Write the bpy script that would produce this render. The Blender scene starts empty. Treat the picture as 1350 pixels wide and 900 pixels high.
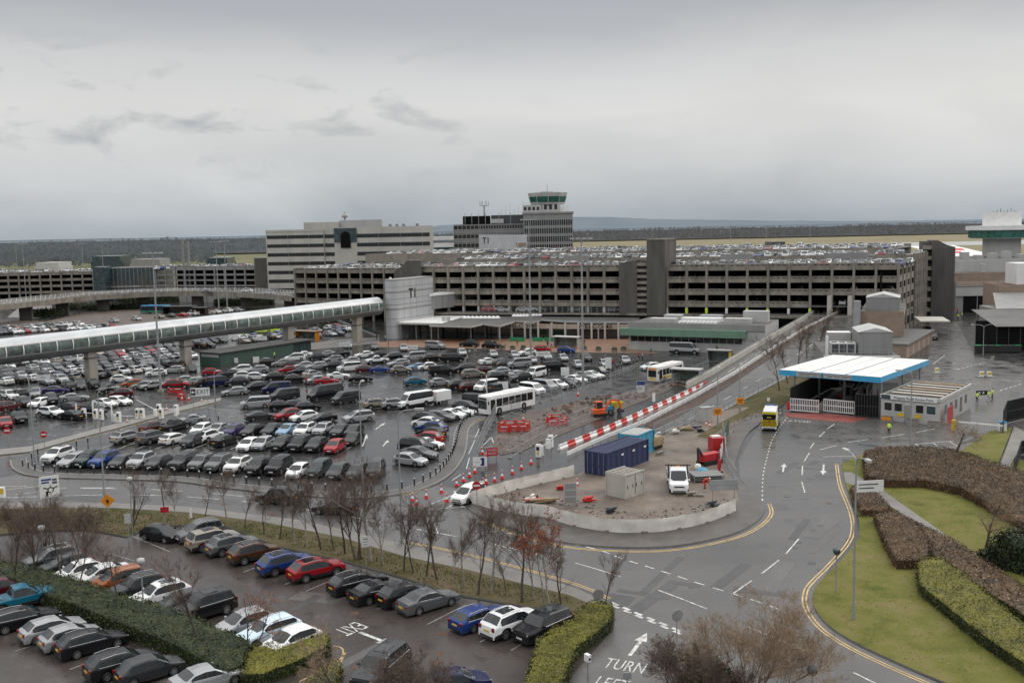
import bpy, bmesh, math, random
from math import sin, cos, pi, radians, sqrt, atan2, hypot
from mathutils import Matrix, Vector, noise as mnoise
random.seed(7)
S = bpy.context.scene
COL = S.collection
# ------------------------------------------------------------------ camera and survey helpers
F, H0, TH, RO = 1312.0, 28.0, math.atan(147 / 1312.0), 0.02
def ray(px, py):
    a, b = px - 675.0, 450.0 - py
    a, b = a * cos(RO) + b * sin(RO), -a * sin(RO) + b * cos(RO)
    return (a, F * cos(TH) + b * sin(TH), -F * sin(TH) + b * cos(TH))
def G(px, py, z=0.0):                       # ground point (height z) surveyed from the photograph
    r = ray(px, py); t = (z - H0) / r[2]
    return Vector((r[0] * t, r[1] * t, z))
def D(px, py, d):                           # point at distance d
    r = ray(px, py); t = d / r[1]
    return Vector((r[0] * t, d, H0 + r[2] * t))
def height(px, py, base):                   # height of a point seen above a known base
    r = ray(px, py); return H0 + r[2] * base.y / r[1]
cam = bpy.data.cameras.new('camera'); camo = bpy.data.objects.new('camera', cam); COL.objects.link(camo)
cam.sensor_width = 36; cam.lens = F / 1350 * 36; cam.clip_end = 40000; cam.clip_start = 0.5
fw = Vector((0, cos(TH), -sin(TH))); r0 = Vector((1, 0, 0)); u0 = Vector((0, sin(TH), cos(TH)))
Rv = r0 * cos(RO) - u0 * sin(RO); Uv = r0 * sin(RO) + u0 * cos(RO)
M = Matrix((Rv, Uv, -fw)).transposed().to_4x4(); M.translation = (0, 0, H0)
camo.matrix_world = M
S.camera = camo
S.view_settings.view_transform = 'Standard'; S.view_settings.look = 'None'; S.view_settings.exposure = 0
S.render.engine = 'CYCLES'
S.cycles.max_bounces = 6; S.cycles.diffuse_bounces = 2; S.cycles.glossy_bounces = 3; S.cycles.transmission_bounces = 3; S.cycles.transparent_max_bounces = 6
S.cycles.caustics_reflective = False; S.cycles.caustics_refractive = False
# ------------------------------------------------------------------ materials
def _nodes(name):
    m = bpy.data.materials.new(name); m.use_nodes = True
    nt = m.node_tree; b = nt.nodes['Principled BSDF']
    return m, nt, b
def N(nt, t, **kw):
    n = nt.nodes.new(t)
    for k, v in kw.items():
        if k in n.inputs: n.inputs[k].default_value = v
        else: setattr(n, k, v)
    return n
def ramp(nt, stops, fac):
    r = nt.nodes.new('ShaderNodeValToRGB'); e = r.color_ramp.elements
    while len(e) < len(stops): e.new(0.5)
    for i, (p, c) in enumerate(stops):
        e[i].position = p; e[i].color = (*c, 1) if len(c) == 3 else c
    nt.links.new(fac, r.inputs[0]); return r
def grey(v): return (v, v, v)
def mul(c, k): return tuple(min(1, x * k) for x in c)
def mat(name, col, rough=0.6, metal=0.0, var=0.22, scale=0.6, spec=0.5, streak=0.0, bump=0.0, coat=0.0, fine=6.0):
    m, nt, b = _nodes(name)
    geo = N(nt, 'ShaderNodeNewGeometry')
    mp = N(nt, 'ShaderNodeMapping'); mp.inputs['Scale'].default_value = (1, 1, 0.25 if streak else 1)
    nt.links.new(geo.outputs['Position'], mp.inputs[0])
    n1 = N(nt, 'ShaderNodeTexNoise', Scale=scale, Detail=5.0, Roughness=0.6); nt.links.new(mp.outputs[0], n1.inputs['Vector'])
    n2 = N(nt, 'ShaderNodeTexNoise', Scale=scale * fine, Detail=4.0, Roughness=0.7); nt.links.new(geo.outputs['Position'], n2.inputs['Vector'])
    mx = N(nt, 'ShaderNodeMath', operation='MULTIPLY_ADD'); mx.inputs[1].default_value = 0.35
    nt.links.new(n2.outputs['Fac'], mx.inputs[0]); nt.links.new(n1.outputs['Fac'], mx.inputs[2])
    r = ramp(nt, [(0.38, mul(col, 1 - var * 1.3)), (0.68, col), (0.95, mul(col, 1 + var))], mx.outputs[0])
    nt.links.new(r.outputs[0], b.inputs['Base Color'])
    b.inputs['Roughness'].default_value = rough; b.inputs['Metallic'].default_value = metal
    b.inputs['Specular IOR Level'].default_value = spec; b.inputs['Coat Weight'].default_value = coat
    if bump:
        bp = N(nt, 'ShaderNodeBump', Strength=bump, Distance=0.05); nt.links.new(n2.outputs['Fac'], bp.inputs['Height']); nt.links.new(bp.outputs[0], b.inputs['Normal'])
    return m
def asphalt(name, dark, light, wet=0.5, scale=0.05, red=(1, 1, 1), rlo=.2, spc=.3):
    m, nt, b = _nodes(name)
    geo = N(nt, 'ShaderNodeNewGeometry'); P = geo.outputs['Position']
    n1 = N(nt, 'ShaderNodeTexNoise', Scale=scale, Detail=6.0, Roughness=0.62); nt.links.new(P, n1.inputs['Vector'])
    n2 = N(nt, 'ShaderNodeTexNoise', Scale=6.0, Detail=3.0, Roughness=0.7); nt.links.new(P, n2.inputs['Vector'])
    n3 = N(nt, 'ShaderNodeTexNoise', Scale=scale * 8, Detail=6.0, Roughness=0.65); nt.links.new(P, n3.inputs['Vector'])
    mp = N(nt, 'ShaderNodeMapping'); mp.inputs['Rotation'].default_value = (0, 0, radians(28)); mp.inputs['Scale'].default_value = (0.03, 0.35, 1); nt.links.new(P, mp.inputs[0])
    n4 = N(nt, 'ShaderNodeTexNoise', Scale=1.0, Detail=3.0); nt.links.new(mp.outputs[0], n4.inputs['Vector'])
    vor = N(nt, 'ShaderNodeTexVoronoi', Scale=0.045, feature='F1', distance='CHEBYCHEV'); nt.links.new(P, vor.inputs['Vector'])
    a = N(nt, 'ShaderNodeMath', operation='MULTIPLY_ADD'); a.inputs[1].default_value = 0.3
    nt.links.new(n2.outputs['Fac'], a.inputs[0]); nt.links.new(n1.outputs['Fac'], a.inputs[2])
    a2 = N(nt, 'ShaderNodeMath', operation='MULTIPLY_ADD'); a2.inputs[1].default_value = 0.2
    nt.links.new(n4.outputs['Fac'], a2.inputs[0]); nt.links.new(a.outputs[0], a2.inputs[2])
    sp = N(nt, 'ShaderNodeSeparateColor'); nt.links.new(vor.outputs['Color'], sp.inputs[0])
    a3 = N(nt, 'ShaderNodeMath', operation='MULTIPLY_ADD'); a3.inputs[1].default_value = 0.12
    nt.links.new(sp.outputs[0], a3.inputs[0]); nt.links.new(a2.outputs[0], a3.inputs[2])
    d = tuple(dark * x for x in red); l = tuple(light * x for x in red)
    r = ramp(nt, [(0.52, d), (0.95, l)], a3.outputs[0])
    nt.links.new(r.outputs[0], b.inputs['Base Color'])
    lo = 0.13 if wet > 0.6 else 0.24
    rr = ramp(nt, [(0.37, grey(.06)), (0.44, grey(rlo+.06)), (0.75, grey(rlo+.24))], n3.outputs['Fac'])
    nt.links.new(rr.outputs[0], b.inputs['Roughness'])
    sr = ramp(nt, [(0.3, grey(spc*1.25)), (0.75, grey(spc*.7))], n3.outputs['Fac'])
    nt.links.new(sr.outputs[0], b.inputs['Specular IOR Level'])
    bp = N(nt, 'ShaderNodeBump', Strength=0.04, Distance=0.02); nt.links.new(n2.outputs['Fac'], bp.inputs['Height']); nt.links.new(bp.outputs[0], b.inputs['Normal'])
    return m
def grass(name, stops, scale=0.25):
    m, nt, b = _nodes(name)
    geo = N(nt, 'ShaderNodeNewGeometry'); P = geo.outputs['Position']
    n1 = N(nt, 'ShaderNodeTexNoise', Scale=scale, Detail=6.0, Roughness=0.65); nt.links.new(P, n1.inputs['Vector'])
    n2 = N(nt, 'ShaderNodeTexNoise', Scale=9.0, Detail=3.0, Roughness=0.8); nt.links.new(P, n2.inputs['Vector'])
    a = N(nt, 'ShaderNodeMath', operation='MULTIPLY_ADD'); a.inputs[1].default_value = 0.5
    nt.links.new(n2.outputs['Fac'], a.inputs[0]); nt.links.new(n1.outputs['Fac'], a.inputs[2])
    n3 = N(nt, 'ShaderNodeTexNoise', Scale=0.09, Detail=4.0, Roughness=0.6); nt.links.new(P, n3.inputs['Vector'])
    a3 = N(nt, 'ShaderNodeMath', operation='MULTIPLY_ADD'); a3.inputs[1].default_value = 0.7; nt.links.new(n3.outputs['Fac'], a3.inputs[0]); nt.links.new(a.outputs[0], a3.inputs[2])
    a4 = N(nt, 'ShaderNodeMath', operation='ADD'); a4.inputs[1].default_value = -0.35; nt.links.new(a3.outputs[0], a4.inputs[0])
    r = ramp(nt, stops, a4.outputs[0]); nt.links.new(r.outputs[0], b.inputs['Base Color'])
    b.inputs['Roughness'].default_value = 0.85; b.inputs['Specular IOR Level'].default_value = 0.15
    bp = N(nt, 'ShaderNodeBump', Strength=0.5, Distance=0.1); nt.links.new(n2.outputs['Fac'], bp.inputs['Height']); nt.links.new(bp.outputs[0], b.inputs['Normal'])
    return m
def leafmat(name, c1, c2, scale=0.7, rough=0.6, thru=0.0):
    m, nt, b = _nodes(name)
    geo = N(nt, 'ShaderNodeNewGeometry')
    n1 = N(nt, 'ShaderNodeTexNoise', Scale=scale, Detail=4.0, Roughness=0.7); nt.links.new(geo.outputs['Position'], n1.inputs['Vector'])
    a = N(nt, 'ShaderNodeMath', operation='MULTIPLY_ADD'); a.inputs[1].default_value = 0.25
    nt.links.new(geo.outputs['Random Per Island'], a.inputs[0]); nt.links.new(n1.outputs['Fac'], a.inputs[2])
    r = ramp(nt, [(0.42, c1), (0.62, tuple(.55*p + .45*q for p, q in zip(c1, c2))), (0.88, c2)], a.outputs[0]); nt.links.new(r.outputs[0], b.inputs['Base Color'])
    b.inputs['Roughness'].default_value = rough; b.inputs['Specular IOR Level'].default_value = 0.0 if thru else 0.3
    if thru:
        tr = N(nt, 'ShaderNodeBsdfTranslucent'); nt.links.new(r.outputs[0], tr.inputs[0]); ms = N(nt, 'ShaderNodeMixShader'); ms.inputs[0].default_value = thru
        nt.links.new(b.outputs[0], ms.inputs[1]); nt.links.new(tr.outputs[0], ms.inputs[2]); nt.links.new(ms.outputs[0], nt.nodes['Material Output'].inputs[0])
    return m
def glassmat(name, col=(0.012, 0.016, 0.018), rough=0.06):
    m, nt, b = _nodes(name)
    geo = N(nt, 'ShaderNodeNewGeometry')
    n = N(nt, 'ShaderNodeTexNoise', Scale=0.8, Detail=2.0); nt.links.new(geo.outputs['Position'], n.inputs['Vector'])
    r = ramp(nt, [(0.3, mul(col, 0.6)), (0.7, mul(col, 1.6))], n.outputs['Fac']); nt.links.new(r.outputs[0], b.inputs['Base Color'])
    b.inputs['Roughness'].default_value = rough; b.inputs['Specular IOR Level'].default_value = 0.6
    return m
def paintmat():
    m, nt, b = _nodes('car_paint')
    oi = N(nt, 'ShaderNodeObjectInfo'); geo = N(nt, 'ShaderNodeNewGeometry')
    n = N(nt, 'ShaderNodeTexNoise', Scale=2.5, Detail=5.0, Roughness=0.7); nt.links.new(geo.outputs['Position'], n.inputs['Vector'])
    sx = N(nt, 'ShaderNodeSeparateXYZ'); nt.links.new(geo.outputs['Position'], sx.inputs[0])
    # road dirt fades out above the sills
    dr = ramp(nt, [(0.0, grey(0.75)), (0.45, grey(0.0))], sx.outputs['Z'])
    dm = N(nt, 'ShaderNodeMath', operation='MULTIPLY'); nt.links.new(dr.outputs[0], dm.inputs[0]); nt.links.new(n.outputs['Fac'], dm.inputs[1])
    mix = N(nt, 'ShaderNodeMix', data_type='RGBA'); nt.links.new(dm.outputs[0], mix.inputs[0]); nt.links.new(oi.outputs['Color'], mix.inputs[6]); mix.inputs[7].default_value = (0.05, 0.045, 0.04, 1)
    nt.links.new(mix.outputs[2], b.inputs['Base Color'])
    rr = ramp(nt, [(0.3, grey(0.15)), (0.75, grey(0.34))], n.outputs['Fac']); nt.links.new(rr.outputs[0], b.inputs['Roughness'])
    nt.links.new(oi.outputs['Alpha'], b.inputs['Metallic'])
    b.inputs['Specular IOR Level'].default_value = 0.15; b.inputs['Coat Weight'].default_value = 0.3; b.inputs['Coat Roughness'].default_value = 0.05
    return m
MT = {}
def defmats():
    d = MT
    d['paint'] = paintmat()
    d['glass'] = glassmat('car_glass'); d['dglass'] = glassmat('dark_window_glass', (0.010, 0.011, 0.012), 0.08)
    d['gglass'] = glassmat('green_window_glass', (0.02, 0.10, 0.075), 0.1); d['tglass'] = glassmat('walkway_glass', (0.10, 0.13, 0.118), 0.12)
    d['bglass'] = glassmat('blue_grey_glass', (0.035, 0.055, 0.06), 0.1)
    d['black'] = mat('black_trim', (0.014, 0.014, 0.015), 0.5); d['tyre'] = mat('tyre_rubber', (0.014, 0.014, 0.014), 0.75)
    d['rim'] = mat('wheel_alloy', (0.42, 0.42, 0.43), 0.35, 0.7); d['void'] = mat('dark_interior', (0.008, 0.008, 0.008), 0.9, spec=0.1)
    d['lamp'] = mat('lamp_lens', (0.62, 0.64, 0.66), 0.12); d['tail'] = mat('red_lens', (0.20, 0.006, 0.008), 0.15)
    d['pyel'] = mat('bright_yellow_film', (0.72, 0.66, 0.03), 0.4, var=0.1); d['plw'] = mat('white_plate', (0.7, 0.7, 0.68), 0.4); d['ply'] = mat('yellow_plate', (0.65, 0.42, 0.03), 0.4)
    d['chrome'] = mat('bright_trim', (0.6, 0.6, 0.6), 0.25, 0.8)
    d['lot'] = asphalt('wet_lot_asphalt', 0.016, 0.040, 0.85, 0.05, (1.02, 1, 0.99), .11, .5)
    d['road'] = asphalt('damp_road_asphalt', 0.050, 0.098, 0.42, 0.045, (1.05, 1, .96), .17, .4)
    d['brownlot'] = asphalt('brown_lot_asphalt', 0.030, 0.060, 0.5, 0.07, (1.17, 0.97, 0.89), .2, .26)
    d['fpave'] = mat('damp_brown_pavement', (0.075, 0.066, 0.06), 0.38, var=0.4, scale=0.4, bump=0.1); d['patch'] = asphalt('fresh_patch_asphalt', .036, .066, .5, .2, (1.03, 1, .98), .22, .36); d['patchl'] = asphalt('old_patch_asphalt', .06, .105, .4, .2, (1.05, 1, .96), .22, .36); d['pave'] = mat('pavement_slabs', (0.155, 0.145, 0.135), 0.55, var=0.3, scale=0.3, bump=0.1)
    d['kerb'] = mat('kerb_stone', (0.20, 0.19, 0.175), 0.6, var=0.3)
    d['white'] = mat('white_road_paint', (0.50, 0.50, 0.48), 0.5, var=0.75, scale=2.5); d['worn'] = mat('worn_white_paint', (0.25, 0.25, 0.245), 0.5, var=0.5, scale=1.2)
    d['yline'] = mat('yellow_road_paint', (0.50, 0.35, 0.15), 0.6, var=0.4, scale=1.2); d['redroad'] = mat('red_road_surface', (0.20, 0.045, 0.035), 0.6, var=0.4)
    d['grass'] = grass('lawn_grass', [(0.45, (0.040, 0.048, 0.012)), (0.6, (0.088, 0.098, 0.020)), (0.75, (0.128, 0.128, 0.030)), (0.95, (0.165, 0.142, 0.055))], .45)
    d['verge'] = grass('rough_verge_grass', [(0.45, (0.028, 0.030, 0.013)), (0.62, (0.058, 0.060, 0.020)), (0.75, (0.085, 0.072, 0.034)), (0.95, (0.12, 0.095, 0.055))], 0.4)
    d['field'] = grass('airfield_grass', [(0.5, (0.125, 0.112, 0.068)), (0.7, (0.19, 0.165, 0.098)), (0.9, (0.22, 0.19, 0.12))], 0.01)
    d['gfield'] = grass('meadow_grass', [(0.5, (0.085, 0.09, 0.05)), (0.7, (0.125, 0.13, 0.068)), (0.9, (0.16, 0.15, 0.085))], 0.012)
    d['dirt'] = mat('compound_hardcore', (0.135, 0.105, 0.083), 0.6, var=0.6, scale=0.25, bump=0.4, fine=12)
    d['dugs'] = mat('churned_brown_ground', (0.078, 0.056, 0.044), 0.6, var=0.6, scale=0.35, bump=0.5, fine=10); d['soil'] = mat('dug_soil', (0.055, 0.032, 0.022), 0.8, var=0.5, scale=0.7, bump=0.6)
    d['brick'] = mat('terracotta_paving', (0.20, 0.112, 0.07), 0.4, var=0.35, scale=0.4)
    d['conc'] = mat('weathered_concrete', (0.225, 0.202, 0.172), 0.8, var=0.42, scale=0.5, streak=1); d['conc2'] = mat('pale_concrete', (0.46, 0.44, 0.40), 0.8, var=0.15, scale=0.2, streak=1)
    d['dconc'] = mat('dark_ribbed_concrete', (0.10, 0.093, 0.085), 0.85, var=0.3, scale=0.5, streak=1); d['slabc'] = mat('deck_concrete', (0.15, 0.145, 0.14), 0.5, var=0.3, scale=0.15)
    d['pillar'] = mat('pillar_concrete', (0.33, 0.30, 0.26), 0.75, var=0.2)
    d['roofw'] = mat('white_roof_sheet', (0.78, 0.78, 0.76), 0.35, var=0.10, scale=0.15); d['tube'] = mat('walkway_roof_sheet', (0.50, 0.52, 0.53), 0.3, 0.1, var=0.14, scale=0.3); d['roofg'] = mat('grey_roof_felt', (0.085, 0.083, 0.08), 0.6, var=0.35, scale=0.2)
    d['metal'] = mat('silver_cladding', (0.48, 0.49, 0.50), 0.38, 0.25, var=0.12, scale=0.3, streak=1); d['belly'] = mat('grey_underside', (0.22, 0.225, 0.225), 0.45, 0.2, var=0.2)
    d['galv'] = mat('galvanised_steel', (0.36, 0.37, 0.38), 0.5, 0.4, var=0.15); d['pole'] = mat('pole_grey', (0.30, 0.31, 0.31), 0.5, 0.3, var=0.15)
    d['lgrey'] = mat('light_grey_cladding', (0.42, 0.42, 0.41), 0.55, var=0.12, scale=0.4, streak=1); d['mgrey'] = mat('mid_grey_cladding', (0.24, 0.24, 0.235), 0.55, var=0.15, streak=1)
    d['dgrey'] = mat('dark_grey_cladding', (0.055, 0.057, 0.06), 0.5, var=0.2); d['green'] = mat('green_panel', (0.14, 0.24, 0.175), 0.5, var=0.15, streak=1); d['dgreen'] = mat('dark_green_panel', (0.045, 0.08, 0.065), 0.5, var=0.2, streak=1)
    d['cream'] = mat('cream_render', (0.36, 0.30, 0.25), 0.7, var=0.2, streak=1); d['tan'] = mat('tan_brick', (0.27, 0.205, 0.16), 0.8, var=0.2)
    d['cyan'] = mat('bright_blue_fascia', (0.05, 0.33, 0.58), 0.35, var=0.1); d['navy'] = mat('navy_container_paint', (0.018, 0.028, 0.085), 0.5, var=0.2, streak=1); d['turq'] = mat('turquoise_container_paint', (0.05, 0.28, 0.42), 0.5, var=0.2, streak=1)
    d['beige'] = mat('pale_grey_container_paint', (0.42, 0.41, 0.37), 0.5, var=0.12, streak=1); d['pw'] = mat('white_paint', (0.74, 0.74, 0.73), 0.4, var=0.12); d['sheet'] = mat('white_fence_sheeting', (0.66, 0.63, 0.58), 0.6, var=0.14, scale=1.0)
    d['red'] = mat('red_plastic', (0.50, 0.025, 0.02), 0.45, var=0.25); d['orange'] = mat('orange_plastic', (0.65, 0.10, 0.02), 0.45, var=0.2); d['osign'] = mat('orange_sign_face', (0.70, 0.25, 0.02), 0.4, var=0.12); d['yellow'] = mat('yellow_paint', (0.62, 0.42, 0.03), 0.45, var=0.15)
    d['hivis'] = mat('hi_vis_yellow', (0.58, 0.80, 0.04), 0.6, var=0.1); d['skin'] = mat('skin', (0.42, 0.25, 0.18), 0.6); d['cloth'] = mat('dark_clothing', (0.02, 0.022, 0.028), 0.8); d['cloth2'] = mat('pale_clothing', (0.35, 0.33, 0.32), 0.8); d['cloth3'] = mat('red_clothing', (0.30, 0.03, 0.03), 0.8)
    d['sign'] = mat('white_sign_face', (0.70, 0.71, 0.71), 0.4, var=0.08); d['signb'] = mat('blue_sign_face', (0.02, 0.045, 0.20), 0.4, var=0.1); d['signr'] = mat('red_sign_face', (0.42, 0.02, 0.025), 0.4, var=0.15); d['grn'] = mat('green_sign_face', (0.02, 0.22, 0.10), 0.4, var=0.1)
    d['ink'] = mat('black_lettering', (0.012, 0.012, 0.012), 0.5); d['inkg'] = mat('grey_lettering', (0.07, 0.07, 0.075), 0.5)
    d['bark'] = mat('tree_bark', (0.075, 0.058, 0.048), 0.85, var=0.3, scale=2); d['birch'] = mat('birch_bark', (0.26, 0.24, 0.21), 0.7, var=0.55, scale=2.5); d['twig'] = mat('reddish_twigs', (0.125, 0.088, 0.068), 0.85, var=0.3, scale=2); d['twig2'] = mat('brown_twigs', (0.30, 0.215, 0.14), 0.85, var=0.35, scale=1.2)
    d['hedge'] = leafmat('laurel_leaves', (0.015, 0.023, 0.008), (0.082, 0.092, 0.028)); d['yhedge'] = leafmat('golden_hedge_leaves', (0.048, 0.058, 0.010), (0.225, 0.20, 0.030)); d['bhedge'] = leafmat('brown_beech_leaves', (0.026, 0.017, 0.009), (0.125, 0.074, 0.034), .5); d['dleaf'] = leafmat('dark_evergreen_leaves', (0.006, 0.012, 0.005), (0.035, 0.05, 0.018)); d['rleaf'] = leafmat('russet_leaves', (0.11, 0.03, 0.015), (0.33, 0.10, 0.045))
    d['wood'] = leafmat('haze_tinted_winter_woodland', (0.125, 0.13, 0.136), (0.17, 0.168, 0.168), 0.008, 0.9, .5); d['woodl'] = leafmat('haze_tinted_mixed_woodland', (0.135, 0.155, 0.168), (0.17, 0.182, 0.19), 0.008, 0.9, .5)  # distance haze mixed into the leaf colours as a paler, bluer tint
    d['hill'] = mat('haze_tinted_hill', (0.16, 0.19, 0.218), 0.95, var=0.10, scale=0.0015, spec=0.0); d['hill3'] = mat('haze_tinted_country', (0.155, 0.182, 0.205), 0.95, var=0.12, scale=0.002, spec=0.0); d['hill2'] = mat('haze_tinted_far_hill', (0.26, 0.31, 0.34), 0.95, var=0.06, scale=0.001, spec=0.0)  # haze over hills and far country is painted into these base colours
    d['taxiway'] = mat('runway_concrete', (0.30, 0.30, 0.29), 0.5, var=0.15, scale=0.02)
    d['rust'] = mat('rusty_brown_steel', (0.10, 0.05, 0.03), 0.8, var=0.3); d['timber'] = mat('sawn_timber', (0.33, 0.25, 0.15), 0.8, var=0.25); d['rub'] = mat('rubble_grey', (0.24, 0.22, 0.20), 0.85, var=0.4, scale=3)
defmats()
# ------------------------------------------------------------------ mesh builder
class MB:
    def __init__(s): s.v = []; s.f = []; s.mi = []; s.mats = []; s.T = None; s.sm = []
    def slot(s, m):
        m = MT[m] if isinstance(m, str) else m
        if m not in s.mats: s.mats.append(m)
        return s.mats.index(m)
    def add(s, pts, faces, m, smooth=False):
        o = len(s.v); k = s.slot(m)
        for p in pts:
            p = Vector(p)
            s.v.append(s.T @ p if s.T is not None else p)
        for f in faces: s.f.append([o + i for i in f]); s.mi.append(k); s.sm.append(smooth)
    def poly(s, pts, m): s.add(pts, [list(range(len(pts)))], m)
    def box(s, x0, x1, y0, y1, z0, z1, m, top=None):
        p = [(x0,y0,z0),(x1,y0,z0),(x1,y1,z0),(x0,y1,z0),(x0,y0,z1),(x1,y0,z1),(x1,y1,z1),(x0,y1,z1)]
        s.add(p, [(0,3,2,1),(0,1,5,4),(1,2,6,5),(2,3,7,6),(3,0,4,7)], m); s.add(p[4:], [(0,1,2,3)], top or m)
    def prism(s, pts, z0, z1, m, top=None, bottom=True):
        n = len(pts); a = [(p[0], p[1], z0) for p in pts]; b = [(p[0], p[1], z1) for p in pts]
        ar = sum(pts[i][0]*pts[(i+1)%n][1]-pts[(i+1)%n][0]*pts[i][1] for i in range(n))
        if ar < 0: a.reverse(); b.reverse()
        s.add(a + b, [(i, (i+1)%n, n+(i+1)%n, n+i) for i in range(n)], m); s.add(b, [list(range(n))], top or m)
        if bottom: s.add(a, [list(range(n))[::-1]], m)
    def tube(s, p, q, r0, r1=None, n=8, m='pole', caps=True, smooth=True):
        p, q = Vector(p), Vector(q); r1 = r0 if r1 is None else r1
        d = (q - p); 
        if d.length < 1e-6: return
        d.normalize(); a = d.orthogonal().normalized(); b = d.cross(a)
        P = []
        for c, r in ((p, r0), (q, r1)):
            for i in range(n):
                t = 2*pi*i/n; P.append(c + a*(r*cos(t)) + b*(r*sin(t)))
        s.add(P, [(i, (i+1)%n, n+(i+1)%n, n+i) for i in range(n)], m, smooth)
        if caps: s.add(P[n:], [list(range(n))], m); s.add(P[:n], [list(range(n))[::-1]], m)
    def beam(s, p, q, w, h, m):               # rectangular bar from p to q (w across, h up)
        p, q = Vector(p), Vector(q); d = (q-p).normalized(); up = Vector((0,0,1))
        if abs(d.z) > 0.95: up = Vector((0,1,0))
        a = d.cross(up).normalized()*(w/2); b = a.cross(d).normalized()*(h/2)
        P = [c + x*a + y*b for c in (p, q) for x, y in ((-1,-1),(1,-1),(1,1),(-1,1))]
        s.add(P, [(0,1,2,3),(7,6,5,4),(0,4,5,1),(1,5,6,2),(2,6,7,3),(3,7,4,0)], m)
    def lathe(s, prof, n, m, smooth=True, c=(0,0)):
        P = []
        for r, z in prof:
            for i in range(n): t = 2*pi*i/n; P.append((c[0]+r*cos(t), c[1]+r*sin(t), z))
        k = len(prof)
        s.add(P, [(j*n+i, j*n+(i+1)%n, (j+1)*n+(i+1)%n, (j+1)*n+i) for j in range(k-1) for i in range(n)], m, smooth)
        s.add(P[-n:], [list(range(n))], m)
    def ribbon(s, pts, w, m, z=0.012):
        pts = [Vector((p[0], p[1], 0)) for p in pts]; zs = z if callable(z) else (lambda x, y: z)
        L = []; R_ = []
        for i, p in enumerate(pts):
            d = (pts[min(i+1, len(pts)-1)] - pts[max(i-1, 0)]).normalized(); nrm = Vector((-d.y, d.x, 0))*(w/2)
            for q, lst in ((p+nrm, L), (p-nrm, R_)): lst.append((q.x, q.y, zs(q.x, q.y)))
        n = len(pts); s.add(L + R_, [(n+i, n+i+1, i+1, i) for i in range(n-1)], m)
    def mesh(s, name):
        me = bpy.data.meshes.new(name); me.from_pydata([tuple(v) for v in s.v], [], s.f)
        for m in s.mats: me.materials.append(m)
        me.polygons.foreach_set('material_index', s.mi); me.polygons.foreach_set('use_smooth', s.sm)
        me.update(); return me
    def build(s, name, parent=None):
        o = bpy.data.objects.new(name, s.mesh(name)); COL.objects.link(o)
        if parent is not None: o.parent = parent
        return o
def tag(o, label=None, cat=None, group=None, kind=None):
    if label: o['label'] = label
    if cat: o['category'] = cat
    if group: o['group'] = group
    if kind: o['kind'] = kind
    return o
def root(name, loc, rz=0.0, label=None, cat=None, group=None):
    o = bpy.data.objects.new(name, None); COL.objects.link(o); o.empty_display_size = 0.3
    o.location = loc; o.rotation_euler = (0, 0, rz); return tag(o, label, cat, group)
def kids(o): return [c for c in o.children]
def copy_tree(o, loc=None, rz=None, label=None, group=None, parent=None):
    c = o.copy(); COL.objects.link(c)
    if parent is not None: c.parent = parent
    if loc is not None: c.location = loc
    if rz is not None: c.rotation_euler = (0, 0, rz)
    if label: c['label'] = label
    if group: c['group'] = group
    for k in o.children: copy_tree(k, parent=c)
    return c
def resample(pts, step):
    pts = [Vector((p[0], p[1], p[2] if len(p) > 2 else 0)) for p in pts]; out = [pts[0]]; acc = 0.0
    for a, b in zip(pts, pts[1:]):
        L = (b-a).length; t = step - acc
        while t <= L: out.append(a + (b-a)*(t/L)); t += step
        acc = (acc + L) % step
    return out
def smooth_path(pts, n=6):
    pts = [Vector(p) for p in pts]; out = []
    for i in range(len(pts)-1):
        p0 = pts[max(i-1,0)]; p1 = pts[i]; p2 = pts[i+1]; p3 = pts[min(i+2, len(pts)-1)]
        for k in range(n):
            t = k/n; out.append(0.5*((2*p1)+(p2-p0)*t+(2*p0-5*p1+4*p2-p3)*t*t+(3*p1-p0-3*p2+p3)*t**3))
    out.append(pts[-1]); return out
def GP(pts, z=0.0): return [G(x, y, z) for x, y in pts]
def offset_path(pts, d):
    out = []
    for i, p in enumerate(pts):
        t = (pts[min(i+1, len(pts)-1)] - pts[max(i-1, 0)]); t.z = 0; t.normalize(); out.append(p + Vector((-t.y, t.x, 0))*d)
    return out
def text(s, size, m, parent, matrix, name='lettering', ext=0.01, sx=1.0, align='CENTER', bold=0.0):
    cu = bpy.data.curves.new(name, 'FONT'); cu.body = s; cu.size = size; cu.extrude = ext; cu.align_x = align; cu.align_y = 'CENTER'; cu.resolution_u = 3; cu.space_character = 1.05; cu.offset = bold*size
    tmp = bpy.data.objects.new('lettering', cu); COL.objects.link(tmp)
    me = bpy.data.meshes.new_from_object(tmp.evaluated_get(bpy.context.evaluated_depsgraph_get()))
    COL.objects.unlink(tmp); bpy.data.objects.remove(tmp); bpy.data.curves.remove(cu)
    me.materials.clear(); me.materials.append(MT[m])
    me.transform(matrix @ Matrix.Diagonal((sx, 1, 1, 1)))
    o = bpy.data.objects.new(name, me); COL.objects.link(o)
    if parent is not None: o.parent = parent
    return o
def upright(x, y, z, rz=0.0):   # matrix that stands text up facing -y, turned by rz
    return Matrix.Translation((x, y, z)) @ Matrix.Rotation(rz, 4, 'Z') @ Matrix.Rotation(pi/2, 4, 'X')
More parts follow.
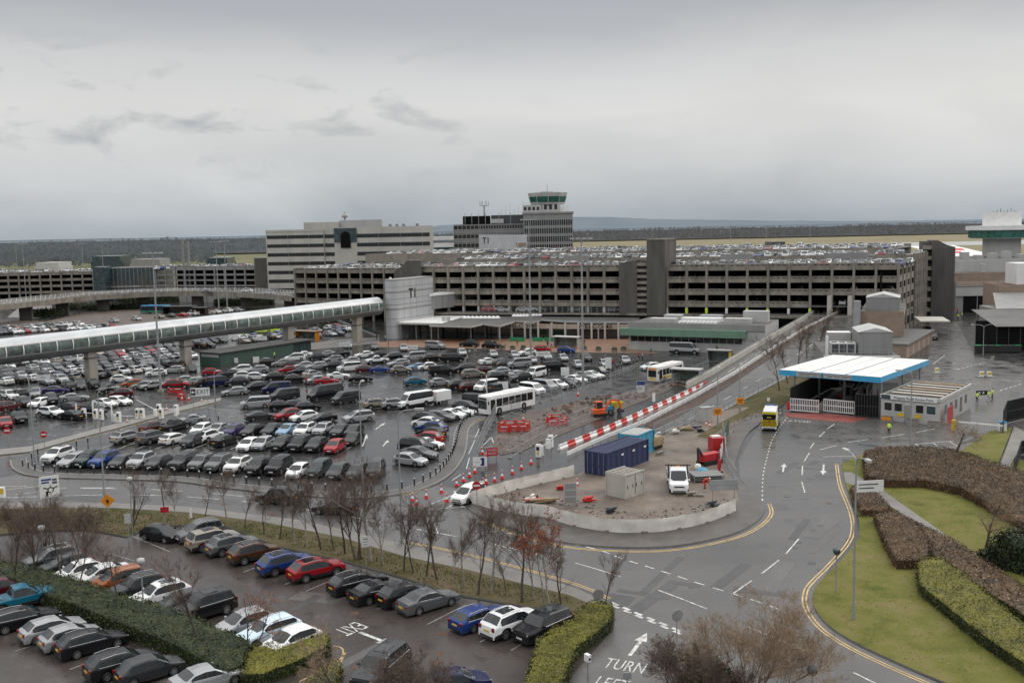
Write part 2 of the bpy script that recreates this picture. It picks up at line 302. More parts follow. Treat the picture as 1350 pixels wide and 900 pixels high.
# ------------------------------------------------------------------ sky, sun
def world():
    w = bpy.data.worlds.new('World'); S.world = w; w.use_nodes = True; nt = w.node_tree
    bg = nt.nodes['Background']; bg.inputs['Strength'].default_value = 0.1
    sky = N(nt, 'ShaderNodeTexSky'); sky.sky_type = 'NISHITA'; sky.sun_disc = False; sky.sun_elevation = radians(38); sky.sun_rotation = radians(60)
    sky.air_density = 2.0; sky.dust_density = 4.0
    tc = N(nt, 'ShaderNodeTexCoord'); sx = N(nt, 'ShaderNodeSeparateXYZ'); nt.links.new(tc.outputs['Generated'], sx.inputs[0])
    mp = N(nt, 'ShaderNodeMapping'); mp.inputs['Scale'].default_value = (2.4, 2.4, 7.0); nt.links.new(tc.outputs['Generated'], mp.inputs[0])
    n1 = N(nt, 'ShaderNodeTexNoise', Scale=1.3, Detail=6.0, Roughness=0.5, Distortion=0.4); nt.links.new(mp.outputs[0], n1.inputs['Vector'])
    mp2 = N(nt, 'ShaderNodeMapping'); mp2.inputs['Scale'].default_value = (6, 6, 16.0); mp2.inputs['Location'].default_value = (3.1, 1.7, 0.4); nt.links.new(tc.outputs['Generated'], mp2.inputs[0])
    n2 = N(nt, 'ShaderNodeTexNoise', Scale=1.6, Detail=6.0, Roughness=0.55, Distortion=0.3); nt.links.new(mp2.outputs[0], n2.inputs['Vector'])
    # elevation, wobbled by the broad cloud noise
    e = N(nt, 'ShaderNodeMath', operation='MULTIPLY_ADD'); e.inputs[1].default_value = 0.09; nt.links.new(n1.outputs['Fac'], e.inputs[0]); nt.links.new(sx.outputs['Z'], e.inputs[2])
    e2 = N(nt, 'ShaderNodeMath', operation='ADD'); e2.inputs[1].default_value = -0.045; nt.links.new(e.outputs[0], e2.inputs[0])
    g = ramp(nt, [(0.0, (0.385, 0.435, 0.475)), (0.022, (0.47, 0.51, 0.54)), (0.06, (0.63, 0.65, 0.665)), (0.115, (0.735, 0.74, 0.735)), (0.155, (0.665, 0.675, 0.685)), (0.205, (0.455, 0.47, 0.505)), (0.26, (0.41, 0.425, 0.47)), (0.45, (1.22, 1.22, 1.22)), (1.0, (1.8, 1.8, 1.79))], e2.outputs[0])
    # ragged darker scud, only low and on the left of the view
    s1 = ramp(nt, [(0.53, grey(0)), (0.66, grey(1))], n2.outputs['Fac'])
    band = ramp(nt, [(0.04, grey(0)), (0.085, grey(1)), (0.15, grey(1)), (0.19, grey(0))], sx.outputs['Z'])
    lft = ramp(nt, [(0.0, grey(1)), (0.38, grey(0.9)), (0.52, grey(0.12)), (1.0, grey(0.05))], None or N(nt, 'ShaderNodeMath', operation='MULTIPLY_ADD').outputs[0])
    lm = lft.inputs[0].links[0].from_node; lm.inputs[1].default_value = 0.9; lm.inputs[2].default_value = 0.5; nt.links.new(sx.outputs['X'], lm.inputs[0])
    m1 = N(nt, 'ShaderNodeMath', operation='MULTIPLY'); nt.links.new(s1.outputs[0], m1.inputs[0]); nt.links.new(band.outputs[0], m1.inputs[1])
    m2 = N(nt, 'ShaderNodeMath', operation='MULTIPLY'); nt.links.new(m1.outputs[0], m2.inputs[0]); nt.links.new(lft.outputs[0], m2.inputs[1])
    m3 = N(nt, 'ShaderNodeMath', operation='MULTIPLY'); m3.inputs[1].default_value = 0.62; nt.links.new(m2.outputs[0], m3.inputs[0])
    mixc = N(nt, 'ShaderNodeMix', data_type='RGBA'); nt.links.new(m3.outputs[0], mixc.inputs[0]); nt.links.new(g.outputs[0], mixc.inputs[6]); mixc.inputs[7].default_value = (0.30, 0.33, 0.37, 1)
    br = ramp(nt, [(0.3, grey(0.93)), (0.7, grey(1.05))], n1.outputs['Fac'])
    mm = N(nt, 'ShaderNodeMix', data_type='RGBA', blend_type='MULTIPLY'); mm.inputs[0].default_value = 1; nt.links.new(mixc.outputs[2], mm.inputs[6]); nt.links.new(br.outputs[0], mm.inputs[7])
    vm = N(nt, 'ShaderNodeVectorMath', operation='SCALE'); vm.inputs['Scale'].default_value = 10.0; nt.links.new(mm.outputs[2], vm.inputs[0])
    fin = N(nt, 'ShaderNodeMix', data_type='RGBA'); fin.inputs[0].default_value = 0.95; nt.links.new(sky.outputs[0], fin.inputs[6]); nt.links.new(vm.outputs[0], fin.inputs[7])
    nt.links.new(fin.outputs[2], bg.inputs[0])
    L = bpy.data.lights.new('sun', 'SUN'); L.energy = 1.1; L.angle = radians(40); L.color = (1, 0.95, 0.88)
    o = bpy.data.objects.new('sun', L); COL.objects.link(o); o.rotation_euler = (radians(52), 0, radians(120))
world()
# ================================================================== GROUND
def st(o): o['kind'] = 'structure'; return o
def sheet(name, pts, m, z=0.0):
    b = MB(); b.poly([(p[0], p[1], z) for p in pts], m); return st(b.build(name))
def slab(name, pts, m, h=0.12, side='kerb'):
    b = MB(); b.prism([(p[0], p[1]) for p in pts], -0.02, h, side, top=m, bottom=False); return st(b.build(name))
def RZ(y):                                   # height of the climbing ramp at distance y
    t = max(0.0, min(1.0, (y - 168.0) / 82.0)); return 5.7 * t
def RP(px, py, up=0.0):
    z = 0.0
    for _ in range(40): z = 0.5*z + 0.5*RZ(G(px, py, z + up).y)
    p = G(px, py, z + up); return Vector((p.x, p.y, z))
def ground():
    b = MB(); n = 60
    # open country: one sheet to the horizon, rising gently beyond the airfield
    ys = [-200, 0, 60, 200, 420, 800, 1300, 1900, 2600, 3400, 4600, 6500, 9000, 14000]; xs = [-9000 + 18000*i/n for i in range(n+1)]
    zt = lambda x, y: -0.25 if y < 1900 else -0.25 + (min(y, 3600)-1900)*0.0078 + (2*mnoise.noise(Vector((x/900, y/900, 0))) if y > 2000 else 0)
    P = [(x*(1 if y > 3000 else 0.5), y, zt(x, y)) for y in ys for x in xs]
    b.add(P, [(j*(n+1)+i, j*(n+1)+i+1, (j+1)*(n+1)+i+1, (j+1)*(n+1)+i) for j in range(len(ys)-1) for i in range(n)], 'field', True)
    st(b.build('ground'))
    sheet('meadow', [(-1500, 700), (-120, 700), (-60, 1500), (-1800, 1500)], 'gfield', -0.2)
    sheet('runway', [(60, 1180), (3000, 1040), (3000, 1260), (60, 1400)], 'taxiway', -0.19)
    sheet('taxiway', [(150, 720), (2500, 560), (2500, 590), (150, 760)], 'taxiway', -0.19)
    sheet('apron', [(150, 395), (700, 395), (700, 540), (150, 560)], 'taxiway', -0.15)
    sheet('car_park_ground', [(-330, 20), (330, 20), (330, 400), (240, 520), (-480, 520)], 'lot', 0.0)
    # damper, greyer main road and gate road on top of the lot sheet
    mr = GP([(-140, 700), (-60, 640), (20, 626), (60, 631), (150, 633), (240, 637), (300, 646), (400, 656), (480, 658), (530, 652), (575, 640), (640, 648), (690, 690), (760, 716), (823, 722), (890, 720), (957, 707), (1000, 684), (1006, 664), (975, 630), (974, 606), (1003, 557), (1040, 546), (1300, 560), (1290, 610), (1110, 605), (1128, 690), (1072, 785), (1130, 850), (1260, 910), (1120, 960), (900, 905), (800, 900), (700, 900), (760, 860), (810, 800), (750, 769), (700, 757), (613, 733), (533, 717), (400, 685), (250, 677), (80, 672), (-40, 690)])
    sheet('main_road', mr, 'road', 0.004)
    sheet('service_road', GP([(1158, 552), (1195, 520), (1225, 470), (1225, 425), (1262, 425), (1285, 470), (1350, 480), (1420, 520), (1420, 600), (1290, 570), (1245, 560)]), 'road', 0.005)
    low = GP([(-120, 760), (0, 708), (60, 702), (117, 700), (167, 710), (205, 694), (300, 697), (366, 723), (450, 741), (536, 765), (600, 786), (670, 798), (760, 814), (812, 800), (808, 830), (745, 900), (700, 960), (300, 1050), (-250, 1000)])
    sheet('lower_car_park_ground', low, 'brownlot', 0.010)
    # verge between road and lower lot, with its footway
    slab('grass_verge', GP([(-80, 690), (0, 672), (80, 671), (150, 671), (250, 677), (350, 690), (450, 710), (533, 735), (613, 752), (700, 774), (750, 786), (783, 800), (760, 812), (670, 796), (600, 784), (536, 763), (450, 739), (366, 721), (300, 695), (205, 692), (167, 708), (117, 699), (60, 700), (0, 705), (-100, 740)]), 'verge', 0.13)
    slab('footway', GP([(-60, 680), (0, 664), (80, 664), (150, 664), (250, 669), (350, 681), (400, 687), (533, 718), (613, 735), (700, 758), (760, 777), (797, 793), (783, 799.5), (750, 785.5), (700, 773.5), (613, 751.5), (533, 734.5), (450, 709.5), (350, 689.5), (250, 676.5), (150, 670.5), (80, 670.5), (0, 671.5), (-80, 689)]), 'pave', 0.12)
    # strip with bollards round the main lot
    bl = smooth_path(GP([(24, 606), (30, 618), (60, 626), (150, 629), (240, 632), (300, 640), (400, 650), (470, 654), (529, 648), (562, 638), (586, 623), (600, 605), (606, 588), (609, 568), (618, 556), (634, 549)]))
    b = MB(); o1 = offset_path(bl, 1.0); o2 = offset_path(bl, -1.0); n = len(bl)
    b.add([(p.x, p.y, 0.11) for p in o1] + [(p.x, p.y, 0.11) for p in o2], [(n+i, n+i+1, i+1, i) for i in range(n-1)], 'roofg')
    for oo in (o1, o2): b.add([(p.x, p.y, 0.0) for p in oo] + [(p.x, p.y, 0.105) for p in oo], [(i, i+1, n+i+1, n+i) for i in range(n-1)], 'kerb')
    for oo, dd in ((o1, -0.1), (o2, 0.1)): b.ribbon(offset_path(oo, dd), 0.18, 'kerb', 0.116)
    st(b.build('lot_edge_pavement'))
    # entry lane kerb with payment islands
    ek = GP([(-20, 595), (40, 589), (100, 573), (150, 560), (215, 543), (270, 528), (292, 525), (290, 529), (215, 548), (150, 566), (100, 579), (40, 596), (-20, 602)])
    slab('entry_kerb', ek, 'kerb', 0.12)
    # compound footway
    comp_out = [(618, 672), (640, 684), (700, 705), (753, 717), (823, 722), (890, 720), (957, 707), (990, 693), (1007, 677), (1005, 663), (990, 647), (973, 630), (970, 607), (985, 573), (1003, 557), (1000, 545), (975, 555)]
    comp_in = [(955, 590), (955, 620), (970, 640), (974, 660), (968, 674), (923, 690), (867, 700), (823, 701), (757, 691), (723, 680), (690, 680), (657, 673), (622, 664)]
    co = smooth_path(GP(comp_out), 4)
    slab('compound_footway', co + GP(comp_in), 'fpave', 0.12)
    slab('compound_ground', GP([(618, 664), (690, 681), (757, 692), (823, 702), (867, 701), (923, 691), (969, 675), (975, 660), (970, 640), (956, 620), (956, 590), (978, 552), (1000, 536), (960, 540), (900, 563), (862, 580), (790, 612), (757, 628), (690, 645)]), 'dirt', 0.10, 'soil')
    # dug up ground
    slab('dug_ground', GP([(648, 590), (660, 560), (690, 545), (760, 530), (850, 513), (905, 497), (880, 515), (800, 548), (735, 575), (690, 594), (660, 600)]), 'dugs', 0.05, 'soil')
    # right hand lawns
    isl = smooth_path(GP([(1110, 612), (1115, 640), (1129, 673), (1133, 698), (1127, 718), (1102, 747), (1082, 767), (1073, 780), (1073, 800), (1091, 824), (1128, 848), (1189, 877), (1246, 901), (1330, 935)]), 4)
    far = GP([(1420, 940), (1500, 800), (1420, 640), (1345, 606), (1312, 615), (1283, 606), (1250, 600), (1180, 597), (1135, 600)])
    slab('lawn', isl + far, 'grass', 0.12)
    sheet('upper_lawn', GP([(1262, 599), (1305, 569), (1335, 564), (1315, 616), (1290, 607)]), 'grass', 0.14)
    sheet('garden_path', GP([(1112, 622), (1122, 622), (1160, 643), (1212, 680), (1262, 715), (1300, 745), (1292, 750), (1248, 717), (1200, 685), (1150, 651), (1114, 635)], 0.12), 'pave', 0.126)
    sheet('side_path', GP([(1337, 563), (1356, 572), (1330, 618), (1318, 616)]), 'pave', 0.13)
    # plaza in front of the terminal
    slab('terminal_plaza', GP([(490, 452), (530, 449), (600, 447), (830, 447), (838, 461), (870, 466), (700, 464), (640, 460), (560, 458), (490, 458)]), 'brick', 0.1)
    sheet('works_ground', GP([(-30, 441), (-30, 420), (60, 424), (110, 412), (200, 406), (320, 404), (300, 410), (150, 432), (60, 440)]), 'dugs', 0.008); sheet('far_road', GP([(10, 418), (25, 405), (68, 402), (70, 414), (50, 420)]), 'pave', 0.012)
    sheet('walkway_forecourt', GP([(380, 455), (452, 447), (500, 445), (500, 452), (450, 457), (400, 462)]), 'pave', 0.008)
ground()
RAMP_L = [(830, 548), (870, 530), (905, 512), (937, 495), (1000, 457), (1050, 428), (1098, 399)]
RAMP_C = [(850, 560), (880, 544), (913, 527), (967, 496), (1017, 463), (1060, 436), (1121, 406)]
RAMP_C2 = [(862, 566), (895, 549), (925, 532), (975, 500), (1022, 468), (1065, 440), (1123, 407)]
RAMP_R = [(895, 572), (935, 552), (975, 530), (1040, 497), (1090, 465), (1115, 447), (1152, 412)]
def ramp_road():
    L, C1, C2, R_ = [[RP(*p) for p in q] for q in (RAMP_L, RAMP_C, RAMP_C2, RAMP_R)]
    for q in (L, C1, C2, R_):
        d = (q[-1] - q[-2]).normalized(); q.append(q[-1] + d*7); q[-1].z = 5.7
    def strip(b, A, B, m, dz=0.02):
        n = len(A); b.add([(p.x, p.y, p.z+dz) for p in A] + [(p.x, p.y, p.z+dz) for p in B], [(i, n+i, n+i+1, i+1) for i in range(n-1)], m)
    b = MB(); strip(b, L, C1, 'road'); strip(b, C2, R_, 'road'); strip(b, C1, C2, 'soil', 0.05)
    n = len(L)
    for q in (L, R_): b.add([(p.x, p.y, -0.02) for p in q] + [(p.x, p.y, p.z+0.018) for p in q], [(i, i+1, n+i+1, n+i) for i in range(n-1)], 'conc')
    b.add([(p.x, p.y, -0.02) for p in (L[-1], R_[-1])] + [(p.x, p.y, p.z) for p in (R_[-1], L[-1])], [(0, 1, 2, 3)], 'conc')
    st(b.build('ramp_road'))
    mk = MB()
    zr = lambda p: p.z
    for A, B, f, w in ((L, C1, 0.5, 0.12), (C2, R_, 0.45, 0.12), (C2, R_, 0.93, 0.1), (L, C1, 0.93, 0.1)):
        pts = resample([a.lerp(c, f) for a, c in zip(A, B)], 1.0); solid = f > 0.9
        for i in range(0, len(pts)-4, 1 if solid else 9):
            seg = pts[i:i+(2 if solid else 5)]; hh = w/2
            d = (seg[-1]-seg[0]).normalized(); nn = Vector((-d.y, d.x, 0))*hh
            mk.add([seg[0]+nn+Vector((0,0,.03)), seg[-1]+nn+Vector((0,0,.03)), seg[-1]-nn+Vector((0,0,.03)), seg[0]-nn+Vector((0,0,.03))], [(0, 3, 2, 1)], 'white')
    mk.build('ramp_markings')['kind'] = 'structure'
    # parapet on the left, guard rail in the middle, fence on the right
    def rail(name, q, label, cat, h, kind, parts=1.0):
        r = root(name, q[0], 0, label, cat); o = q[0]
        pts = resample(q, 2.4); b = MB()
        if kind == 'parapet':
            b2 = MB()
            for a, c in zip(q, q[1:]): b2.beam(a - o + Vector((0,0,.5)), c - o + Vector((0,0,.5)), 0.3, 1.0, 'conc2')
            b2.build('plinth', r)
            for a, c in zip(q, q[1:]):
                for k in (1.15, 1.3): b.beam(a - o + Vector((0,0,k)), c - o + Vector((0,0,k)), 0.05, 0.05, 'galv')
            b.build('rail', r)
        elif kind == 'guard':
            for a, c in zip(q, q[1:]):
                for k in (0.45, 0.72): b.beam(a - o + Vector((0,0,k)), c - o + Vector((0,0,k)), 0.12, 0.2, 'pw')
            b.build('rail', r)
        else:
            for a, c in zip(q, q[1:]):
                for k in (0.1, 0.55, 1.05): b.beam(a - o + Vector((0,0,k)), c - o + Vector((0,0,k)), 0.04, 0.04, 'galv')
            b.build('rail', r)
        pm = MB(); pm.box(-.04, .04, -.04, .04, 0, h, 'galv'); me = pm.mesh('post')
        for p in pts[1:]:
            c = bpy.data.objects.new('post', me); COL.objects.link(c); c.parent = r; c.location = p - o
        return r
    Lq = [p.copy() for p in L[2:-1]]
    rail('ramp_parapet', Lq, 'pale concrete parapet with metal rails along the left edge of the climbing ramp', 'parapet', 1.3, 'parapet')
    Cq = [G(748, 604)] + [G(800, 580)] + [p.copy() for p in C1[:-1]]
    rail('guard_rail', Cq, 'long white steel guard rail between the two ramp carriageways', 'guard rail', 0.75, 'guard')
    Rq = [p.copy() for p in R_[:-1]]
    rail('roadside_railing', Rq, 'thin grey railing along the right edge of the ramp above the grass bank', 'railing', 1.1, 'fence')
    # grass bank between the ramp and the gate
    b = MB(); A = [p.copy() for p in R_[:5]]; B = [G(955, 583), G(985, 560), G(1012, 548), G(1032, 535), G(1075, 495)]
    n = len(A); mid = [a.lerp(c, 0.5) for a, c in zip(A, B)]
    P = [(p.x+0.2, p.y, p.z+0.03) for p in A] + [(p.x, p.y, p.z*0.6+0.12) for p in mid] + [(p.x, p.y, 0.05) for p in B]
    b.add(P, [(k*n+i, (k+1)*n+i, (k+1)*n+i+1, k*n+i+1) for k in range(2) for i in range(n-1)], 'verge', True)
    st(b.build('grass_bank'))
    return L, C1, C2, R_
RL, RC1, RC2, RR = ramp_road()
def markings():
    b = MB(); Z = 0.016
    def dash(pts, w, on, off, m='white', z=Z):
        q = resample(smooth_path(GP(pts), 6), 0.25); k = int((on+off)/0.25); a = int(on/0.25)
        for i in range(0, len(q)-a, k): b.ribbon([q[i], q[i+a//2], q[i+a]], w, m, z)
    def line(pts, w, m='white', z=Z, off=0.0):
        q = smooth_path(GP(pts), 6); q = offset_path(q, off) if off else q; b.ribbon(q, w, m, z)
    dash([(547, 697), (633, 713), (693, 727), (763, 743), (841, 768), (924, 799), (1000, 832), (1061, 857), (1152, 899), (1250, 950)], 0.13, 5, 4)
    dash([(0, 656), (150, 652), (250, 655), (350, 664), (450, 679), (547, 697)], 0.13, 4, 3)
    dash([(110, 644), (200, 645), (300, 652), (400, 664), (480, 672)], 0.12, 4, 4)
    line([(106, 643), (150, 643)], 0.25); line([(0, 641), (35, 641)], 0.12); line([(0, 646), (58, 640)], 0.12); line([(20, 652), (88, 643)], 0.12)
    dash([(640, 700), (700, 706), (783, 723), (820, 736), (880, 755), (916, 767), (955, 779), (1000, 793), (1035, 806)], 0.15, 1.0, 0.75)
    for o in (0, 0.55):
        q = resample([G(806, 794) + Vector((0, -o, 0)), G(912, 838) + Vector((0, -o, 0))], 0.25)
        for i in range(0, len(q)-3, 5): b.ribbon([q[i], q[i+3]], 0.28, 'white', 0.018)
    for s, e in (((965, 783), (991, 765)), ((1004, 756), (1027, 738)), ((1036, 730), (1053, 710)), ((1061, 649), (1057, 635)), ((1057.5, 626), (1058, 614)), ((1060, 608), (1067, 597)), ((1068, 591), (1073, 584)), ((1080, 576), (1087, 569)), ((1091, 565), (1100, 559)), ((1080, 593), (1103, 587)), ((1117, 583), (1145, 579)), ((1162, 577), (1193, 572)), ((1208, 570), (1233, 565)), ((1085, 602), (1125, 601)), ((1125, 606), (1160, 593)), ((1160, 593), (1195, 588)), ((1170, 590), (1177, 594)), ((1186, 588), (1197, 594)), ((1200, 586), (1258, 581)), ((1207, 585), (1217, 593)), ((1229, 583), (1245, 594)), ((1250, 581), (1262, 588)), ((1175, 594), (1258, 590))): line([s, e], 0.13)
    dash([(1005, 660), (1006, 627), (1012, 600), (1018, 580), (1030, 560), (1040, 549)], 0.13, 0.9, 0.9)
    for s in ((620, 565, 614, 577), (614, 580, 606, 598), (607, 603, 603, 618), (596, 625, 584, 633)): line([(s[0]+12, s[1]), (s[2]+12, s[3])], 0.11)
    line([(634, 590), (648, 576)], 0.12); line([(648, 576), (652, 588)], 0.12); line([(634, 590), (652, 588)], 0.14)
    line([(600, 648), (640, 632)], 0.13); line([(560, 668), (600, 651)], 0.11); line([(566, 671), (612, 668)], 0.13); line([(573, 690), (577, 702)], 0.12)
    dash([(592, 668), (600, 664), (612, 668), (640, 678)], 0.2, 1.2, 1.0)
    # double yellow lines
    for off in (0.35, 0.62):
        line([(529, 652), (562, 641), (588, 626), (603, 606), (609, 588), (612, 570), (621, 558.5), (636, 551)], 0.1, 'yline', 0.018, -off + 0.2)
        line([(640, 686), (700, 707), (753, 719), (823, 724), (890, 722), (957, 709), (991, 695), (1009, 678), (1007, 664)], 0.12, 'yline', 0.018, -off - 0.05)
        line([(1108, 612), (1113, 640), (1127, 674), (1131, 698), (1124, 718), (1099, 747), (1079, 767), (1070, 780), (1070, 800), (1088, 826), (1125, 851), (1186, 880), (1243, 904)], 0.12, 'yline', 0.018, -off + 0.05)
        line([(533, 716.5), (613, 733), (700, 756), (762, 775), (797, 791)], 0.11, 'yline', 0.018, off)
    line([(-20, 604), (40, 598), (100, 581), (150, 568), (215, 550), (290, 531)], 0.1, 'yline', 0.018, 0)
    line([(395, 898), (440, 875), (456, 860)], 0.1, 'yline', 0.02); line([(405, 898), (446, 876), (452, 856), (440, 851)], 0.1, 'yline', 0.02)
    # yellow box dashes on the ramp mouth
    line([(892, 506), (905, 510), (923, 514)], 0.12, 'yline', 0.05)
    # arrows: shaft and head
    def arrow(p, q, w, m='white', z=0.018):
        a, c = G(*p), G(*q); d = (c-a).normalized(); nn = Vector((-d.y, d.x, 0)); L_ = (c-a).length; h = a + d*L_*0.62
        P = [a+nn*w*.5, h+nn*w*.5, h+nn*w*1.7, c, h-nn*w*1.7, h-nn*w*.5, a-nn*w*.5]
        b.poly([(x.x, x.y, z) for x in P][::-1], m)
    arrow((1032, 622), (1034, 611), 0.22); arrow((1086, 612), (1085, 626), 0.22); arrow((474, 833), (521, 851), 0.28, 'white', 0.022); arrow((830, 864), (853, 834), 0.26, 'white', 0.022)
    arrow((505, 588), (512, 580), 0.2); arrow((478, 588), (484, 572), 0.2); arrow((495, 566), (508, 557), 0.2); arrow((945, 541), (960, 533), 0.2); arrow((860, 575), (872, 568), 0.2)
    b.poly([(p.x, p.y, 0.013) for p in GP([(1032, 544), (1091, 545), (1146, 551), (1125, 557), (1082, 554), (1040, 549)])], 'redroad')
    # parking bays, lower lot (clean) and main lot (worn)
    for a, c in (((173, 706), (224, 727)), ((321, 754), (355, 741)), ((375, 770), (400, 762)), ((403, 779), (449, 760)), ((432, 786), (470, 766)), ((496, 803), (520, 795)), ((563, 823), (614, 797)), ((633, 846), (665, 828)), ((674, 857), (706, 837)), ((143, 729), (177, 739)), ((267, 836), (300, 826)), ((92, 882), (166, 855)), ((20, 858), (60, 845)), ((205, 790), (240, 778))): line([a, c], 0.1, 'worn', 0.02)
    H = radians(-103); dv = Vector((cos(H), sin(H), 0))
    q = resample([G(52, 606), G(440, 630)], 2.55)
    for p in q: b.ribbon([p, p - dv*5], 0.1, 'worn', Z)
    q = resample([G(130, 592), G(470, 592)], 2.6)
    for p in q: b.ribbon([p, p - dv*5], 0.1, 'white', Z)
    for base, cnt in (((452, 520), 9), ((440, 505), 8), ((480, 540), 6), ((640, 505), 6), ((560, 478), 12), ((390, 545), 6), ((600, 470), 12), ((420, 470), 12)):
        p = G(*base); u = Vector((cos(radians(-30)), sin(radians(-30)), 0)); v = Vector((cos(radians(42)), sin(radians(42)), 0))
        for k in range(cnt): b.ribbon([p + u*2.6*k, p + u*2.6*k + v*4.8], 0.12, 'worn', Z)
    for a, c in (((250, 545), (297, 542)), ((60, 560), (100, 556)), ((90, 567), (125, 561)), ((297, 551), (330, 545)), ((262, 563), (330, 548)), ((180, 585), (200, 578))): line([a, c], 0.12, 'worn')
    for s in ((1262, 487, 1300, 477), (1272, 480, 1350, 483), (1100, 470, 1120, 466), (1230, 480, 1247, 467), (1255, 425, 1275, 424), (1305, 500, 1350, 503), (1318, 515, 1350, 505)): dash([(s[0], s[1]), (s[2], s[3])], 0.2, 1.4, 0.8)
    st(b.build('road_markings'))
    b = MB(); rnd = random.Random(4)
    for i in range(64):
        if i < 34: px, py = rnd.choice([(rnd.uniform(1020, 1100), rnd.uniform(600, 760)), (rnd.uniform(600, 1000), rnd.uniform(740, 800)), (rnd.uniform(100, 600), rnd.uniform(655, 690)), (rnd.uniform(1050, 1300), rnd.uniform(560, 590))])
        else: px, py = rnd.choice([(rnd.uniform(150, 640), rnd.uniform(480, 600)), (rnd.uniform(0, 600), rnd.uniform(760, 890)), (rnd.uniform(1230, 1340), rnd.uniform(470, 520))])
        p = G(px, py); w, l = rnd.uniform(.3, 1.1), rnd.uniform(.8, 5); b.T = Matrix.Translation((p.x, p.y, (.0118 if py > 690 else .0065) + i*.00005)) @ Matrix.Rotation(radians(rnd.choice((-28, 62, 55, -20))), 4, 'Z')
        b.add([(-l, -w, 0), (l, -w*.9, 0), (l*.98, w, 0), (-l, w*.95, 0)], [(0, 1, 2, 3)], rnd.choice(['patch', 'patch', 'patchl']))
    for i in range(40):
        px, py = rnd.choice([(rnd.uniform(1020, 1095), rnd.uniform(600, 760)), (rnd.uniform(600, 1000), rnd.uniform(745, 800)), (rnd.uniform(100, 600), rnd.uniform(655, 690)), (rnd.uniform(400, 600), rnd.uniform(780, 890))]); p = G(px, py); b.T = Matrix.Translation((p.x, p.y, .0155 + i*.00002)); s = rnd.uniform(.25, .4); b.add([(s*cos(k*pi/5), s*sin(k*pi/5), 0) for k in range(10)], [list(range(10))], 'patch' if i % 3 else 'rust')
    st(b.build('road_patches'))
    def gtext(s, px, py, upx, upy, size, name, sx=0.45):
        p, q = G(px, py), G(upx, upy); up = (q-p).normalized(); rt = Vector((up.y, -up.x, 0))
        m4 = Matrix((rt.to_4d(), up.to_4d(), Vector((0, 0, 1, 0)), (0, 0, 0, 1))).transposed(); m4.translation = (p.x, p.y, 0.022)
        for i in range(3): m4[3][i] = 0
        m4[3][3] = 1
        st(text(s, size, 'white', None, m4, name, 0.001, sx))
    gtext('EXIT', 462, 828, 512, 847, 2.3, 'exit_road_lettering', 0.42); gtext('TURN', 824, 878, 850, 841, 2.2, 'turn_road_lettering', 0.45); gtext('LEFT', 806, 902, 830, 867, 2.2, 'left_road_lettering', 0.45); gtext('STOP', 1054, 555.5, 1062, 545, 1.6, 'stop_road_lettering', 0.8)
markings()
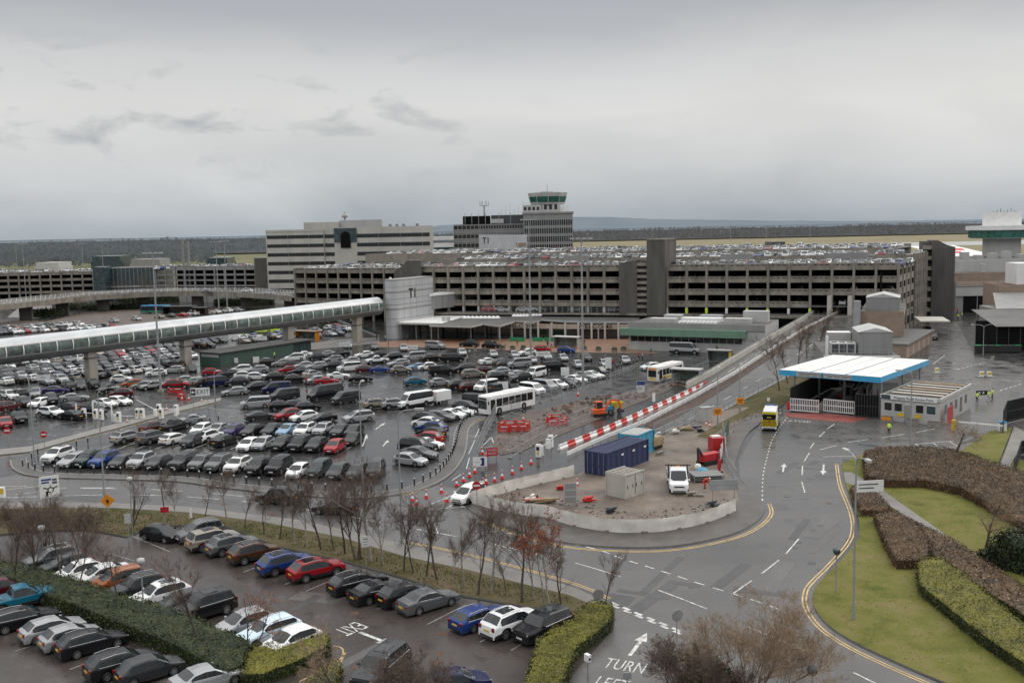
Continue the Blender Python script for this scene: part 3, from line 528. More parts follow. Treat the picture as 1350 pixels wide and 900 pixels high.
def distance():
    # far ridges, their mist carried by the material colour
    def ridge(name, d, prof, m, label):
        b = MB(); xs = []; n = 90
        for i in range(n+1):
            px = prof[0][0] + (prof[-1][0]-prof[0][0])*i/n
            for (xa, ya), (xb, yb) in zip(prof, prof[1:]):
                if xa <= px <= xb: py = ya + (yb-ya)*(px-xa)/(xb-xa); break
            p = D(px, py + 0.7*mnoise.noise(Vector((px*0.06, d, 0))), d); xs.append(p)
        for k in range(n):
            a, c = xs[k], xs[k+1]
            b.add([(a.x, a.y-900, 20), (c.x, c.y-900, 20), (c.x, c.y, c.z), (a.x, a.y, a.z), (a.x, a.y+900, 20), (c.x, c.y+900, 20)], [(0, 1, 2, 3), (3, 2, 5, 4)], m, True)
        st(b.build(name))
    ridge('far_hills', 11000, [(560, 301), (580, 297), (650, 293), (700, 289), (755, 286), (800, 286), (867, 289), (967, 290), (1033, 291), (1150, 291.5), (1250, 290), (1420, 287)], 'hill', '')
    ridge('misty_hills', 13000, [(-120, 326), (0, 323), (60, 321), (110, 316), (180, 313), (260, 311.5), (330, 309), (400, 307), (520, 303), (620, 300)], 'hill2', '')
    def wood(name, n, f, m, h=(9, 17)):
        b = MB(); rnd = random.Random(3)
        for _ in range(n):
            x, y, z = f(rnd); H_ = rnd.uniform(*h)*max(.3, .85 + .5*mnoise.noise(Vector((x/260, y/400, 0))) + .55*mnoise.noise(Vector((x/55, y/300, 4)))); w = H_*rnd.uniform(.35, .6)
            for k in range(18):
                c = Vector((x + rnd.gauss(0, w*.45), y + rnd.gauss(0, w*.4), z + H_*rnd.uniform(.2, 1)))
                s = rnd.uniform(.06, .15)*H_; a = Vector((rnd.gauss(0, 1), rnd.gauss(0, 1), rnd.gauss(0, 1))).normalized()*s; e = Vector((rnd.gauss(0, 1), rnd.gauss(0, 1), rnd.gauss(0, 1))).normalized()*s
                b.add([c-a, c+e, c+a*0.8, c-e], [(0, 1, 2, 3)], m)
        o = b.build(name); o['kind'] = 'stuff'; o['label'] = 'band of leafless winter woodland beyond the airfield' if 'left' not in name else 'hazy winter woodland beyond the far meadows'; o['category'] = 'woodland'
        return o
    zt = lambda y: -0.25 if y < 1900 else -0.25 + (min(y, 3600)-1900)*0.0078
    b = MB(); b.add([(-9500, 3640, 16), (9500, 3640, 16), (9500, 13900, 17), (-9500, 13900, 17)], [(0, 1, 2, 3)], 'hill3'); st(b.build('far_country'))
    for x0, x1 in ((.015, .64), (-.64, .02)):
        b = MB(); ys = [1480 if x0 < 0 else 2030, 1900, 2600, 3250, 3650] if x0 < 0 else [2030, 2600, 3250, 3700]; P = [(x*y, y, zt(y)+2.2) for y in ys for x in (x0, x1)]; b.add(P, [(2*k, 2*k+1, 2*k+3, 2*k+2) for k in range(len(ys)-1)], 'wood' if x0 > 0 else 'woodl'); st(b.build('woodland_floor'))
    def fr(r): y = r.uniform(2050, 3700); return r.uniform(0.02, 0.62)*y, y, zt(y)
    def fl(r):
        if r.random() < .35: y = r.uniform(950, 1600); return -r.uniform(0.30, 0.62)*y, y, -.2
        y = r.uniform(1500, 3500); return -r.uniform(-0.02, 0.62)*y, y, zt(y)
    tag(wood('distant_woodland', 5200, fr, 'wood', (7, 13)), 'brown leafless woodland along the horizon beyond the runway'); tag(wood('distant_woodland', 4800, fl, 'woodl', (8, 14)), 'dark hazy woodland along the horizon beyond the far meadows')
distance()
# ================================================================== BUILDINGS
def frame(o, A, B, depth=None):              # local x runs A->B, local y away from the camera (may be skewed), origin at A
    A = Vector((A[0], A[1], 0)); B = Vector((B[0], B[1], 0)); X = (B-A).normalized(); Y = Vector((-X.y, X.x, 0)) if depth is None else Vector((depth[0], depth[1], 0)).normalized()
    m = Matrix((X.to_4d(), Y.to_4d(), Vector((0, 0, 1, 0)), Vector((0, 0, 0, 1)))).transposed()
    for i in range(3): m[3][i] = 0
    m[3][3] = 1
    return Matrix.Translation(A - o) @ m, (B-A).length
def bld(name, loc, label, cat='building', group=None): return root(name, Vector((loc[0], loc[1], loc[2] if len(loc) > 2 else 0)), 0, label, cat, group)
def open_facade(b, L, bands, zlo, bay, m='conc', colw=0.55, skip=(), slots=True, y0=0.0, colm=None):
    n = max(1, round(L/bay)); bw = L/n
    for k in range(n):
        x0, x1 = k*bw, (k+1)*bw
        for j, (za, zb) in enumerate(bands):
            if (k, j) in skip: continue
            b.box(x0+.01, x1-.01, y0, y0+.3, za, zb, m)
            b.box(x0+.01, x1-.01, y0-.08, y0-.002, zb-.22, zb, m)
            if slots:
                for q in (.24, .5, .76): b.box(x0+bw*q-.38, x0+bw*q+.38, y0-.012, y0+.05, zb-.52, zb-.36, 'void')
    for k in range(n+1):
        if (k, 'c') in skip: continue
        x = k*bw; b.box(x-colw/2, x+colw/2, y0-.28, y0+.35, zlo, bands[0][1]-.25, colm or m)
    return n, bw
CPA, CPB = D(552, 350, 287), D(1185, 345, 245)
CPD = (0.5, 0.866)
def main_car_park():
    o = Vector((CPA.x, CPA.y, 0)); r = bld('multi_storey_car_park', o, 'long grey concrete multi storey car park with open decks and cars on its roof', 'car park')
    T, L = frame(o, CPA, CPB, CPD)
    bands = [(16.4, 18.1), (13.25, 14.85), (10.05, 11.65), (6.9, 8.45)]
    du = L/ (1185-552)
    def u(px):      # distance along the facade of the point seen at px
        lo, hi = 0, L
        for _ in range(30):
            m = (lo+hi)/2; p = CPA.lerp(CPB, m/L); q = 675 + p.x/p.y*1312
            if q < px: lo = m
            else: hi = m
        return lo
    ua, ub, uc, ud = u(820), u(881), u(1097), u(1156)
    n1 = round((L-ub)/5.1); bw = (L-ub)/n1
    ka, kb = int((uc-ub)/bw), int((ud-ub)/bw)
    b = MB(); b.T = T; open_facade(b, ua, bands, 5.2, 4.6); b.build('facade', r)
    b = MB(); b.T = T @ Matrix.Translation((ub, 0, 0)); sk = set()
    for k in range(ka, kb+1): sk.add((k, 3))
    open_facade(b, L-ub, bands, 5.2, 5.1, skip=sk); b.build('facade', r)
    # painted feet of the ground floor columns
    b = MB(); b.T = T
    for k in range(int(ua/4.6)+1): x = k*ua/round(ua/4.6); b.box(x-.3, x+.3, -.32, -.285, 5.2, 6.6, 'lgrey')
    for k in range(n1+1): x = ub + k*bw; b.box(x-.3, x+.3, -.32, -.285, 5.2, 6.6, 'hivis' if k % 3 else 'plw')
    b.build('painted_column_foot', r)
    b = MB(); b.T = T
    for z in (5.2, 7.3, 10.5, 13.7): b.box(0.2, L-.2, .35, 27.5, z-.3, z, 'slabc')
    b.box(0.1, L-.1, .35, 29, 16.7, 17.0, 'slabc'); b.box(-10, L-.3, 29, 62, 18.2, 18.5, 'slabc'); b.box(-60, L-14, 62, 118, 19.3, 19.6, 'slabc')
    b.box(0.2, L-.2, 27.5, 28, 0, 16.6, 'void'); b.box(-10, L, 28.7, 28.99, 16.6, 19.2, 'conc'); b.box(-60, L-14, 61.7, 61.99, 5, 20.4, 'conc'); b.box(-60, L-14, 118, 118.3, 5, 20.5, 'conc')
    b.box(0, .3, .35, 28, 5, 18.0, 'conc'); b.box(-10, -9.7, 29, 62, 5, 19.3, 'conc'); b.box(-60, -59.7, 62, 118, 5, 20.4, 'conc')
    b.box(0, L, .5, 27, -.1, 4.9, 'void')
    b.build('deck', r)
    # side face with two offset halves
    P = CPB; Q = CPB + Vector((CPD[0], CPD[1], 0)).normalized()*26; T2, L2 = frame(o, P, Q, (-1, .2)); b = MB(); b.T = T2
    open_facade(b, L2, bands + [(3.7, 5.25), (0, 1.5)], 0, 6.5, slots=False); b.box(0, L2, 4, 4.3, 0, 16, 'void'); b.build('side_facade', r)
    Q2 = Q + Vector((CPD[0], CPD[1], 0)).normalized()*27; T2, L3 = frame(o, Q, Q2, (-1, .2)); b = MB(); b.T = T2
    open_facade(b, L3, [(a+1.5, c+1.5) for a, c in bands] + [(5.2, 6.75), (0, 2.5)], 0, 3.3, slots=False); b.box(0, L3, 4, 4.3, 0, 17, 'void'); b.build('side_facade', r)
    # roof furniture
    for (x, y, w) in ((ub+5, 28.2, 9), (uc-8, 28.2, 12), (30, 28.2, 8)):
        b = MB(); b.T = T; b.box(x, x+w, y, y+.3, 17, 19.9, 'mgrey'); b.build('roof_screen', r)
    b = MB(); b.T = T
    for k in range(40):
        x = L*k/40
        for y, z in ((28.5, 18.5), (61.5, 19.6)): b.box(x-.03, x+.03, y-.03, y+.03, z, z+1.7, 'galv')
    for z in (1.1, 1.6): b.beam((0, 28.5, 18.5+z), (L, 28.5, 18.5+z), .05, .05, 'galv')
    b.build('roof_railing', r)
    # stair towers (parts of the car park)
    b = MB(); b.T = T @ Matrix.Translation((ua, -1.2, 0)); w = ub-ua
    x1, x2 = u(843)-ua, u(857)-ua
    b.add([(0, 0, 0), (x1, 0, 0), (x1, 0, 19.4), (0, 0, 18.6), (0, 7, 0), (x1, 7, 0), (x1, 7, 19.4), (0, 7, 18.6)], [(0, 1, 2, 3), (4, 7, 6, 5), (0, 3, 7, 4), (1, 5, 6, 2), (3, 2, 6, 7)], 'dconc')
    b.box(x1+.01, x2-.01, 1.5, 7, 0, 19.2, 'dconc')
    for z in (6.6, 8.2, 9.8, 11.4, 13.0, 14.6, 16.2, 17.8): b.box(x1+.01, x2-.01, .2, 1.49, z, z+.75, 'conc' if int(z*10) % 32 else 'lgrey')
    b.box(x2, w, -.3, 8, 0, 24.6, 'dconc'); b.box(x2+.001, w+.1, -.4, 8.1, 24.6, 24.9, 'conc'); b.build('stair_tower', r)
    b = MB(); q = D(540, 345, 285); b.T = Matrix.Translation(q - o - Vector((0, 0, q.z)))
    b.add([(-4.6, 0, 0), (3.2, 0, 0), (3.2, 0, 19.9), (-.6, 0, 19.9), (-4.6, 0, 16.6), (-4.6, 6, 0), (3.2, 6, 0), (3.2, 6, 19.9), (-.6, 6, 19.9), (-4.6, 6, 16.6)], [(0, 1, 2, 3, 4), (5, 9, 8, 7, 6), (1, 6, 7, 2), (2, 7, 8, 3), (3, 8, 9, 4), (0, 4, 9, 5)], 'dconc'); b.build('stair_tower', r)
    q = D(1239, 330, 287); b = MB(); b.T = Matrix.Translation(q - o - Vector((0, 0, q.z))) @ Matrix.Rotation(radians(-12), 4, 'Z')
    b.add([(-2.0, 0, 0), (4.2, 0, 0), (4.2, 0, 20.6), (2.0, 0, 21.2), (-.6, 0, 22.6), (-2, 0, 22.6), (-2.0, 8, 0), (4.2, 8, 0), (4.2, 8, 20.6), (2, 8, 21.2), (-.6, 8, 22.6), (-2, 8, 22.6)], [(0, 1, 2, 3, 4, 5), (6, 11, 10, 9, 8, 7), (1, 7, 8, 2), (2, 8, 9, 3), (3, 9, 10, 4), (4, 10, 11, 5), (0, 5, 11, 6)], 'dconc')
    b.box(-4.2, -2.01, 2, 8, 0, 22.3, 'dconc')
    for z in range(2, 21, 3): b.box(-4.2, -2.02, .3, 1.99, z, z+1.1, 'conc')
    for k in range(9): b.box(-1.7+k*.65, -1.55+k*.65, -.05, -.004, 0, 20.4, 'dgrey')
    b.build('stair_tower', r)
    b = MB(); b.T = T                          # pale columns and lamps at the ramp mouth
    for px in (1097, 1124, 1153): b = MB(); b.T = T; x = u(px); b.box(x-.5, x+.5, -1.6, -.35, 4.6, 10, 'conc2'); b.build('portal_column', r)
    return r, T, L, u
CPR, CPT, CPL, CPU = main_car_park()
def left_car_park_block():
    A, B = D(388, 353, 330), D(553, 350, 308); o = Vector((A.x, A.y, 0))
    r = bld('car_park_wing', o, 'lower concrete car park wing behind the glazed walkway, in front of the banded office block', 'car park'); T, L = frame(o, A, B)
    b = MB(); b.T = T; bands = [(15.2, 16.9), (11.9, 13.5), (8.7, 10.2), (5.4, 7.0)]
    open_facade(b, L, bands, 0, 4.3, colw=.5); b.build('facade', r)
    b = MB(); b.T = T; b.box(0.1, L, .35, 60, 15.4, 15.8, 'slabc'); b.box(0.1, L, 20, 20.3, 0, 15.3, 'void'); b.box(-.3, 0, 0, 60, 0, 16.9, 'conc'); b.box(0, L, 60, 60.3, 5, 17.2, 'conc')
    for z in (5.9, 9.1, 12.3): b.box(.1, L, .35, 20, z-.3, z, 'slabc')
    b.build('deck', r)
    A, B = D(-60, 358, 440), D(122, 356, 440); o = Vector((A.x, A.y, 0)); r = bld('distant_car_park', o, 'low distant concrete car park of three open decks behind the curved flyover', 'car park'); T, L = frame(o, A, B)
    b = MB(); b.T = T; open_facade(b, L, [(12.2, 13.7), (9.6, 10.7), (6.9, 8.0), (4.2, 5.3), (0, 2)], 0, 4.8, colw=.6, slots=False); b.build('facade', r)
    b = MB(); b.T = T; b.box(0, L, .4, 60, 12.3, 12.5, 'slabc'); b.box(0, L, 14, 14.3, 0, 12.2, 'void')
    for z in (4.6, 7.3, 10): b.box(0, L, .4, 14, z-.3, z, 'slabc')
    b.build('deck', r)
    A, B = D(122, 352, 438), D(137, 352, 438); b = MB(); b.box(0, (B-A).length, 0, 8, 0, 15.4, 'bglass')
    q = root('glazed_stair', A.xy.to_3d(), 0, 'small green glazed stair tower at the end of the distant car park', 'building'); f = b.build('glazing', q); b = MB()
    for k in range(6): b.box(-.1, (B-A).length+.1, -.12, -.02, k*2.9, k*2.9+.35, 'dgreen')
    b.build('frame', q)
    A, B = D(138, 353, 445), D(208, 351, 445); q = root('glass_hall', A.xy.to_3d(), 0, 'grey glazed hall between the two distant car parks', 'building'); b = MB(); w = (B-A).length
    b.box(0, w, 0, 20, 0, 14.6, 'bglass', 'roofg'); b.build('wall', q); b = MB()
    for k in range(14): b.box(w*k/13-.1, w*k/13+.1, -.1, -.01, 0, 14.6, 'mgrey')
    b.box(0, w, -.15, -.02, 6, 6.6, 'lgrey'); b.build('mullion', q)
    A, B = D(205, 351, 432), D(336, 347, 415); o = Vector((A.x, A.y, 0)); r = bld('distant_car_park', o, 'second distant car park with open decks, behind the bare trees left of the office block', 'car park'); T, L = frame(o, A, B)
    b = MB(); b.T = T; open_facade(b, L, [(13.6, 15.4), (11.3, 12.1), (9, 9.7), (6.7, 7.4), (0, 5)], 0, 5.2, colw=.6, slots=False, m='mgrey'); b.build('facade', r)
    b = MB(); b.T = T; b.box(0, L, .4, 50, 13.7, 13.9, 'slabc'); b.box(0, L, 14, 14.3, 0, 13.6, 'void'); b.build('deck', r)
    A, B = D(335, 343, 412), D(353, 343, 410); q = root('stair_block', A.xy.to_3d(), 0, 'windowless dark brown stair block between distant car park and office', 'building'); b = MB(); b.box(0, (B-A).length, 0, 12, 0, 18.3, 'dconc'); b.box(-.15, (B-A).length+.15, -.15, 12.1, 18.3, 18.7, 'mgrey'); b.build('wall', q)
left_car_park_block()
def office():
    A, B = D(350, 305, 405), D(571, 297, 392); o = Vector((A.x, A.y, 0)); r = bld('office_block', o, 'pale concrete office block with long dark window bands and a dark arch', 'office'); T, L = frame(o, A, B, (-.1, 1))
    x1 = L*.352; xa, xb = L*.415, L*.55
    b = MB(); b.T = T; b.box(0, x1, 0, 26, 0, 29.6, 'conc2', 'roofg'); b.box(x1+.01, L, .7, 26, 0, 30.3, 'conc2', 'roofg')
    b.box(L*.225, L*.44, 6, 20, 29.6, 32.6, 'conc2'); b.box(L*.44, L*.70, 8, 20, 30.3, 33.2, 'lgrey'); b.box(0, x1, -.15, -.01, 29, 29.8, 'conc2'); b.build('wall', r)
    for k in range(7):
        z = 27.6 - 3.55*k
        for x0, x2, y, w in ((.4, x1-.05, -.03, 1.4), (x1+.3, xa, .66, 1.5), (xb, L-1.5 - (0 if k == 0 else 0), .66, 1.5)):
            b = MB(); b.T = T; b.box(x0, x2, y, y+.2, z-w, z, 'dglass')
            for i in range(int((x2-x0)/1.5)): b.box(x0+i*1.5-.04, x0+i*1.5+.04, y-.03, y-.004, z-w, z, 'dgrey' if i % 6 else 'lgrey')
            b.build('window_band', r)
    b = MB(); b.T = T; b.box(xa, xb, .3, .69, 24.5, 30.0, 'bglass'); xm = (xa+xb)/2; w = (xb-xa)*.22
    pts = [(xm-w, 22.2)] + [(xm - w*cos(pi*i/10), 26.6+w*sin(pi*i/10)) for i in range(11)] + [(xm+w, 22.2)]
    b.add([(x, .26, z) for x, z in pts], [list(range(len(pts)))], 'void'); b.build('arch_panel', r)
    b = MB(); b.T = T; b.box(L*.47, L*.48, 9, 9.6, 33.2, 36.4, 'galv'); b.lathe([(.2, 34), (1.4, 34.4), (1.4, 35.6), (.2, 36)], 8, 'lgrey', c=(L*.475, 9.3)); b.build('mast', r)
    b = MB(); b.T = T
    for x in (.74, .78, .82, .9): b.box(L*x, L*x+1.2, 4, 6, 30.3, 31.2, 'mgrey')
    b.build('roof_unit', r)
office()
def tower_building():
    A, B = D(598, 296, 432), D(694, 296, 426); o = Vector((A.x, A.y, 0)); r = bld('terminal_block', o, 'dark terminal office block with a fine grid of grey mullions under the control tower', 'office'); T, L = frame(o, A, B, (0, 1))
    b = MB(); b.T = T; b.box(0, L+18, 0, 26, 0, 30.6, 'dglass', 'roofg'); b.build('glazing', r)
    b = MB(); b.T = T
    xs = [i*1.85 for i in range(int(L*.36/1.85)+1)] + [L*.37 + i*1.15 for i in range(int((L*.63+17)/1.15))]
    for x in xs: b.box(x-.13, x+.13, -.25, -.01, 0, 30.6, 'mgrey')
    for k in range(9):
        z = 30.6-k*1.93*1.0; b.box(0, L+18, -.2, -.012, z-.45, z-.05, 'mgrey')
        if k % 2: b.box(0, L+18, -.06, -.013, z-1.8, z-.46, 'mgrey')
    b.build('mullion', r)
    b = MB(); b.T = T; b.box(4, 16, 3, 14, 30.6, 34.2, 'void'); b.box(16.5, L+5, 5, 16, 30.6, 34.4, 'dgrey')
    for x in (5, 8, 11, 14, 20, 25): b.box(x-.1, x+.1, 2.8, 3, 30.6, 35.4, 'galv')
    b.box(16.3, 22, 2.8, 2.9, 31, 32.8, 'lgrey'); b.build('plant_room', r)
    b = MB(); b.T = T; q = (13.5, 6, 0); b.tube((13.5, 6, 34), (13.5, 6, 38.8), .35, .3, 8, 'galv')
    for a in range(6): b.tube((13.5, 6, 38.6), (13.5+1.9*cos(a), 6+1.9*sin(a), 38.6), .12, .12, 5, 'galv'); b.tube((13.5+1.9*cos(a), 6+1.9*sin(a), 38.4), (13.5+1.9*cos(a), 6+1.9*sin(a), 40.6), .14, .1, 5, 'galv')
    b.build('antenna_mast', r)
    b = MB(); b.T = T
    for i in range(9): b.tube((21+i*1.9, 6, 34), (21+i*1.9, 6, 37+i % 3*1.5), .08, .05, 4, 'galv')
    b.build('whip_aerial', r)
    A, B = D(690, 283, 424), D(755, 283, 421); o = Vector((A.x, A.y, 0)); r = bld('control_tower', o, 'tall pale control tower with green glazed cab on a window banded block', 'control tower'); T, L = frame(o, A, B, (.05, 1))
    b = MB(); b.T = T; b.box(0, L, -2, 20, 0, 34.4, 'mgrey', 'roofg'); b.box(-.4, L+.4, -2.4, 20.4, 34.4, 35.1, 'mgrey'); b.build('wall', r)
    for k in range(6):
        b = MB(); b.T = T; z = 31.6-3.4*k; b.box(.3, L-.2, -2.04, -1.9, z-2.0, z+.2, 'dglass')
        for i in range(23): b.box(.3+i*(L-.5)/22-.08, .3+i*(L-.5)/22+.08, -2.16, -2.05, z-2.6, z+.7, 'lgrey')
        b.build('window_band', r)
    cx, cy = D(722, 260, 428).x - o.x, 6.0
    b = MB(); oct_ = lambda R_, z, n=10: [(cx + R_*cos(2*pi*(i+.5)/n), cy + R_*sin(2*pi*(i+.5)/n), z) for i in range(n)]
    def ring(b, Ra, za, Rb, zb, m, n=10): b.add(oct_(Ra, za, n) + oct_(Rb, zb, n), [(i, (i+1) % n, n+(i+1) % n, n+i) for i in range(n)], m)
    b.box(cx-10.5, cx-3, cy-7, cy+6, 35.1, 38.2, 'lgrey'); b.box(cx-5, cx+5, cy-6.5, cy+6, 35.1, 38.4, 'lgrey'); b.box(cx+4, cx+9.2, cy-5.5, cy+4, 35.1, 37.6, 'pw')
    for k in range(4): b.box(cx-10.3+k*1.8, cx-9.2+k*1.8, cy-7.04, cy-6.9, 36, 37.4, 'dglass')
    for k in range(4): b.box(cx-4+k*2.2, cx-2.8+k*2.2, cy-6.54, cy-6.4, 36.2, 38.4, 'dglass')
    b.build('base_storey', r)
    b = MB(); ring(b, 7.4, 38.4, 7.7, 39.2, 'lgrey'); b.add(oct_(7.7, 39.2), [list(range(10))], 'lgrey'); ring(b, 8.4, 41.7, 8.8, 43.3, 'lgrey'); b.add(oct_(8.8, 43.3), [list(range(10))], 'lgrey'); b.add(oct_(8.4, 41.7), [list(range(10))[::-1]], 'lgrey')
    ring(b, 3.5, 43.3, 3, 43.9, 'mgrey'); b.add(oct_(3, 43.9), [list(range(10))], 'mgrey'); b.build('cab_roof', r)
    b = MB(); ring(b, 7.6, 39.2, 8.3, 41.7, 'gglass'); b.build('cab_glazing', r)
    b = MB()
    for p, q in zip(oct_(7.65, 39.2), oct_(8.4, 41.7)): b.tube(p, q, .16, .16, 4, 'lgrey')
    b.build('cab_mullion', r)
    b = MB(); b.tube((cx, cy, 43.5), (cx, cy, 47), .14, .08, 6, 'galv')
    for k in range(8): b.tube((cx-10.4+k, cy-6.9, 38.2), (cx-10.4+k, cy-6.9, 39.3), .05, .05, 4, 'galv')
    b.beam((cx-10.4, cy-6.9, 39.3), (cx-3, cy-6.9, 39.3), .07, .07, 'galv'); b.tube((cx-4, cy, 43.3), (cx-4, cy, 44.8), .06, .04, 4, 'galv'); b.tube((cx+4, cy, 43.3), (cx+4, cy, 45.2), .06, .04, 4, 'galv'); b.build('mast', r)
    # white panel with T1 on the car park roof
    A, B = D(631, 307, 384), D(695, 307, 384); o = Vector((A.x, A.y, 19.4)); r = root('lift_housing', o, 0, 'white clad lift head marked T1 on the rear of the car park roof', 'building'); w = (B-A).length
    b = MB(); b.add([(0, 0, 0), (w, 0, 0), (w, 0, 6.6), (.0, 0, 6.9), (0, 7, 0), (w, 7, 0), (w, 7, 6.6), (0, 7, 6.9)], [(0, 1, 2, 3), (4, 7, 6, 5), (0, 3, 7, 4), (1, 5, 6, 2), (3, 2, 6, 7)], 'metal')
    for k in range(1, 6): b.box(0.02, w-.02, -.03, -.004, k*1.1, k*1.1+.05, 'lgrey')
    for k in range(4): b.beam((3.5+k*3.6, -.06, 1.2), (4.5+k*3.6, -.06, 4.2), .12, .16, 'pw')
    b.box(w-4.4, w-.4, -.08, -.02, 2, 3.6, 'tan'); b.build('cladding', r); text('T1', 3.2, 'ink', r, upright(2.8, -.05, 4.6), sx=.75, bold=.03)
    # low pale hall between the office and the tower block
    A, B = D(571, 314, 470), D(600, 314, 470); r = root('terminal_hall', A.xy.to_3d(), 0, 'low white roofed hall with green glazing between office block and dark grid block', 'building'); w = (B-A).length; b = MB(); b.box(-6, w+6, 0, 30, 0, 20.5, 'gglass', 'roofw'); b.build('glazing', r)
    b = MB(); b.box(-6, w+6, -.6, 30, 20.5, 22.4, 'roofw'); b.box(-6, w+6, 6, 36, 23.8, 25.4, 'lgrey'); b.build('roof', r)
tower_building()
def walkway():
    a, c = Vector((-84.1, 196.9, 0)), Vector((-35.5, 262.5, 0)); d = (c-a).normalized(); p0 = a - d*60; p1 = c; L = (p1-p0).length; o = p0.copy()
    r = bld('skylink_walkway', o, 'long tubular walkway with white roof and curved glazing on concrete piers', 'walkway'); T, _ = frame(o, p0, p1)
    zc = lambda x: 7.0 + 1.7*x/L; ry, rz = 2.5, 2.4
    def arc(b, t0, t1, n, m, ra=1.0, xs=None, smooth=True):
        xs = xs or [L*i/40 for i in range(41)]; P = []
        for x in xs:
            for k in range(n+1): t = radians(t0 + (t1-t0)*k/n); P.append((x, -ry*ra*cos(t), zc(x) + rz*ra*sin(t)))
        b.add(P, [(i*(n+1)+k, (i+1)*(n+1)+k, (i+1)*(n+1)+k+1, i*(n+1)+k+1) for i in range(len(xs)-1) for k in range(n)], m, smooth)
    b = MB(); b.T = T; arc(b, 24, 156, 12, 'tube'); b.build('roof', r)
    b = MB(); b.T = T; arc(b, -20, 24, 6, 'tglass', .985); b.build('window_glazing', r)
    b = MB(); b.T = T; arc(b, 156, 200, 6, 'tglass', .985); b.build('window_glazing', r)
    b = MB(); b.T = T; arc(b, -160, -20, 12, 'belly'); b.build('soffit', r)
    b = MB(); b.T = T; k = 0
    while k*3.25 < L: x = min(L-.1, k*3.25); arc(b, -22, 26, 6, 'pw', 1.03, [x-.11, x+.11]); arc(b, 155, 200, 5, 'pw', 1.03, [x-.11, x+.11]); k += 1
    arc(b, 23, 28, 1, 'lgrey', 1.04); arc(b, -23, -19, 1, 'lgrey', 1.03); b.build('rib', r)
    for q in ((121, 500), (252, 483), (452, 449)):
        w = G(*q); x = (w-o).dot(d); b = MB(); b.T = T @ Matrix.Translation((x, 0, 0)); b.box(-.9, .9, -.9, .9, 0, zc(x)-2.0, 'pillar'); b.box(-1.1, 1.1, -.93, .93, 4.2, 4.5, 'dconc'); b.build('pier', r)
    x = L*.785; b = MB(); b.T = T @ Matrix.Translation((x, 0, 0)); b.box(-.9, .9, -.9, .9, 0, zc(x)-2.0, 'pillar'); b.build('pier', r)
    # lift tower
    c0 = Vector((-31.3, 263.8, 0)); v = Vector((cos(radians(62)), sin(radians(62)), 0)); o = c0.copy(); r = bld('lift_tower', o, 'silver panelled lift tower with rounded end marked T1', 'building'); T, _ = frame(o, c0, c0+v)
    b = MB(); b.T = T; n = 24; R_ = 2.1
    prof = [(16.2 - R_*0, R_*1.0)]
    shape = [(-R_*cos(pi*k/12 - pi/2)*1.0, -R_*sin(pi*k/12 - pi/2)*-1) for k in range(13)]
    pl = [(16.5, -R_), (16.5, R_)] + [(-R_*sin(pi*k/12), R_*cos(pi*k/12)) for k in range(13)]
    b.prism(pl, 0, 15.6, 'metal', 'lgrey'); b.build('cladding', r)
    b = MB(); b.T = T; grow = [(x + (0.03 if x > 0 else -.03), y*1.012) for x, y in pl]
    for z, h in ((15.3, .35), (12.0, .5), (8.9, .08), (7.5, .5), (5.2, .08), (3.2, .08), (10.4, .06), (13.6, .06)): b.prism(grow, z, z+h, 'mgrey' if h > .2 else 'dgrey')
    for x in range(2, 16, 3): b.box(x-.02, x+.02, -R_-.035, -R_-.004, 5.3, 15.2, 'mgrey')
    b.build('panel_band', r); text('T1', 3.3, 'ink', r, T @ upright(6.2, -R_-.05, 11.6), sx=1.0, bold=.03)
    b = MB(); b.T = T; b.tube((-1, 0, 15.6), (-1, 0, 16.2), .35, .3, 8, 'pw'); b.build('beacon', r)
    b = MB(); A = c0 + v*15.0; T3 = frame(o, A, CPA + Vector((9, -1.5, 0)))[0]; b.T = T3; LL = (CPA + Vector((9, -1.5, 0)) - A).length
    b.box(0, LL, -2, 2, 6.5, 10.2, 'mgrey'); b.box(0, LL, -2.2, 2.2, 10.2, 10.7, 'roofw')
    for k in range(8): b.box(LL*k/8-.03, LL*k/8+.03, -2.03, -2.003, 6.5, 10.2, 'dgrey')
    b.build('link_corridor', r)
    # escalator flank under the walkway end
    p = D(497, 430, 259); b = MB(); b.T = Matrix.Translation(p - o - Vector((0, 0, p.z))); b.beam((-11, 1, 5.6), (0, 3, .6), 1.6, .4, 'mgrey'); b.beam((-11, .3, 6.5), (0, 2.3, 1.5), .08, .6, 'bglass'); b.build('escalator', r)
walkway()
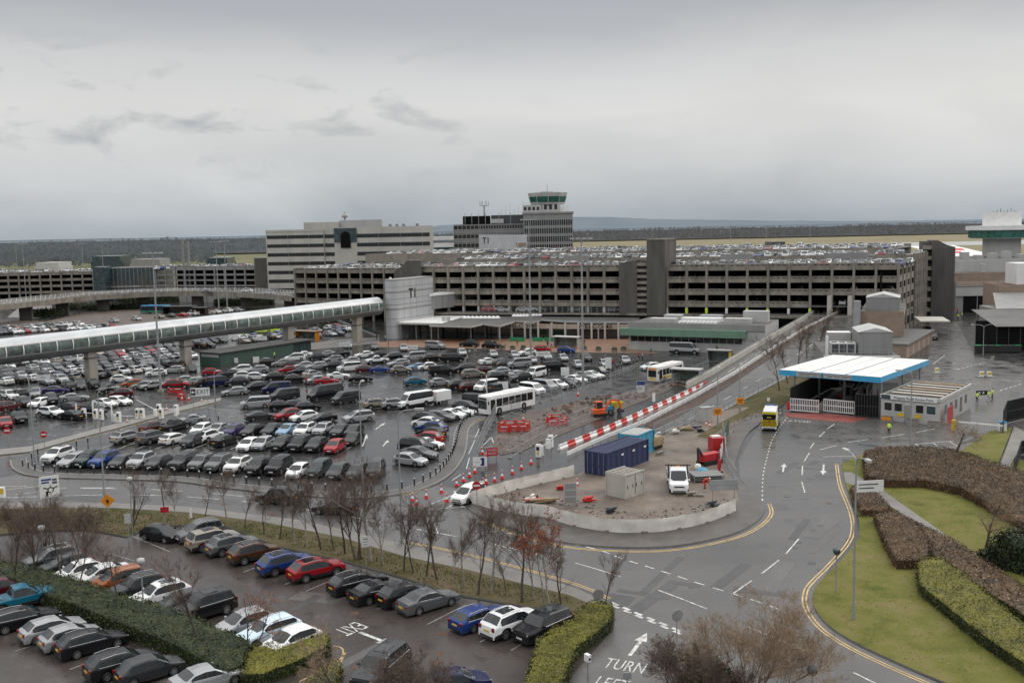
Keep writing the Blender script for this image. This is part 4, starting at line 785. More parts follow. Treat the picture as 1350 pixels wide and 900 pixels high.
def terminal():
    z = 4.3; o = G(640, 452); r = bld('terminal_building', o, 'single storey terminal front with zigzag canopy roofs and WELCOME lettering', 'terminal')
    def roofpoly(name, pts, m, zz, th=.5, edge='lgrey'):
        b = MB(); P = [G(x, y, zz) - o for x, y in pts]; b.prism([(p.x, p.y) for p in P], zz-th, zz, edge, m); b.build(name, r)
    roofpoly('canopy_roof', [(525, 425), (564, 415.5), (618, 415.5), (582, 426)], 'roofw', 4.4)
    roofpoly('canopy_roof', [(566, 428), (582, 424), (607, 416.5), (640, 414.5), (700, 414), (845, 414), (840, 424.5), (746, 422.5), (714, 420.6), (703, 424), (680, 422.6), (659, 428.5), (637, 426), (621, 429.5)], 'roofg', 4.32)
    # upper forecourt deck behind the roof, with its railing
    b = MB(); P = [G(x, y, 5.2) - o for x, y in ((560, 412), (850, 412), (1095, 418))] ; Q = [CPA + Vector((2, -.6, 0)) - o, CPB + Vector((-6, -.6, 0)) - o]
    b.prism([(p.x, p.y) for p in P] + [(Q[1].x, Q[1].y), (Q[0].x, Q[0].y)], 4.6, 5.2, 'conc', 'slabc'); b.build('forecourt_deck', r)
    b = MB(); pts = resample([G(x, y, 5.2) - o for x, y in ((630, 412), (740, 412), (850, 412))], 1.6)
    for p in pts: b.box(p.x-.05, p.x+.05, p.y-.05, p.y+.05, 5.2, 6.7, 'galv')
    for p, q in zip(pts, pts[1:]):
        for h in (.5, 1.0, 1.48): b.beam((p.x, p.y, 5.2+h), (q.x, q.y, 5.2+h), .06, .06, 'galv')
    b.build('deck_railing', r)
    # glazed front under the canopies
    W = [G(527, 444), G(582, 443), G(640, 444.5), G(745, 446.5), G(833, 447)]
    b = MB(); b3 = MB()
    for p, q in zip(W, W[1:]):
        T, L = frame(o, p, q); b.T = b3.T = T; b.box(0, L, .6, .9, 0, 4.0, 'dglass'); n = max(2, int(L/3.4))
        for k in range(n+1):
            b2 = MB(); b2.T = T; b2.box(L*k/n-.22, L*k/n+.22, .1, .58, 0, 4.1, 'conc2' if p.x > W[1].x else 'dgrey'); b2.build('column', r)
        b3.box(.3, L-.3, .3, .55, 2.5, 3.7, 'cream') if p.x > W[2].x-.1 else None
    b.build('shopfront_glazing', r); b3.build('fascia', r)
    for (a, c) in ((W[2], W[3]), (W[3], W[4])):
        T, L = frame(o, a, c); text('WELCOME', 1.35, 'ink', r, T @ upright(L*.45, .27, 3.08), sx=1.35, bold=.02)
    for px, py in ((529, 446), (549, 446), (569, 447.5), (578, 447.5), (621, 448), (659, 451), (725, 452), (789, 453)):
        p = G(px, py) - o; b = MB(); b.tube((p.x, p.y, 0), (p.x, p.y, 3.95), .17, .17, 8, 'galv'); b.build('canopy_post', r)
    b = MB()
    for x0, x1, y in ((612, 656, 419), (678, 712, 416.5)):
        for k in range(9):
            p = G(x0+(x1-x0)*k/8, y, 4.4) - o; b.lathe([(.75, 4.33), (.6, 4.75), (.1, 5.0)], 8, 'pw', c=(p.x, p.y))
    b.build('rooflight', r)
    b = MB()
    for px in (585, 591): p = G(px, 423, 4.4) - o; b.box(p.x-.5, p.x+.5, p.y-.5, p.y+.5, 4.4, 5.6, 'lgrey')
    b.build('roof_unit', r)
    b = MB()
    for x0, x1 in ((672, 692), (702, 716), (718, 730)): p, q = G(x0, 450) - o, G(x1, 450.5) - o; b.beam(p + Vector((0, 0, .6)), q + Vector((0, 0, .6)), .06, 1.0, 'grn')
    b.build('green_hoarding', r)
    # low green fascia building on the right
    A = G(829, 461); u = Vector((cos(radians(-25)), sin(radians(-25)), 0)); L = 31.0; o = A.copy(); r = bld('arrivals_building', o, 'low pale building with green fascia band and rooftop plant beside the ramp', 'building'); T, _ = frame(o, A, A+u)
    b = MB(); b.T = T; b.box(0, L, 0, 16, 0, 6.2, 'lgrey', 'roofg'); b.box(-.2, L, -.25, -.01, 5.0, 6.4, 'mgrey'); b.build('wall', r)
    b = MB(); b.T = T; b.box(-1.6, L-4, -1.6, -.26, 3.5, 5.1, 'green'); b.build('fascia', r)
    b = MB(); b.T = T; b.box(0.5, L-5, -.05, .1, 2.1, 3.45, 'dglass')
    for k in range(16): b.box(.5+k*(L-5.5)/15-.05, .5+k*(L-5.5)/15+.05, -.09, -.052, 2.1, 3.45, 'lgrey')
    b.build('window_band', r)
    b = MB(); b.T = T
    for x, w, y, d_, h, m in ((4, 6, 3, 3, .9, 'lgrey'), (11, 9, 5, 3, 1.0, 'pw'), (6, 4, 8, 3, 1.3, 'lgrey'), (21, 6, 4, 3, 1.1, 'lgrey'), (24.5, 5.5, 8, 2.5, 2.5, 'lgrey'), (14, 5, 10, 3, 1.2, 'galv')): b.box(x, x+w, y, y+d_, 6.2, 6.2+h, m)
    for k in range(10): b.box(11+k*.9, 11.5+k*.9, 2, 4.5, 6.2, 6.6, 'pw')
    b.build('roof_plant', r)
terminal()
def lot_office():
    n0 = G(291, 483); fr = G(383, 468); o = n0.copy(); r = bld('pay_office', o, 'long dark green flat roofed pay office among the parked cars under the walkway', 'building'); T, L = frame(o, n0, fr); L += 1
    side = 6.5; b = MB(); b.T = T; b.box(0, L, 0, side, 0, 2.75, 'dgreen'); b.build('wall', r)
    b = MB(); b.T = T; b.box(-.5, L+6.6, -.4, side+.4, 2.75, 3.0, 'dgrey', 'roofg')
    for k in range(12): b.box(k*L/11-.05, k*L/11+.05, -.3, side+.3, 3.0, 3.06, 'mgrey')
    b.build('roof', r)
    b = MB(); b.T = T; b.box(L, L+6, .2, side-.2, 0, 2.74, 'bglass'); b.build('glazing', r)
    b = MB(); b.T = T
    for k in range(6): b.box(L+k*1.2-.06, L+k*1.2+.06, .1, .19, 0, 2.74, 'dgrey')
    b.build('mullion', r); b = MB(); b.T = T; b.box(-.06, -.01, .4, side-.6, 1.9, 2.5, 'lgrey'); b.build('sign_panel', r)
lot_office()
def gate():
    c = [G(1027, 487, 5.7), G(1161, 497, 5.7), G(1225, 474, 5.7), G(1098, 467.5, 5.7)]; o = Vector((c[0].x, c[0].y, 0)); r = bld('gate_canopy', o, 'white flat canopy with bright blue edge over the security gate lanes', 'canopy')
    P = [(p - o).xy for p in c]
    b = MB(); b.prism(P, 4.85, 5.7, 'cyan', 'roofw'); b.build('roof', r)
    b = MB()
    for t in (.33, .67):
        p = P[0].lerp(P[1], t); q = P[3].lerp(P[2], t); b.beam((p.x, p.y, 5.71), (q.x, q.y, 5.71), .22, .06, 'mgrey')
    for t in (.165, .5, .835):
        p = P[0].lerp(P[1], t); q = P[3].lerp(P[2], t); b.beam((p.x, p.y, 5.706), (q.x, q.y, 5.706), .06, .04, 'lgrey')
    b.build('roof_seam', r)
    T, L = frame(o, c[0], c[1]); b = MB(); b.T = T; b.box(L*.18, L*.43, -.05, -.01, 4.95, 5.6, 'lgrey'); b.box(L*.455, L*.73, -.05, -.01, 4.95, 5.6, 'lgrey'); b.build('sign_board', r)
    b = MB(); b.T = T; b.box(L*.437, L*.448, -.07, -.012, 4.9, 5.65, 'grn'); b.build('sign_badge', r)
    for t0, t1 in ((.19, .42), (.46, .72)):
        b = MB(); b.T = T
        for k in range(14):
            x = L*(t0 + (t1-t0)*(k+.2)/14); b.box(x, x+.28, -.06, -.052, 5.35, 5.45, 'inkg'); b.box(x, x+.34, -.06, -.052, 5.12, 5.22, 'inkg') if k % 4 else None
        b.build('sign_lettering', r)
    dv = (P[3]-P[0])
    for s, t in ((.13, .06), (.13, .5), (.13, .92), (.5, .3), (.5, .75), (.55, .5), (.96, .1), (.96, .55), (.96, .93)):
        p = P[0].lerp(P[1], s) + dv*t; b = MB(); b.box(p.x-.15, p.x+.15, p.y-.15, p.y+.15, 0, 4.84, 'galv'); b.build('post', r)
    # dark mesh screens down both sides and across the back
    def screen(p, q, h):
        b = MB(); T, L = frame(o, p, q); b.T = T; n = int(L/.35)
        b.box(0, L, .05, .08, 0.1, h, 'void')
        for k in range(n+1): b.box(L*k/n-.03, L*k/n+.03, 0, .045, 0, h+.15, 'dgrey')
        for z in (.15, h*.5, h): b.box(0, L, -.03, -.002, z, z+.07, 'dgrey')
        b.build('mesh_screen', r)
    screen(G(1042, 541), G(1096, 512), 3.4); screen(G(1096, 512), G(1150, 514), 3.4); screen(G(1128, 549), G(1150, 514), 3.2); screen(G(1128, 550), G(1158, 552), 3.4)
    b = MB(); p, q = G(1082, 541) - o, G(1108, 517) - o; b.beam(p + Vector((0, 0, .4)), q + Vector((0, 0, .4)), 1.2, .8, 'conc'); b.build('lane_island', r)
    # booths
    for px, py in ((1118, 528), (1136, 530)):
        p = G(px, py); q = root('security_booth', p, radians(-25), 'dark glazed booth on the island under the gate canopy, ' + ('beside the red light' if px < 1120 else 'nearer the gatehouse'), 'booth'); b = MB(); b.box(-.8, .8, -1.2, 1.2, 0, 1.0, 'mgrey'); b.box(-.9, .9, -1.3, 1.3, 2.4, 2.6, 'lgrey'); b.build('cabin', q); b = MB(); b.box(-.78, .78, -1.18, 1.18, 1.0, 2.39, 'dglass'); b.build('window', q)
    p = G(1119, 524); q = root('traffic_light', p, 0, 'red traffic light on a post under the gate canopy', 'traffic light'); b = MB(); b.tube((0, 0, 0), (0, 0, 2.6), .06, .06, 6, 'galv'); b.build('pole', q); b = MB(); b.box(-.18, .18, -.15, .15, 2.6, 3.5, 'black'); b.build('housing', q); b = MB(); b.tube((0, -.15, 3.3), (0, -.19, 3.3), .14, .14, 10, 'red'); b.build('lens', q)
    # two white barred gates
    for (a, c2, lab) in (((1042, 542), (1079, 545), 'white barred gate leaf on the left under the canopy, red end panel'), ((1086, 543), (1126, 547), 'white barred gate leaf on the right under the canopy, beside the blue arrow sign')):
        A, B = G(*a), G(*c2); q = root('barred_gate', A, 0, lab, 'gate'); T, L = frame(A, A, B); b = MB(); b.T = T; n = 16
        for k in range(n+1): b.box(L*k/n-.045, L*k/n+.045, -.03, .03, .15, 1.95, 'pw')
        b.build('bars', q); b = MB(); b.T = T
        for z in (.15, 1.0, 1.9): b.box(-.05, L+.05, -.05, -.032, z, z+.14, 'pw')
        b.build('rail', q); b = MB(); b.T = T
        if a[0] < 1060: b.box(-.55, -.08, -.05, .05, .2, 1.4, 'red')
        else: b.box(L+.1, L+.9, -.03, .03, .3, 1.3, 'signb')
        b.build('end_panel', q)
    b = MB(); p = G(1133, 548); q = root('red_sign', p, 0, 'red triangular edged board beside the blue arrow at the gate', 'sign'); b.box(-.1, .7, -.03, .03, .2, 1.6, 'signr'); b.build('board', q)
    # gatehouse
    A, B = G(1161, 553), G(1239, 561); side = G(1283, 536); o = A.copy(); r = bld('gatehouse', o, 'small grey gatehouse with white name board, dark windows and ribbed flat roof', 'gatehouse'); T, L = frame(o, A, B, (side-B).xy.normalized().to_3d()); Dp = (side-B).length*.92
    h = 3.25; b = MB(); b.T = T; b.box(0, L, 0, Dp, 0, h, 'lgrey', 'roofg'); b.build('wall', r)
    b = MB(); b.T = T; b.box(-.12, L+.12, -.12, .12, h, h+.5, 'lgrey'); b.box(L-.12, L+.12, .12, Dp, h, h+.5, 'lgrey'); b.box(-.12, .12, .12, Dp, h, h+.4, 'mgrey'); b.box(-.12, L+.12, Dp-.2, Dp+.1, h, h+.4, 'mgrey'); b.build('parapet', r)
    for k in range(6): b = MB(); b.T = T; y = Dp*(.16 + .14*k); b.box(.6, L-.4, y, y+.8, h+.01, h+.45, 'tan' if k % 2 else 'conc', 'timber' if k % 3 == 2 else 'conc2'); b.build('rooflight', r)
    b = MB(); b.T = T; b.box(L*.17, L*.95, -.20, -.125, h-.12, h+.45, 'sign'); b.box(0.1, L*.165, -.18, -.125, h-.1, h+.45, 'bglass'); b.build('name_board', r); text('Ringway Road Access Point', .46, 'ink', r, T @ upright(L*.56, -.215, h+.16), 'name_lettering', .004, bold=.012)
    for x, w, m in ((.065, .12, 'dglass'), (.24, .12, 'dglass'), (.60, .12, 'dglass'), (.78, .14, 'bglass')):
        b = MB(); b.T = T; b.box(L*x, L*(x+w), -.04, .02, 1.45, 2.6, m); b.build('window', r)
        b = MB(); b.T = T
        for z in (1.38, 2.6): b.box(L*x-.06, L*(x+w)+.06, -.07, -.0, z, z+.07, 'pw')
        b.build('window_frame', r)
    b = MB(); b.T = T; b.box(L*.40, L*.53, -.05, .02, .1, 2.35, 'mgrey'); b.build('door', r)
    b = MB(); b.T = T; b.box(L*.43, L*.5, -.1, -.02, 2.5, 2.7, 'lamp'); b.build('wall_lamp', r)
    for x in (.29, .58): b = MB(); b.T = T; b.box(L*x, L*(x+.11), -.07, -.02, .75, 1.25, 'yellow'); b.build('yellow_notice', r)
    for k in range(5):
        b = MB(); b.T = T; y = Dp*(.14+.16*k); b.box(L-.02, L+.04, y, y+1.1, .4 if k % 2 else 1.3, 2.5, 'dglass'); b.build('window', r)
    # things along the gatehouse
    for px, py, lab in ((1169, 556, 'low planter box with orange front below the left gatehouse window'), (1203, 560, 'grey low planter below the gatehouse door'), (1231, 563, 'grey low planter at the right corner of the gatehouse')):
        p = G(px, py); q = root('planter', p, radians(-33), lab, 'planter'); b = MB(); b.box(-.8, .8, -.35, .35, 0, .75, 'rub'); b.box(-.72, .72, -.28, .28, .75, .8, 'soil'); b.build('box', q)
        if px < 1180: b = MB(); b.box(-.6, .6, -.39, -.352, .3, .8, 'osign'); b.build('front_panel', q)
    p = G(1252, 560); q = root('red_barrier', p, radians(50), 'tall red mesh panel by the gatehouse side wall', 'barrier'); b = MB(); b.box(-1.3, 1.3, -.05, .05, .2, 2.6, 'signr'); b.build('panel', q); b = MB(); b.tube((-1.3, 0, 0), (-1.3, 0, 2.7), .05, .05, 6, 'galv'); b.tube((1.3, 0, 0), (1.3, 0, 2.7), .05, .05, 6, 'galv'); b.build('post', q)
    A, B = G(1260, 566), G(1322, 572); q = root('boom_barrier', A, 0, 'long white boom barrier with hanging skirt right of the gatehouse', 'barrier'); T, L = frame(A, A, B); b = MB(); b.T = T; b.box(0, L, -.06, .06, 1.0, 1.18, 'pw'); b.build('boom', q); b = MB(); b.T = T
    for k in range(26): b.box(L*k/26+.05, L*k/26+.1, -.02, .02, .1, 1.0, 'lgrey')
    b.build('skirt', q); b = MB(); b.T = T; b.box(-.5, -.05, -.3, .3, 0, 1.3, 'yellow'); b.build('motor_box', q)
    p = G(1321, 569); q = root('control_cabinet', p, 0, 'white control cabinet with blue lid by the dark mesh compound fence', 'cabinet'); b = MB(); b.box(-.45, .45, -.35, .35, 0, 1.25, 'pw'); b.build('body', q); b = MB(); b.box(-.5, .5, -.4, .4, 1.25, 1.4, 'cyan'); b.build('lid', q)
    # dark mesh fence at the right
    def mesh_fence(name, pts, h, lab):
        q = root(name, pts[0], 0, lab, 'fence')
        for a, c2 in zip(pts, pts[1:]):
            T, L = frame(pts[0], a, c2); b = MB(); b.T = T; n = int(L/.3)
            b.box(.05, L-.05, .03, .05, .1, h-.05, 'void')
            for k in range(n): b.box(L*k/n-.02, L*k/n+.02, -.02, .028, .05, h, 'dgrey')
            for z in (.3, h*.5, h-.1): b.box(0, L, -.04, -.022, z, z+.06, 'dgrey')
            b.build('mesh_panel', q)
    mesh_fence('mesh_fence', [G(1322, 572), G(1327, 558), G(1400, 540)], 3.2, 'tall black mesh security fence at the right edge behind the white cabinet')
    mesh_fence('railings', [G(1337, 628), G(1346, 600), G(1380, 590)], 1.8, 'dark vertical bar railings by the small path at the right edge')
gate()
def service_yard():
    def block(name, c, w, d, z0, z1, rz, m, top, lab, cat='building'):
        q = root(name, (c.x, c.y, z0), rz, lab, cat); b = MB(); b.box(-w/2, w/2, 0, d, 0, z1-z0, m, top); b.build('wall', q); return q
    U = radians(-12)
    q = block('plant_building', G(1136, 467, 5.0), 12.5, 22, 0, 4.7, U, 'mgrey', 'roofg', 'low grey plant building behind the gate canopy with railings round its roof')
    b = MB(); b.box(-6.4, 6.4, -.2, 0, 4.5, 4.8, 'pw')
    b.build('roof_edge', q); b = MB()
    for k in range(9): b.box(-6+1.5*k-.04, -6+1.5*k+.04, -.1, -.02, 4.8, 7.2 if k in (0, 2, 4) else 5.9, 'galv')
    for z in (5.3, 5.85): b.box(-6, 6, -.1, -.04, z, z+.05, 'galv')
    b.build('railing', q)
    b = MB(); b.box(-4.9, -.6, 3, 6.5, 4.71, 6.6, 'lgrey')
    for k in range(3): b.box(-4.7+k*1.35, -3.6+k*1.35, 2.95, 2.99, 4.9, 6.4, 'dgrey'); b.lathe([(.5, 6.6), (.5, 6.8)], 10, 'mgrey', c=(-4.2+k*1.35, 4.6))
    b.build('chiller_unit', q)
    b = MB(); b.prism([(-.2, 3), (5.6, 3), (5.6, 12), (-.2, 12)], 4.71, 8.6, 'mgrey'); b.add([(-.3, 2.9, 8.61), (5.7, 2.9, 8.61), (5.7, 12.1, 8.61), (-.3, 12.1, 8.61), (2.7, 2.9, 9.4), (2.7, 12.1, 9.4)], [(0, 1, 4), (1, 2, 5, 4), (2, 3, 5), (3, 0, 4, 5)], 'lgrey'); b.build('air_handler', q)
    b = MB(); b.box(-4.6, -.4, 12, 15, 4.71, 7.6, 'lgrey', 'pw'); b.build('roof_unit', q); b = MB(); b.tube((-5.9, 0, 0), (-5.9, 0, 8.3), .25, .25, 8, 'pw'); b.build('vent_pipe', q)
    q = block('workshop', G(1196, 440, 4.0) + Vector((-4, 4, 0)), 9, 26, 0, 8.6, radians(-22), 'tan', 'roofg', 'tan brick workshop with rooftop ventilation plant beside the car park ramp')
    b = MB(); b.box(4.52, 4.6, 0, 26, 5.2, 8.2, 'cream')
    for k in range(8): b.box(4.61, 4.66, 1+k*3.1, 3+k*3.1, 5.6, 7.4, 'rust')
    b.build('window_band', q); b = MB(); b.box(-3.5, 3.5, 3, 12, 8.61, 11.4, 'mgrey'); b.add([(-3.6, 2.9, 11.41), (3.6, 2.9, 11.41), (3.6, 12.1, 11.41), (-3.6, 12.1, 11.41), (0, 2.9, 12.3), (0, 12.1, 12.3)], [(0, 1, 4), (1, 2, 5, 4), (2, 3, 5), (3, 0, 4, 5)], 'lgrey'); b.build('plant_room', q)
    b = MB(); b.tube((-5.2, -1, 4.5), (-5.2, -1, 11), .8, .8, 12, 'galv'); b.build('duct', q)
    A, B = G(1194, 473), G(1229, 452); q = root('garage_row', A, 0, 'low tan garage row with grey felt roof beside the service road', 'garage'); T, L = frame(A, A, B); b = MB(); b.T = T; b.box(0, L, 0, 7, 0, 2.9, 'tan', 'roofg'); b.build('wall', q); b = MB(); b.T = T; b.box(-.2, L+.2, -.5, 7.1, 2.91, 3.15, 'mgrey', 'roofg'); b.build('roof', q); b = MB(); b.T = T
    for k in range(5): b.box(1+k*L/5.2, 1+k*L/5.2+2, -.04, .02, .1, 2.3, 'cream')
    b.build('door', q)
    p = G(1231, 421, 4); q = root('entrance_canopy', p.xy.to_3d(), radians(-15), 'flat pale canopy against the foot of the dark stair tower', 'canopy'); b = MB(); b.box(-3.6, 3.2, -4, 8, 3.7, 4.0, 'conc2'); b.build('roof', q); b = MB(); b.tube((-3.2, -3.6, 0), (-3.2, -3.6, 3.7), .12, .12, 6, 'galv'); b.tube((2.8, -3.6, 0), (2.8, -3.6, 3.7), .12, .12, 6, 'galv'); b.build('post', q)
    # cargo shed at right
    A, B = D(1259, 400, 306), D(1420, 400, 306); q = root('cargo_shed', A.xy.to_3d(), 0, 'wide grey cargo shed with cream band and open loading doors', 'shed'); w = (B-A).length; b = MB(); b.box(0, w, 0, 50, 0, 9.2, 'mgrey', 'roofg'); b.box(0, w, 8, 50, 9.2, 15.5, 'lgrey', 'roofg'); b.box(0, w, 2, 8, 9.2, 12, 'tan', 'roofg'); b.build('wall', q)
    b = MB(); b.box(0, w, -.6, -.01, 8.0, 9.4, 'cream'); b.box(0, w, -.35, -.01, 5.0, 7.99, 'lgrey'); b.build('fascia', q)
    for x in (2.5, 7, 14, 20, 26): b = MB(); b.box(x, x+4.2, -.06, -.01, 0, 4.9, 'void'); b.build('loading_door', q)
    b = MB()
    for k in range(7): b.box(2+k*4.6, 4+k*4.6, 20, 23, 15.5, 16.8+k % 3*.5, 'lgrey')
    b.box(2, 12, 9, 9.4, 12, 13.5, 'lgrey'); b.box(9, 10.5, 3, 4, 12, 14.6, 'lgrey'); b.build('roof_unit', q)
    A, B = D(1259, 334, 440), D(1312, 334, 440); q = root('hangar', A.xy.to_3d(), 0, 'white hangar roof with red painted stripes beyond the cargo shed', 'hangar'); w = (B-A).length; b = MB(); b.box(-4, w, 0, 40, 0, 12.5, 'lgrey'); b.build('wall', q); b = MB(); b.add([(-4, -1, 12.6), (w, -1, 12.6), (w, 42, 16.4), (-4, 42, 16.4)], [(0, 1, 2, 3)], 'roofw'); b.build('roof', q); b = MB()
    for x0, x1, t0, t1 in ((-3, 8, .25, .42), (4, 14, .5, .7), (-3, 3, .6, .75)): b.add([(x0, -1+43*t0, 12.63+3.8*t0), (x1, -1+43*t0, 12.63+3.8*t0), (x1+2, -1+43*t1, 12.63+3.8*t1), (x0+1, -1+43*t1, 12.63+3.8*t1)], [(0, 1, 2, 3)], 'red')
    b.build('red_stripe', q)
    p = D(1326, 320, 345); q = root('ramp_control_room', p.xy.to_3d() - Vector((0, 0, 1.3)), 0, 'white raised control room with green glass band and blocky top at the right edge', 'control room')
    b = MB(); b.box(-4.3, 4.3, -2, 8, 0, 23.4, 'lgrey'); b.build('stem', q); b = MB(); b.prism([(-8.6, -3), (-6, -6), (12, -6), (12, 12), (-8.6, 12)], 25.9, 27.4, 'pw'); b.prism([(-7.4, -2.6), (-5.4, -5), (11, -5), (11, 11), (-7.4, 11)], 23.0, 23.3, 'pw'); b.box(-4.6, 4.2, -2, 8, 27.4, 32.0, 'pw'); b.build('roof', q); b = MB(); b.prism([(-7.9, -2.8), (-5.7, -5.4), (11.4, -5.4), (11.4, 11.4), (-7.9, 11.4)], 23.3, 25.88, 'gglass'); b.build('window_band', q); b = MB()
    for k in range(7): b.tube((-3.6+k*1.2, 2, 32), (-3.6+k*1.2, 2, 32.5+k % 3*.4), .1, .08, 5, 'black')
    b.build('aerial', q)
    A = G(1313, 462); q = root('dark_shed', A, radians(-8), 'black timber shed with stepped grey roof and roller cages at the right edge', 'shed'); b = MB(); b.box(0, 22, 0, 14, 0, 5.2, 'void'); b.build('wall', q); b = MB(); b.add([(-.5, -1, 5.3), (23, -1, 5.3), (23, 16, 7.6), (-.5, 16, 7.6)], [(0, 1, 2, 3)], 'roofg'); b.add([(5, 16.1, 7.7), (23, 16.1, 7.7), (23, 28, 10.6), (8, 28, 10.6)], [(0, 1, 2, 3)], 'mgrey'); b.box(5, 23, 16, 28, 0, 7.6, 'mgrey'); b.box(9.5, 23, 28.1, 40, 0, 12.4, 'tan', 'rust'); b.box(14, 22, 30, 38, 12.4, 17.5, 'pw'); b.build('roof', q); b = MB()
    for k in range(9): b.box(k*2.4, k*2.4+.12, -.1, -.01, 0, 5.1, 'dgrey')
    b.build('wall_rib', q)
    for k in range(7):
        p = G(1290+k*8.5, 464.5); q = root('roller_cage', p, radians(-8), 'dark roller cage with green lid in the line before the black shed', 'cage', 'roller cages in line at the shed'); b = MB(); b.box(-.7, .7, -.5, .5, .15, 1.5, 'black'); b.build('body', q); b = MB(); b.box(-.72, .72, -.52, .52, 1.5, 1.62, 'dgreen' if k % 3 else 'grn'); b.build('lid', q)
    for px, py, lab in ((1235, 492, 'yellow topped lit bollard on the small kerb island left of the service road'), (1294, 497, 'yellow lit bollard left of the white block at the road island'), (1304, 497, 'squat white block beside the yellow bollard at the road island')):
        p = G(px, py); q = root('traffic_bollard', p, 0, lab, 'bollard'); b = MB(); b.prism([(-.35, -.25), (.35, -.25), (.35, .25), (-.35, .25)], .12, 1.0, 'pw'); b.box(-.9, .9, -.6, .6, 0, .12, 'kerb'); b.build('body', q); b = MB(); b.box(-.3, .3, -.27, -.252, .5, .95, 'ply'); b.build('lens_panel', q)
    p = G(1294, 528); q = root('chevron_sign', p, 0, 'low black board with white arrows beside the hi vis workers', 'sign'); b = MB(); b.box(-.9, .9, -.03, .03, .9, 1.6, 'ink'); b.build('board', q); b = MB()
    for x in (-.5, .1): b.add([(x, -.035, 1.05), (x+.35, -.035, 1.25), (x, -.035, 1.45)], [(0, 1, 2)], 'sign')
    b.build('arrow', q)
service_yard()
def flyover():
    pts = [D(x, y, d) for x, y, d in ((-60, 404, 322), (0, 397, 338), (33, 394.5, 350), (72, 391, 365), (110, 388, 378), (160, 386.5, 388), (200, 385.5, 394), (260, 386, 394), (313, 388.5, 385), (360, 391.5, 368), (400, 394, 350))]
    z = 6.0; pts = smooth_path([Vector((p.x, p.y, 0)) for p in pts], 4); o = pts[0].copy(); r = bld('flyover', o, 'curved concrete flyover with white railings sweeping across the left distance', 'flyover')
    n = len(pts); A = offset_path(pts, 4.5); B = offset_path(pts, -4.5); b = MB()
    b.add([(p-o).xy.to_3d() + Vector((0, 0, z)) for p in A] + [(p-o).xy.to_3d() + Vector((0, 0, z)) for p in B], [(i, n+i, n+i+1, i+1) for i in range(n-1)], 'road')
    for Q, s in ((A, 1), (B, -1)): b.add([(p-o) + Vector((0, 0, z-1.3)) for p in Q] + [(p-o) + Vector((0, 0, z+.5)) for p in Q], [(i, i+1, n+i+1, n+i) for i in range(n-1)], 'conc')
    b.add([(p-o) + Vector((0, 0, z-1.3)) for p in A] + [(p-o) + Vector((0, 0, z-1.3)) for p in B], [(i, i+1, n+i+1, n+i) for i in range(n-1)], 'dconc'); b.build('deck', r)
    for Q in (A, B):
        b = MB()
        for i in range(n-1):
            for h in (.85, 1.2, 1.55): b.beam((Q[i]-o) + Vector((0, 0, z+h)), (Q[i+1]-o) + Vector((0, 0, z+h)), .09, .09, 'pw')
        for p in resample(Q, 2.5): b.box((p-o).x-.06, (p-o).x+.06, (p-o).y-.06, (p-o).y+.06, z+.5, z+1.55, 'pw')
        b.build('railing', r)
    for k in range(3, n-1, 5): p = pts[k] - o; b = MB(); b.box(p.x-2.2, p.x+2.2, p.y-.6, p.y+.6, 0, z-1.3, 'dconc'); b.build('pier', r)
    # block under and behind: darker shelters
    for i, (px, py, w, lab) in enumerate(((236, 414, 12, 'long dark bus shelter beyond the walkway roof under the flyover'), (262, 416, 5, 'small rust brown shelter at the end of the dark bus shelter'))):
        p = G(px, py); q = root('bus_shelter', p, radians(-5), lab, 'shelter'); b = MB(); b.box(-w/2, w/2, 0, 3, 2.6, 2.9, 'dgrey'); b.build('roof', q); b = MB(); b.box(-w/2, w/2, 2.8, 2.9, 0.1, 2.6, 'rust' if i else 'dglass'); b.box(-w/2, -w/2+.1, 0, 2.8, 0, 2.6, 'black'); b.box(w/2-.1, w/2, 0, 2.8, 0, 2.6, 'black'); b.build('panel', q)
flyover()
# ================================================================== VEHICLES
PAINT = {'W': ((.74, .75, .75), 0), 'S': ((.36, .37, .38), .35), 'G': ((.12, .125, .13), .3), 'D': ((.04, .042, .046), .2), 'K': ((.010, .010, .012), 0), 'R': ((.30, .010, .016), 0), 'B': ((.015, .045, .19), .1), 'L': ((.20, .32, .45), .2), 'N': ((.010, .014, .055), 0), 'E': ((.014, .034, .032), .1), 'O': ((.34, .10, .028), .2), 'Z': ((.085, .038, .022), .25), 'T': ((.012, .12, .19), .1), 'M': ((.065, .008, .012), 0), 'C': ((.27, .24, .205), .3), 'P': ((.03, .02, .09), 0), 'I': ((.55, .66, .75), .1)}
CNAME = {'W': 'white', 'S': 'silver', 'G': 'grey', 'D': 'dark grey', 'K': 'black', 'R': 'red', 'B': 'blue', 'L': 'light blue', 'N': 'navy', 'E': 'dark green', 'O': 'orange', 'Z': 'bronze', 'T': 'teal', 'M': 'maroon', 'C': 'champagne', 'P': 'purple', 'I': 'icy blue'}
